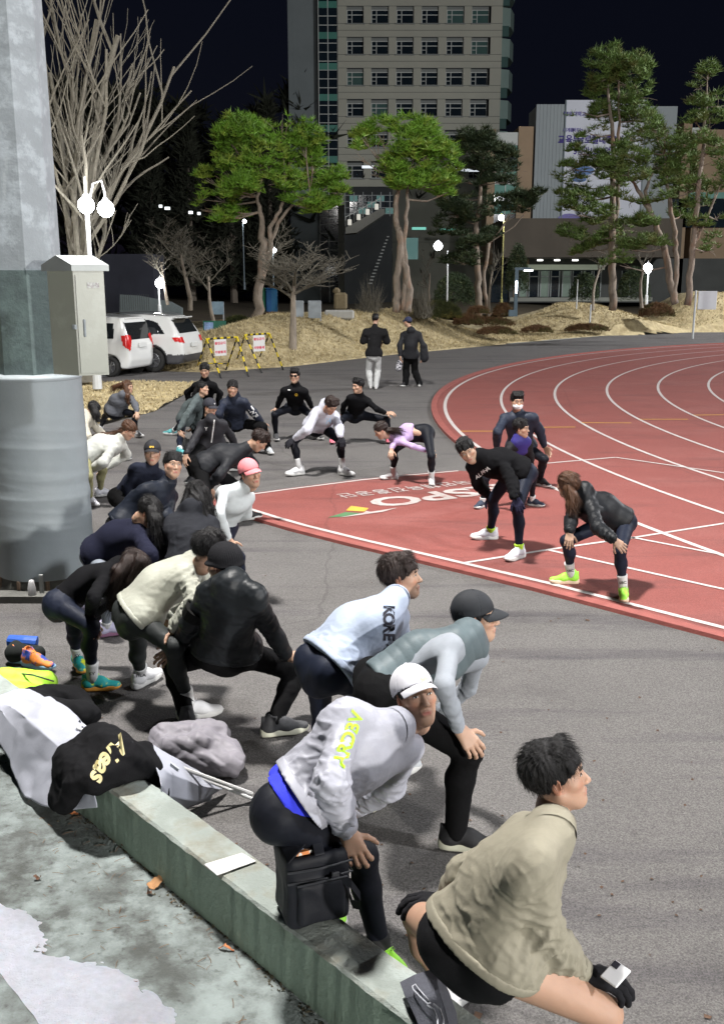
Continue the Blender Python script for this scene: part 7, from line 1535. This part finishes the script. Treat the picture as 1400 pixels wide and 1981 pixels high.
for t0 in (0,):
    pts = [bxl(Lx*.72, -.015, .205), bxl(Lx*.95, -.035, .17), bxl(Lx+.03, -.02, .10), bxl(Lx+.045, .02, .03), bxl(Lx+.04, .08, .0), bxl(Lx+.03, .12, .05)]
    for a, c in zip(pts[:-1], pts[1:]):
        b.box((a+c)/2, (np.linalg.norm(c-a)+.006, .036, .004), np.stack([nrm(c-a), nrm(np.cross([0, 0, 1.], c-a)+np.array([0, 0, .5])), np.cross(nrm(c-a), nrm(np.cross([0, 0, 1.], c-a)+np.array([0, 0, .5])))], 1))
b.build('shoulder_strap', m_bag, bg); b = MB(); b.box(bxl(Lx*.72, -.02, .205), (.03, .012, .03), Rg, bev=.003); b.build('buckle', mat('dark_buckle', (.05, .05, .055), .3), bg)
fp = [bxl(-.0, Ly, Lz-.01), bxl(.03, Ly*.6, Lz+.035), bxl(.07, Ly*.3, Lz+.03), bxl(.10, -.0, Lz+.005)]
rows = [[p+e1*a*.0 for p in fp] for a in (0,)]; rows = [[bxl(.0, Ly, Lz), bxl(.0, Ly*.5, Lz+.01), bxl(.0, 0, Lz-.005)], [bxl(.045, Ly, Lz+.03), bxl(.04, Ly*.5, Lz+.035), bxl(.05, .02, Lz+.02)], [bxl(.09, Ly, Lz+.045), bxl(.075, Ly*.5, Lz+.02), bxl(.085, .05, Lz+.03)]]
cloth_patch('flap', [[p+gc for p in r_] for r_ in rows], m_bag, gc, (20, 20), .004, 2, parent=bg, th=.005)
rows = [[bxl(Lx*.45, Ly+.01, Lz+.0), bxl(Lx*.5, Ly*.6, Lz+.05), bxl(Lx*.42, .0, Lz+.0)], [bxl(Lx*.62, Ly+.01, Lz+.0), bxl(Lx*.66, Ly*.6, Lz+.045), bxl(Lx*.58, .0, Lz-.0)]]
cloth_patch('top_strap', [[p+gc for p in r_] for r_ in rows], m_bag, gc, (12, 20), .002, 5, parent=bg, th=.005)
o = MB(); o.box(bxl(Lx*.30, Ly*.45, Lz+.005)+gc, (.055, .06, .012), Rg@rotx(.3)@roty(.4)); tag(o.build('snack_pack', mat('pack_blue', (.03, .12, .45), .3, .3, 40, col2=(.6, .6, .6), c2=(.5, .55), c2s=30)), 'blue and white packet in the open black bag', 'packet')
o = MB(); o.box(bxl(Lx*.30, Ly*.22, Lz-.0)+gc, (.06, .025, .012), Rg@rotx(-.2)); tag(o.build('snack_pack', mat('pack_orange', (.55, .18, .04), .35, .3, 40, col2=(.6, .6, .55), c2=(.5, .55), c2s=30)), 'orange packet in the open black bag', 'packet')
m_paper = mat('white_paper', (.52, .52, .52), .6, .02)
o = MB(); o.box(bxl(Lx*.98, Ly*.75, Lz+.025)+gc, (.10, .075, .004), Rg@rotz(-.3)@rotx(.12)@roty(.06)); tag(o.build('paper_card', m_paper), 'white card sticking out of the open black bag', 'card')
pc = [G(x, y, WZ+.006) for x, y in ((395, 1673), (468, 1651), (496, 1667), (420, 1694))]; c = sum(pc)/4; b = MB(); b.add([p-c for p in pc]+[p-c+np.array([0, 0, .003]) for p in pc], [(0, 1, 2, 3), (7, 6, 5, 4)]+[(i, (i+1) % 4, 4+(i+1) % 4, 4+i) for i in range(4)]); tag(b.build('envelope', m_paper, None, c), 'blank white card lying on top of the low wall', 'card')
# grey fabric pouch at the wall end
pb = np.array([*G(830, 1965, WZ)[:2], WZ]); pe_ = empty('fabric_pouch', pb, 'dark grey fabric belt pouch with pale zip slung over the wall at the bottom', 'pouch')
q3_ = lambda x, y, z: G(x, y, z)
rows = [[q3_(773, 1900, .40), q3_(800, 1885, .42), q3_(838, 1872, .43), q3_(852, 1884, .41)], [q3_(784, 1930, .41), q3_(812, 1920, .45), q3_(850, 1912, .45), q3_(870, 1922, .40)], [q3_(800, 1965, .39), q3_(828, 1950, .43), q3_(862, 1948, .43), q3_(884, 1958, .38)], [q3_(820, 2010, .37), q3_(845, 1990, .40), q3_(872, 1995, .40), q3_(890, 2000, .36)]]
cloth_patch('pouch_body', rows, mat('pouch_grey', (.065, .068, .085), .85, .15, 60, bump=.5, bscale=200), pb, (40, 40), .003, 3, parent=pe_, th=.035)
b = MB(); loop = [(797, 1908), (803, 1904), (812, 1916), (828, 1934), (832, 1940), (826, 1941), (812, 1928), (799, 1914), (797, 1908)]; b.tube([G(x, y, .452)-pb for x, y in loop], .0022, 5); b.tube([G(x, y, .447)-pb for x, y in ((826, 1944), (838, 1952), (846, 1972), (846, 1990))], .003, 5); b.tube([G(x, y, .447)-pb for x, y in ((838, 1942), (850, 1952), (857, 1972), (857, 1990))], .003, 5); b.build('zip', mat('zip_pale', (.35, .36, .40), .5), pe_)
# leaves and twigs on the terrace
m_leaf = mat('dry_leaf', (.34, .18, .08), .8, .25, 60, bump=.3, bscale=200); m_leaf2 = mat('dark_leaf', (.10, .05, .03), .8, .25, 60); m_leaf3 = mat('orange_leaf', (.36, .13, .05), .8, .25, 60)
def leaf(px, py, L, a, m, label, seed, wide=.6):
    r = random.Random(seed); c = G(px, py, TZ+.006); n = 11; b = MB(); prof = [math.sin(math.pi*(i/(n-1))**.8)**.8 for i in range(n)]; Vt = []
    for i in range(n):
        x = (i/(n-1)-.5)*L; wv = prof[i]*L*wide*.5*(1+r.uniform(-.25, .25)); z = .010*math.sin(i*.7+seed)+.004
        Vt += [(x, -wv, z+.008*r.random()), (x, 0, z), (x, wv*(1+r.uniform(-.2, .2)), z+.010*r.random())]
    Vt = np.array(Vt)@rotz(a).T; Fc = []
    for i in range(n-1):
        for k in (0, 1): Fc.append((i*3+k, (i+1)*3+k, (i+1)*3+k+1, i*3+k+1))
    b.add(Vt, Fc); o = b.build('fallen_leaf', m, None, c, smooth=True); tag(o, label, 'leaf')
leaf(303, 1710, .085, .4, m_leaf, 'large tan dry leaf in the middle of the terrace', 3, .75); leaf(136, 1573, .09, -.2, m_leaf3, 'orange leaf below the black hoodie', 5, .4); leaf(245, 1640, .05, .1, m_leaf2, 'small dark curled leaf near the wall foot', 7); leaf(290, 1728, .035, -.9, m_leaf2, 'tiny dark leaf fragment under the large tan leaf', 9); leaf(438, 1836, .07, -.25, m_leaf3, 'narrow reddish leaf on the lower terrace', 11, .22); leaf(73, 1700, .035, 0, m_leaf2, 'dark leaf speck at the left of the terrace', 13); leaf(466, 1818, .04, -.7, m_leaf3, 'small orange leaf against the wall foot', 14, .5)
b = MB(); r = random.Random(4)
for i in range(150):
    if i < 90: s_ = r.uniform(-4.6, -1.8); c_ = c_near-abs(r.gauss(.05, .18)); p = W3(s_, c_, TZ+.004)
    else: p = G(r.uniform(60, 520), r.uniform(1580, 1900), TZ+.004)
    if (p[:2]@wn[:2]) > c_near-.01: continue
    a = r.uniform(0, 6.28); L = r.uniform(.006, .028); d = np.array([math.cos(a), math.sin(a), 0])*L; b.tube([p-d, p+np.array([0, 0, .003]), p+d*.9+np.array([-d[1], d[0], 0])*.15], .0008+.0007*r.random(), 4)
o = b.build('pine_needles', mat('fallen_needles', (.13, .075, .04), .9, .3, 60)); o['kind'] = 'stuff'
b = MB()
for i in range(260):
    p = G(r.uniform(0, 1400), r.uniform(1050, 1981), .016); a = r.uniform(0, 6.28); e = r.uniform(.003, .012)*(1 if r.random() < .9 else 2)
    b.add([(p[0]+e*math.cos(a+t), p[1]+e*math.sin(a+t), .003+(.004 if t > 3 else 0)) for t in (0, 1.9, 3.5, 4.9)], [(0, 1, 2, 3)])
o = b.build('grit', mat('leaf_grit', (.07, .04, .025), .95, .5, 40)); o['kind'] = 'stuff'
# phone in the glove of the beige jacketed person; backpack and shoe bag of the walker
b = MB(); pp_ = P(1190, 1884, 2.66); Rp = rotz(-.9)@rotx(.35)@roty(.1); b.box((0, 0, 0), (.06, .075, .008), Rp, bev=.003); o = b.build('phone', mat('phone_white', (.62, .62, .64), .2, .02), None, pp_); tag(o, 'white phone held in the black glove at the lower right', 'phone')
b = MB(); b.box(Rp@np.array([-.015, .022, .006]), (.022, .022, .004), Rp, bev=.001); b.build('camera_bump', ink, o)
Yw = float(G(797, 748)[1]); bpk = P(819, 682, Yw-.05); caps = [(bpk+[.0, 0, .16], bpk+[.02, 0, -.14], .09, .11, (np.array([0, 1., 0]), .7)), (bpk+[.05, -.02, .05], bpk+[.07, -.02, -.10], .05, .06)]
bo, _, _ = blob_obj('backpack', caps, .02, cloth('backpack_black', (.012, .013, .016), .7, 'shell'), bpk, .006, 3); tag(bo, 'black backpack hanging at the right side of the capped walker', 'backpack')
c_ = P(772, 706, Yw-.08); bo, _, _ = blob_obj('shoe_bag', [(c_+[0, 0, .07], c_+[-.02, 0, -.08], .06, .08), (c_+[.03, 0, .0], c_+[.0, 0, -.1], .06, .05)], .016, mat('checked_fabric', (.42, .42, .45), .8, .1, 10, col2=(.02, .02, .03), c2=(.49, .51), c2s=22), c_, .006, 5); tag(bo, 'black and white patterned item held low by the capped walker', 'bag')
# ------------------------------------------------------------------ parked cars
m_car = mat('car_white', (.62, .63, .62), .22, .02, 2, coat=.7, spec=.5); m_cglass = mat('car_glass', (.012, .014, .016), .06, .1, 1, spec=.8); m_tyre = mat('tyre_rubber', (.018, .018, .018), .85, .15, 30); m_rim = mat('alloy_rim', (.30, .31, .33), .3, .05, metal=.8); m_tail = mat('tail_light_red', (.45, .015, .015), .15, .1, emit=(1, .03, .02), estr=.06); m_plast = mat('grey_plastic', (.05, .05, .055), .6, .1); m_plate = mat('number_plate', (.55, .56, .55), .5, .03)
def poly_sdf(pts, A, B):
    d = np.full(np.broadcast(A, B).shape, 1e9); sgn = np.ones_like(d); n = len(pts)
    for i in range(n):
        x1, y1 = pts[i]; x2, y2 = pts[i-1]; ex, ey = x2-x1, y2-y1; wx, wy = A-x1, B-y1; t = np.clip((wx*ex+wy*ey)/(ex*ex+ey*ey), 0, 1); d = np.minimum(d, (wx-t*ex)**2+(wy-t*ey)**2)
        c1 = B >= y1; c2 = B < y2; c3 = ex*wy > ey*wx; m = (c1 & c2 & c3) | (~c1 & ~c2 & ~c3); sgn = np.where(m, -sgn, sgn)
    return sgn*np.sqrt(d)
def car(label, origin, hv, prof, hw, roofw, belt, axles, wr_, side_win, rear_win, tails, bump_z, quarter):
    """local frame: y forward from the rear bumper, x to the right, z up"""
    rt = empty('parked_car', origin, label, 'car', 'white cars parked at the left'); hv = nrm([hv[0], hv[1], 0]); rv = np.array([hv[1], -hv[0], 0]); R = np.stack([rv, hv, [0, 0, 1]], 1)
    L_ = max(p[0] for p in prof); h = .03; v = Vol((-hw-.05, -.1, .1), (hw+.05, L_+.1, 1.8), h); Y2 = v.ax[1][:, None]; Z2 = v.ax[2][None, :]; ps = poly_sdf(prof, Y2, Z2)[None]
    wz = np.where(v.ax[2] < belt, hw-.03*np.clip((belt-v.ax[2])/.6, 0, 1)**2, hw-(hw-roofw)*((v.ax[2]-belt)/(1.6-belt))**1.15)[None, None, :]; yy = v.ax[1][None, :, None]; wz = wz-.10*np.clip((.35-yy)/.35, 0, 1)**2-.16*np.clip((yy-L_+.7)/.7, 0, 1)**2
    a = ps; b_ = np.abs(v.ax[0])[:, None, None]-wz; k = .09; hh = np.clip(.5+.5*(b_-a)/k, 0, 1); dd_ = a+(b_-a)*hh+k*hh*(1-hh)
    for ay in axles: q = wr_+.055-np.sqrt((yy-ay)**2+(v.ax[2][None, None, :]-wr_)**2); q = np.minimum(q, .0+np.abs(v.ax[0])[:, None, None]-(hw-.26)); dd_ = np.maximum(dd_, q)
    v.A = dd_.astype(np.float32); V, Q = v.mesh(); V = smooth_mesh(V, Q, 2); N = vnormals(V, Q); C = V[Q].mean(1); FN = N[Q].mean(1)
    used = np.zeros(len(Q), bool)
    def piece(name, mask, m, off=.006, parent=rt):
        q = Q[mask]; 
        if not len(q): return None
        u, inv = np.unique(q, return_inverse=True); V_ = (V[u]+N[u]*off)@R.T; return link(name, mesh_np(name, V_, inv.reshape(-1, 4), [m]), parent)
    def inp(pts, A, B): return inpoly(A, B, pts)
    body = link('body', mesh_np('body', V@R.T, Q, [m_car]), rt)
    for sx in (-1, 1):
        for w_ in side_win: piece('window', inp(w_, C[:, 1], C[:, 2]) & (FN[:, 0]*sx > .45), m_cglass)
        for t_ in tails: piece('tail_light', inp(t_, np.abs(C[:, 0])*0+C[:, 1]*1.0+(hw-np.abs(C[:, 0]))*-1.0, C[:, 2]) & (C[:, 1] < .5) & (C[:, 0]*sx > hw-.30), m_tail, .012)
    piece('rear_window', (FN[:, 1] < -.35) & (C[:, 2] > rear_win[0]) & (C[:, 2] < rear_win[1]) & (np.abs(C[:, 0]) < rear_win[2]), m_cglass)
    if bump_z: piece('bumper_cladding', (C[:, 2] < bump_z) & (C[:, 1] < .6) & (FN[:, 2] > -.7), m_plast, .008)
    if bump_z: 
        for ay in axles:
            for sx in (-1, 1): dd2 = np.hypot(C[:, 1]-ay, C[:, 2]-wr_); piece('wheel_arch_trim', (dd2 < wr_+.12) & (C[:, 0]*sx > hw-.16), m_plast, .008)
        piece('sill_cladding', (C[:, 2] < bump_z-.08) & (np.abs(FN[:, 0]) > .4), m_plast, .006)
    b = MB(); b.box(R@np.array([0, -.035, quarter]), (.42, .02, .13), R, bev=.004); b.build('number_plate', m_plate, rt)
    b = MB(); b.box(R@np.array([0, .33, prof_top(prof)+.0]), (roofw*1.5, .25, .035), R, bev=.01); b.build('spoiler', m_car, rt)
    b = MB()
    for sx in (-1, 1): b.tube([R@np.array([sx*(roofw-.06), y, z]) for y, z in ((.6, 1.62), (.9, 1.675), (2.0, 1.70), (2.6, 1.64))], .014, 5)
    if bump_z: b.build('roof_rail', m_rim, rt)
    for ay in axles:
        for sx in (-1, 1):
            c = R@np.array([sx*(hw-.11), ay, wr_]); T = R@np.array([[0, 0, sx], [1, 0, 0], [0, 1, 0]], float); wb = MB(); wb.lathe([(wr_*.62, -.1), (wr_*.93, -.105), (wr_, -.07), (wr_, .07), (wr_*.93, .105), (wr_*.64, .10), (wr_*.62, .07)], 30); wb.V = [np.vstack(wb.V)@T.T+c]; wo_ = wb.build('wheel', m_tyre, rt, smooth=True)
            rb = MB(); rb.lathe([(wr_*.64, .085), (wr_*.60, .095), (wr_*.58, .06), (.0, .03)], 30)
            for k2 in range(10 if bump_z else 6):
                a = 2*math.pi*(k2//2*2+(k2 % 2)*.55)/(10 if bump_z else 6); u = np.array([math.cos(a), math.sin(a), 0]); rb.box(u*wr_*.33+np.array([0, 0, .075]), (wr_*.56, .028, .02), rotz(a))
            rb.lathe([(.05, .06), (.05, .095), (0, .1)], 12); rb.V = [np.vstack(rb.V)@T.T+c]; rb.build('rim', m_rim, wo_)
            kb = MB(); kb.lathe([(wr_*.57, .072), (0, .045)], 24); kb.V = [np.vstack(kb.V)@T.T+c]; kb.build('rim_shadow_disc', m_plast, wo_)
    return rt
def prof_top(p): return max(z for _, z in p)-.10
hv = nrm([-.975, .22, 0]); rv = np.array([hv[1], -hv[0], 0]); near = G(299, 720); org = near-(-.80*rv+.92*hv)
suv = [(.06, .30), (.0, .50), (.01, .80), (.10, 1.05), (.36, 1.48), (.48, 1.60), (1.4, 1.66), (2.4, 1.62), (3.22, 1.12), (4.15, .98), (4.42, .75), (4.48, .40), (4.40, .22), (.15, .24)]
car('white suv with roof rails parked behind the smaller white car', org, hv, suv, .91, .66, 1.02, (.92, 3.58), .35, [[(.50, 1.10), (.78, 1.42), (1.05, 1.50), (1.32, 1.52), (1.32, 1.08)], [(1.37, 1.08), (1.37, 1.52), (2.2, 1.52), (2.75, 1.20), (2.75, 1.06)]], (1.12, 1.50, .66), [[(-.95, .84), (-.95, .98), (-.35, 1.02), (.28, 1.0), (.20, .90), (-.3, .84)]], .52, .78)
near = G(216, 729); hv2 = nrm([-.96, .30, 0]); rv2 = np.array([hv2[1], -hv2[0], 0]); org = near-(-.70*rv2+.60*hv2)
kei = [(.05, .28), (.0, .45), (.0, .85), (.05, 1.05), (.16, 1.45), (.26, 1.62), (1.3, 1.69), (2.3, 1.62), (2.85, 1.10), (3.35, .96), (3.58, .70), (3.58, .30), (3.5, .2), (.1, .22)]
car('small white boxy car with tall red tail light beside the electrical box', org, hv2, kei, .79, .64, .98, (.60, 3.0), .28, [[(.42, 1.05), (.45, 1.45), (1.2, 1.52), (1.2, 1.04)], [(1.26, 1.04), (1.26, 1.52), (2.1, 1.50), (2.5, 1.08), (2.5, 1.04)]], (1.02, 1.48, .60), [[(-.14, .72), (-.30, 1.12), (-.05, 1.16), (.16, 1.12), (.13, .88)]], 0, .86)
b = MB(); b.tube([(0, 0, 0), (0, 0, .9)], .05, 8); b.box((0, 0, .9), (.14, .05, .1)); b.box((0, 0, .03), (.4, .3, .06)); o = b.build('bollard', m_rim, None, G(208, 728)); tag(o, 'silver post with a small head in front of the small white car wheel', 'post')
# ------------------------------------------------------------------ barricades
m_by = mat('barricade_yellow', (.62, .48, .02), .5, .1, 5); m_bk = mat('barricade_black', (.02, .02, .02), .6, .1)
def striped(b, p, q, r_, n):
    for i in range(n): a, c = p+(q-p)*i/n, p+(q-p)*(i+1)/n; b.tube([a, c], r_, 8, mi=i % 2)
def barricade(label, A, B, feetA, feetB, ztop, sign):
    A, B = np.array(A), np.array(B); base = (feetA[0]+feetA[1]+feetB[0]+feetB[1])/4; rt = empty('barricade', base, label, 'barricade', 'yellow and black barricades')
    b = MB(); striped(b, A-base, B-base, .028, 9); b.build('top_bar', [m_by, m_bk], rt)
    for top_, ft in ((A, feetA), (B, feetB)):
        for f in ft: b = MB(); striped(b, top_-base, f-base, .024, 8); b.build('leg', [m_by, m_bk], rt)
    b = MB(); striped(b, feetA[0]*.8+A*.2-base, feetB[0]*.8+B*.2-base, .016, 6); b.build('cross_bar', [m_by, m_bk], rt)
    c = (A*(1-sign)+B*sign)-np.array([0, 0, .26])-base; rgt = nrm(B-A); nn = nrm(np.cross(rgt, [0, 0, 1.])); Rr = np.stack([rgt, -nn, [0, 0, 1]], 1); b = MB(); b.box(c+nn*.05, (.34, .008, .46), Rr); s_ = b.build('sign_plate', mat('plate_white', (.60, .60, .60), .6, .03), rt)
    put_text('sign_print', '출입금지', .085, c+nn*.058+np.array([0, 0, .12]), rgt, (0, 0, 1), mat('print_red', (.55, .06, .10), .6, .1), s_, bold=.003); put_text('sign_print', '차량통제', .085, c+nn*.058-np.array([0, 0, .13]), rgt, (0, 0, 1), mat('print_red', (.55, .06, .10)), s_, bold=.003)
barricade('nearer yellow and black barricade left of the other, with a paper notice', P(400, 656, 28.9), P(459, 652, 28.9), [G(381, 713), G(428, 732)], [G(437, 716), G(481, 729)], 1.1, .45)
barricade('farther yellow and black barricade next to the fan shaped tree', P(474, 648, 29.6), P(521, 645, 29.6), [G(455, 706), G(507, 722)], [G(498, 702), G(548, 716)], 1.1, .58)
print('props', round(time.time()-T0, 1))
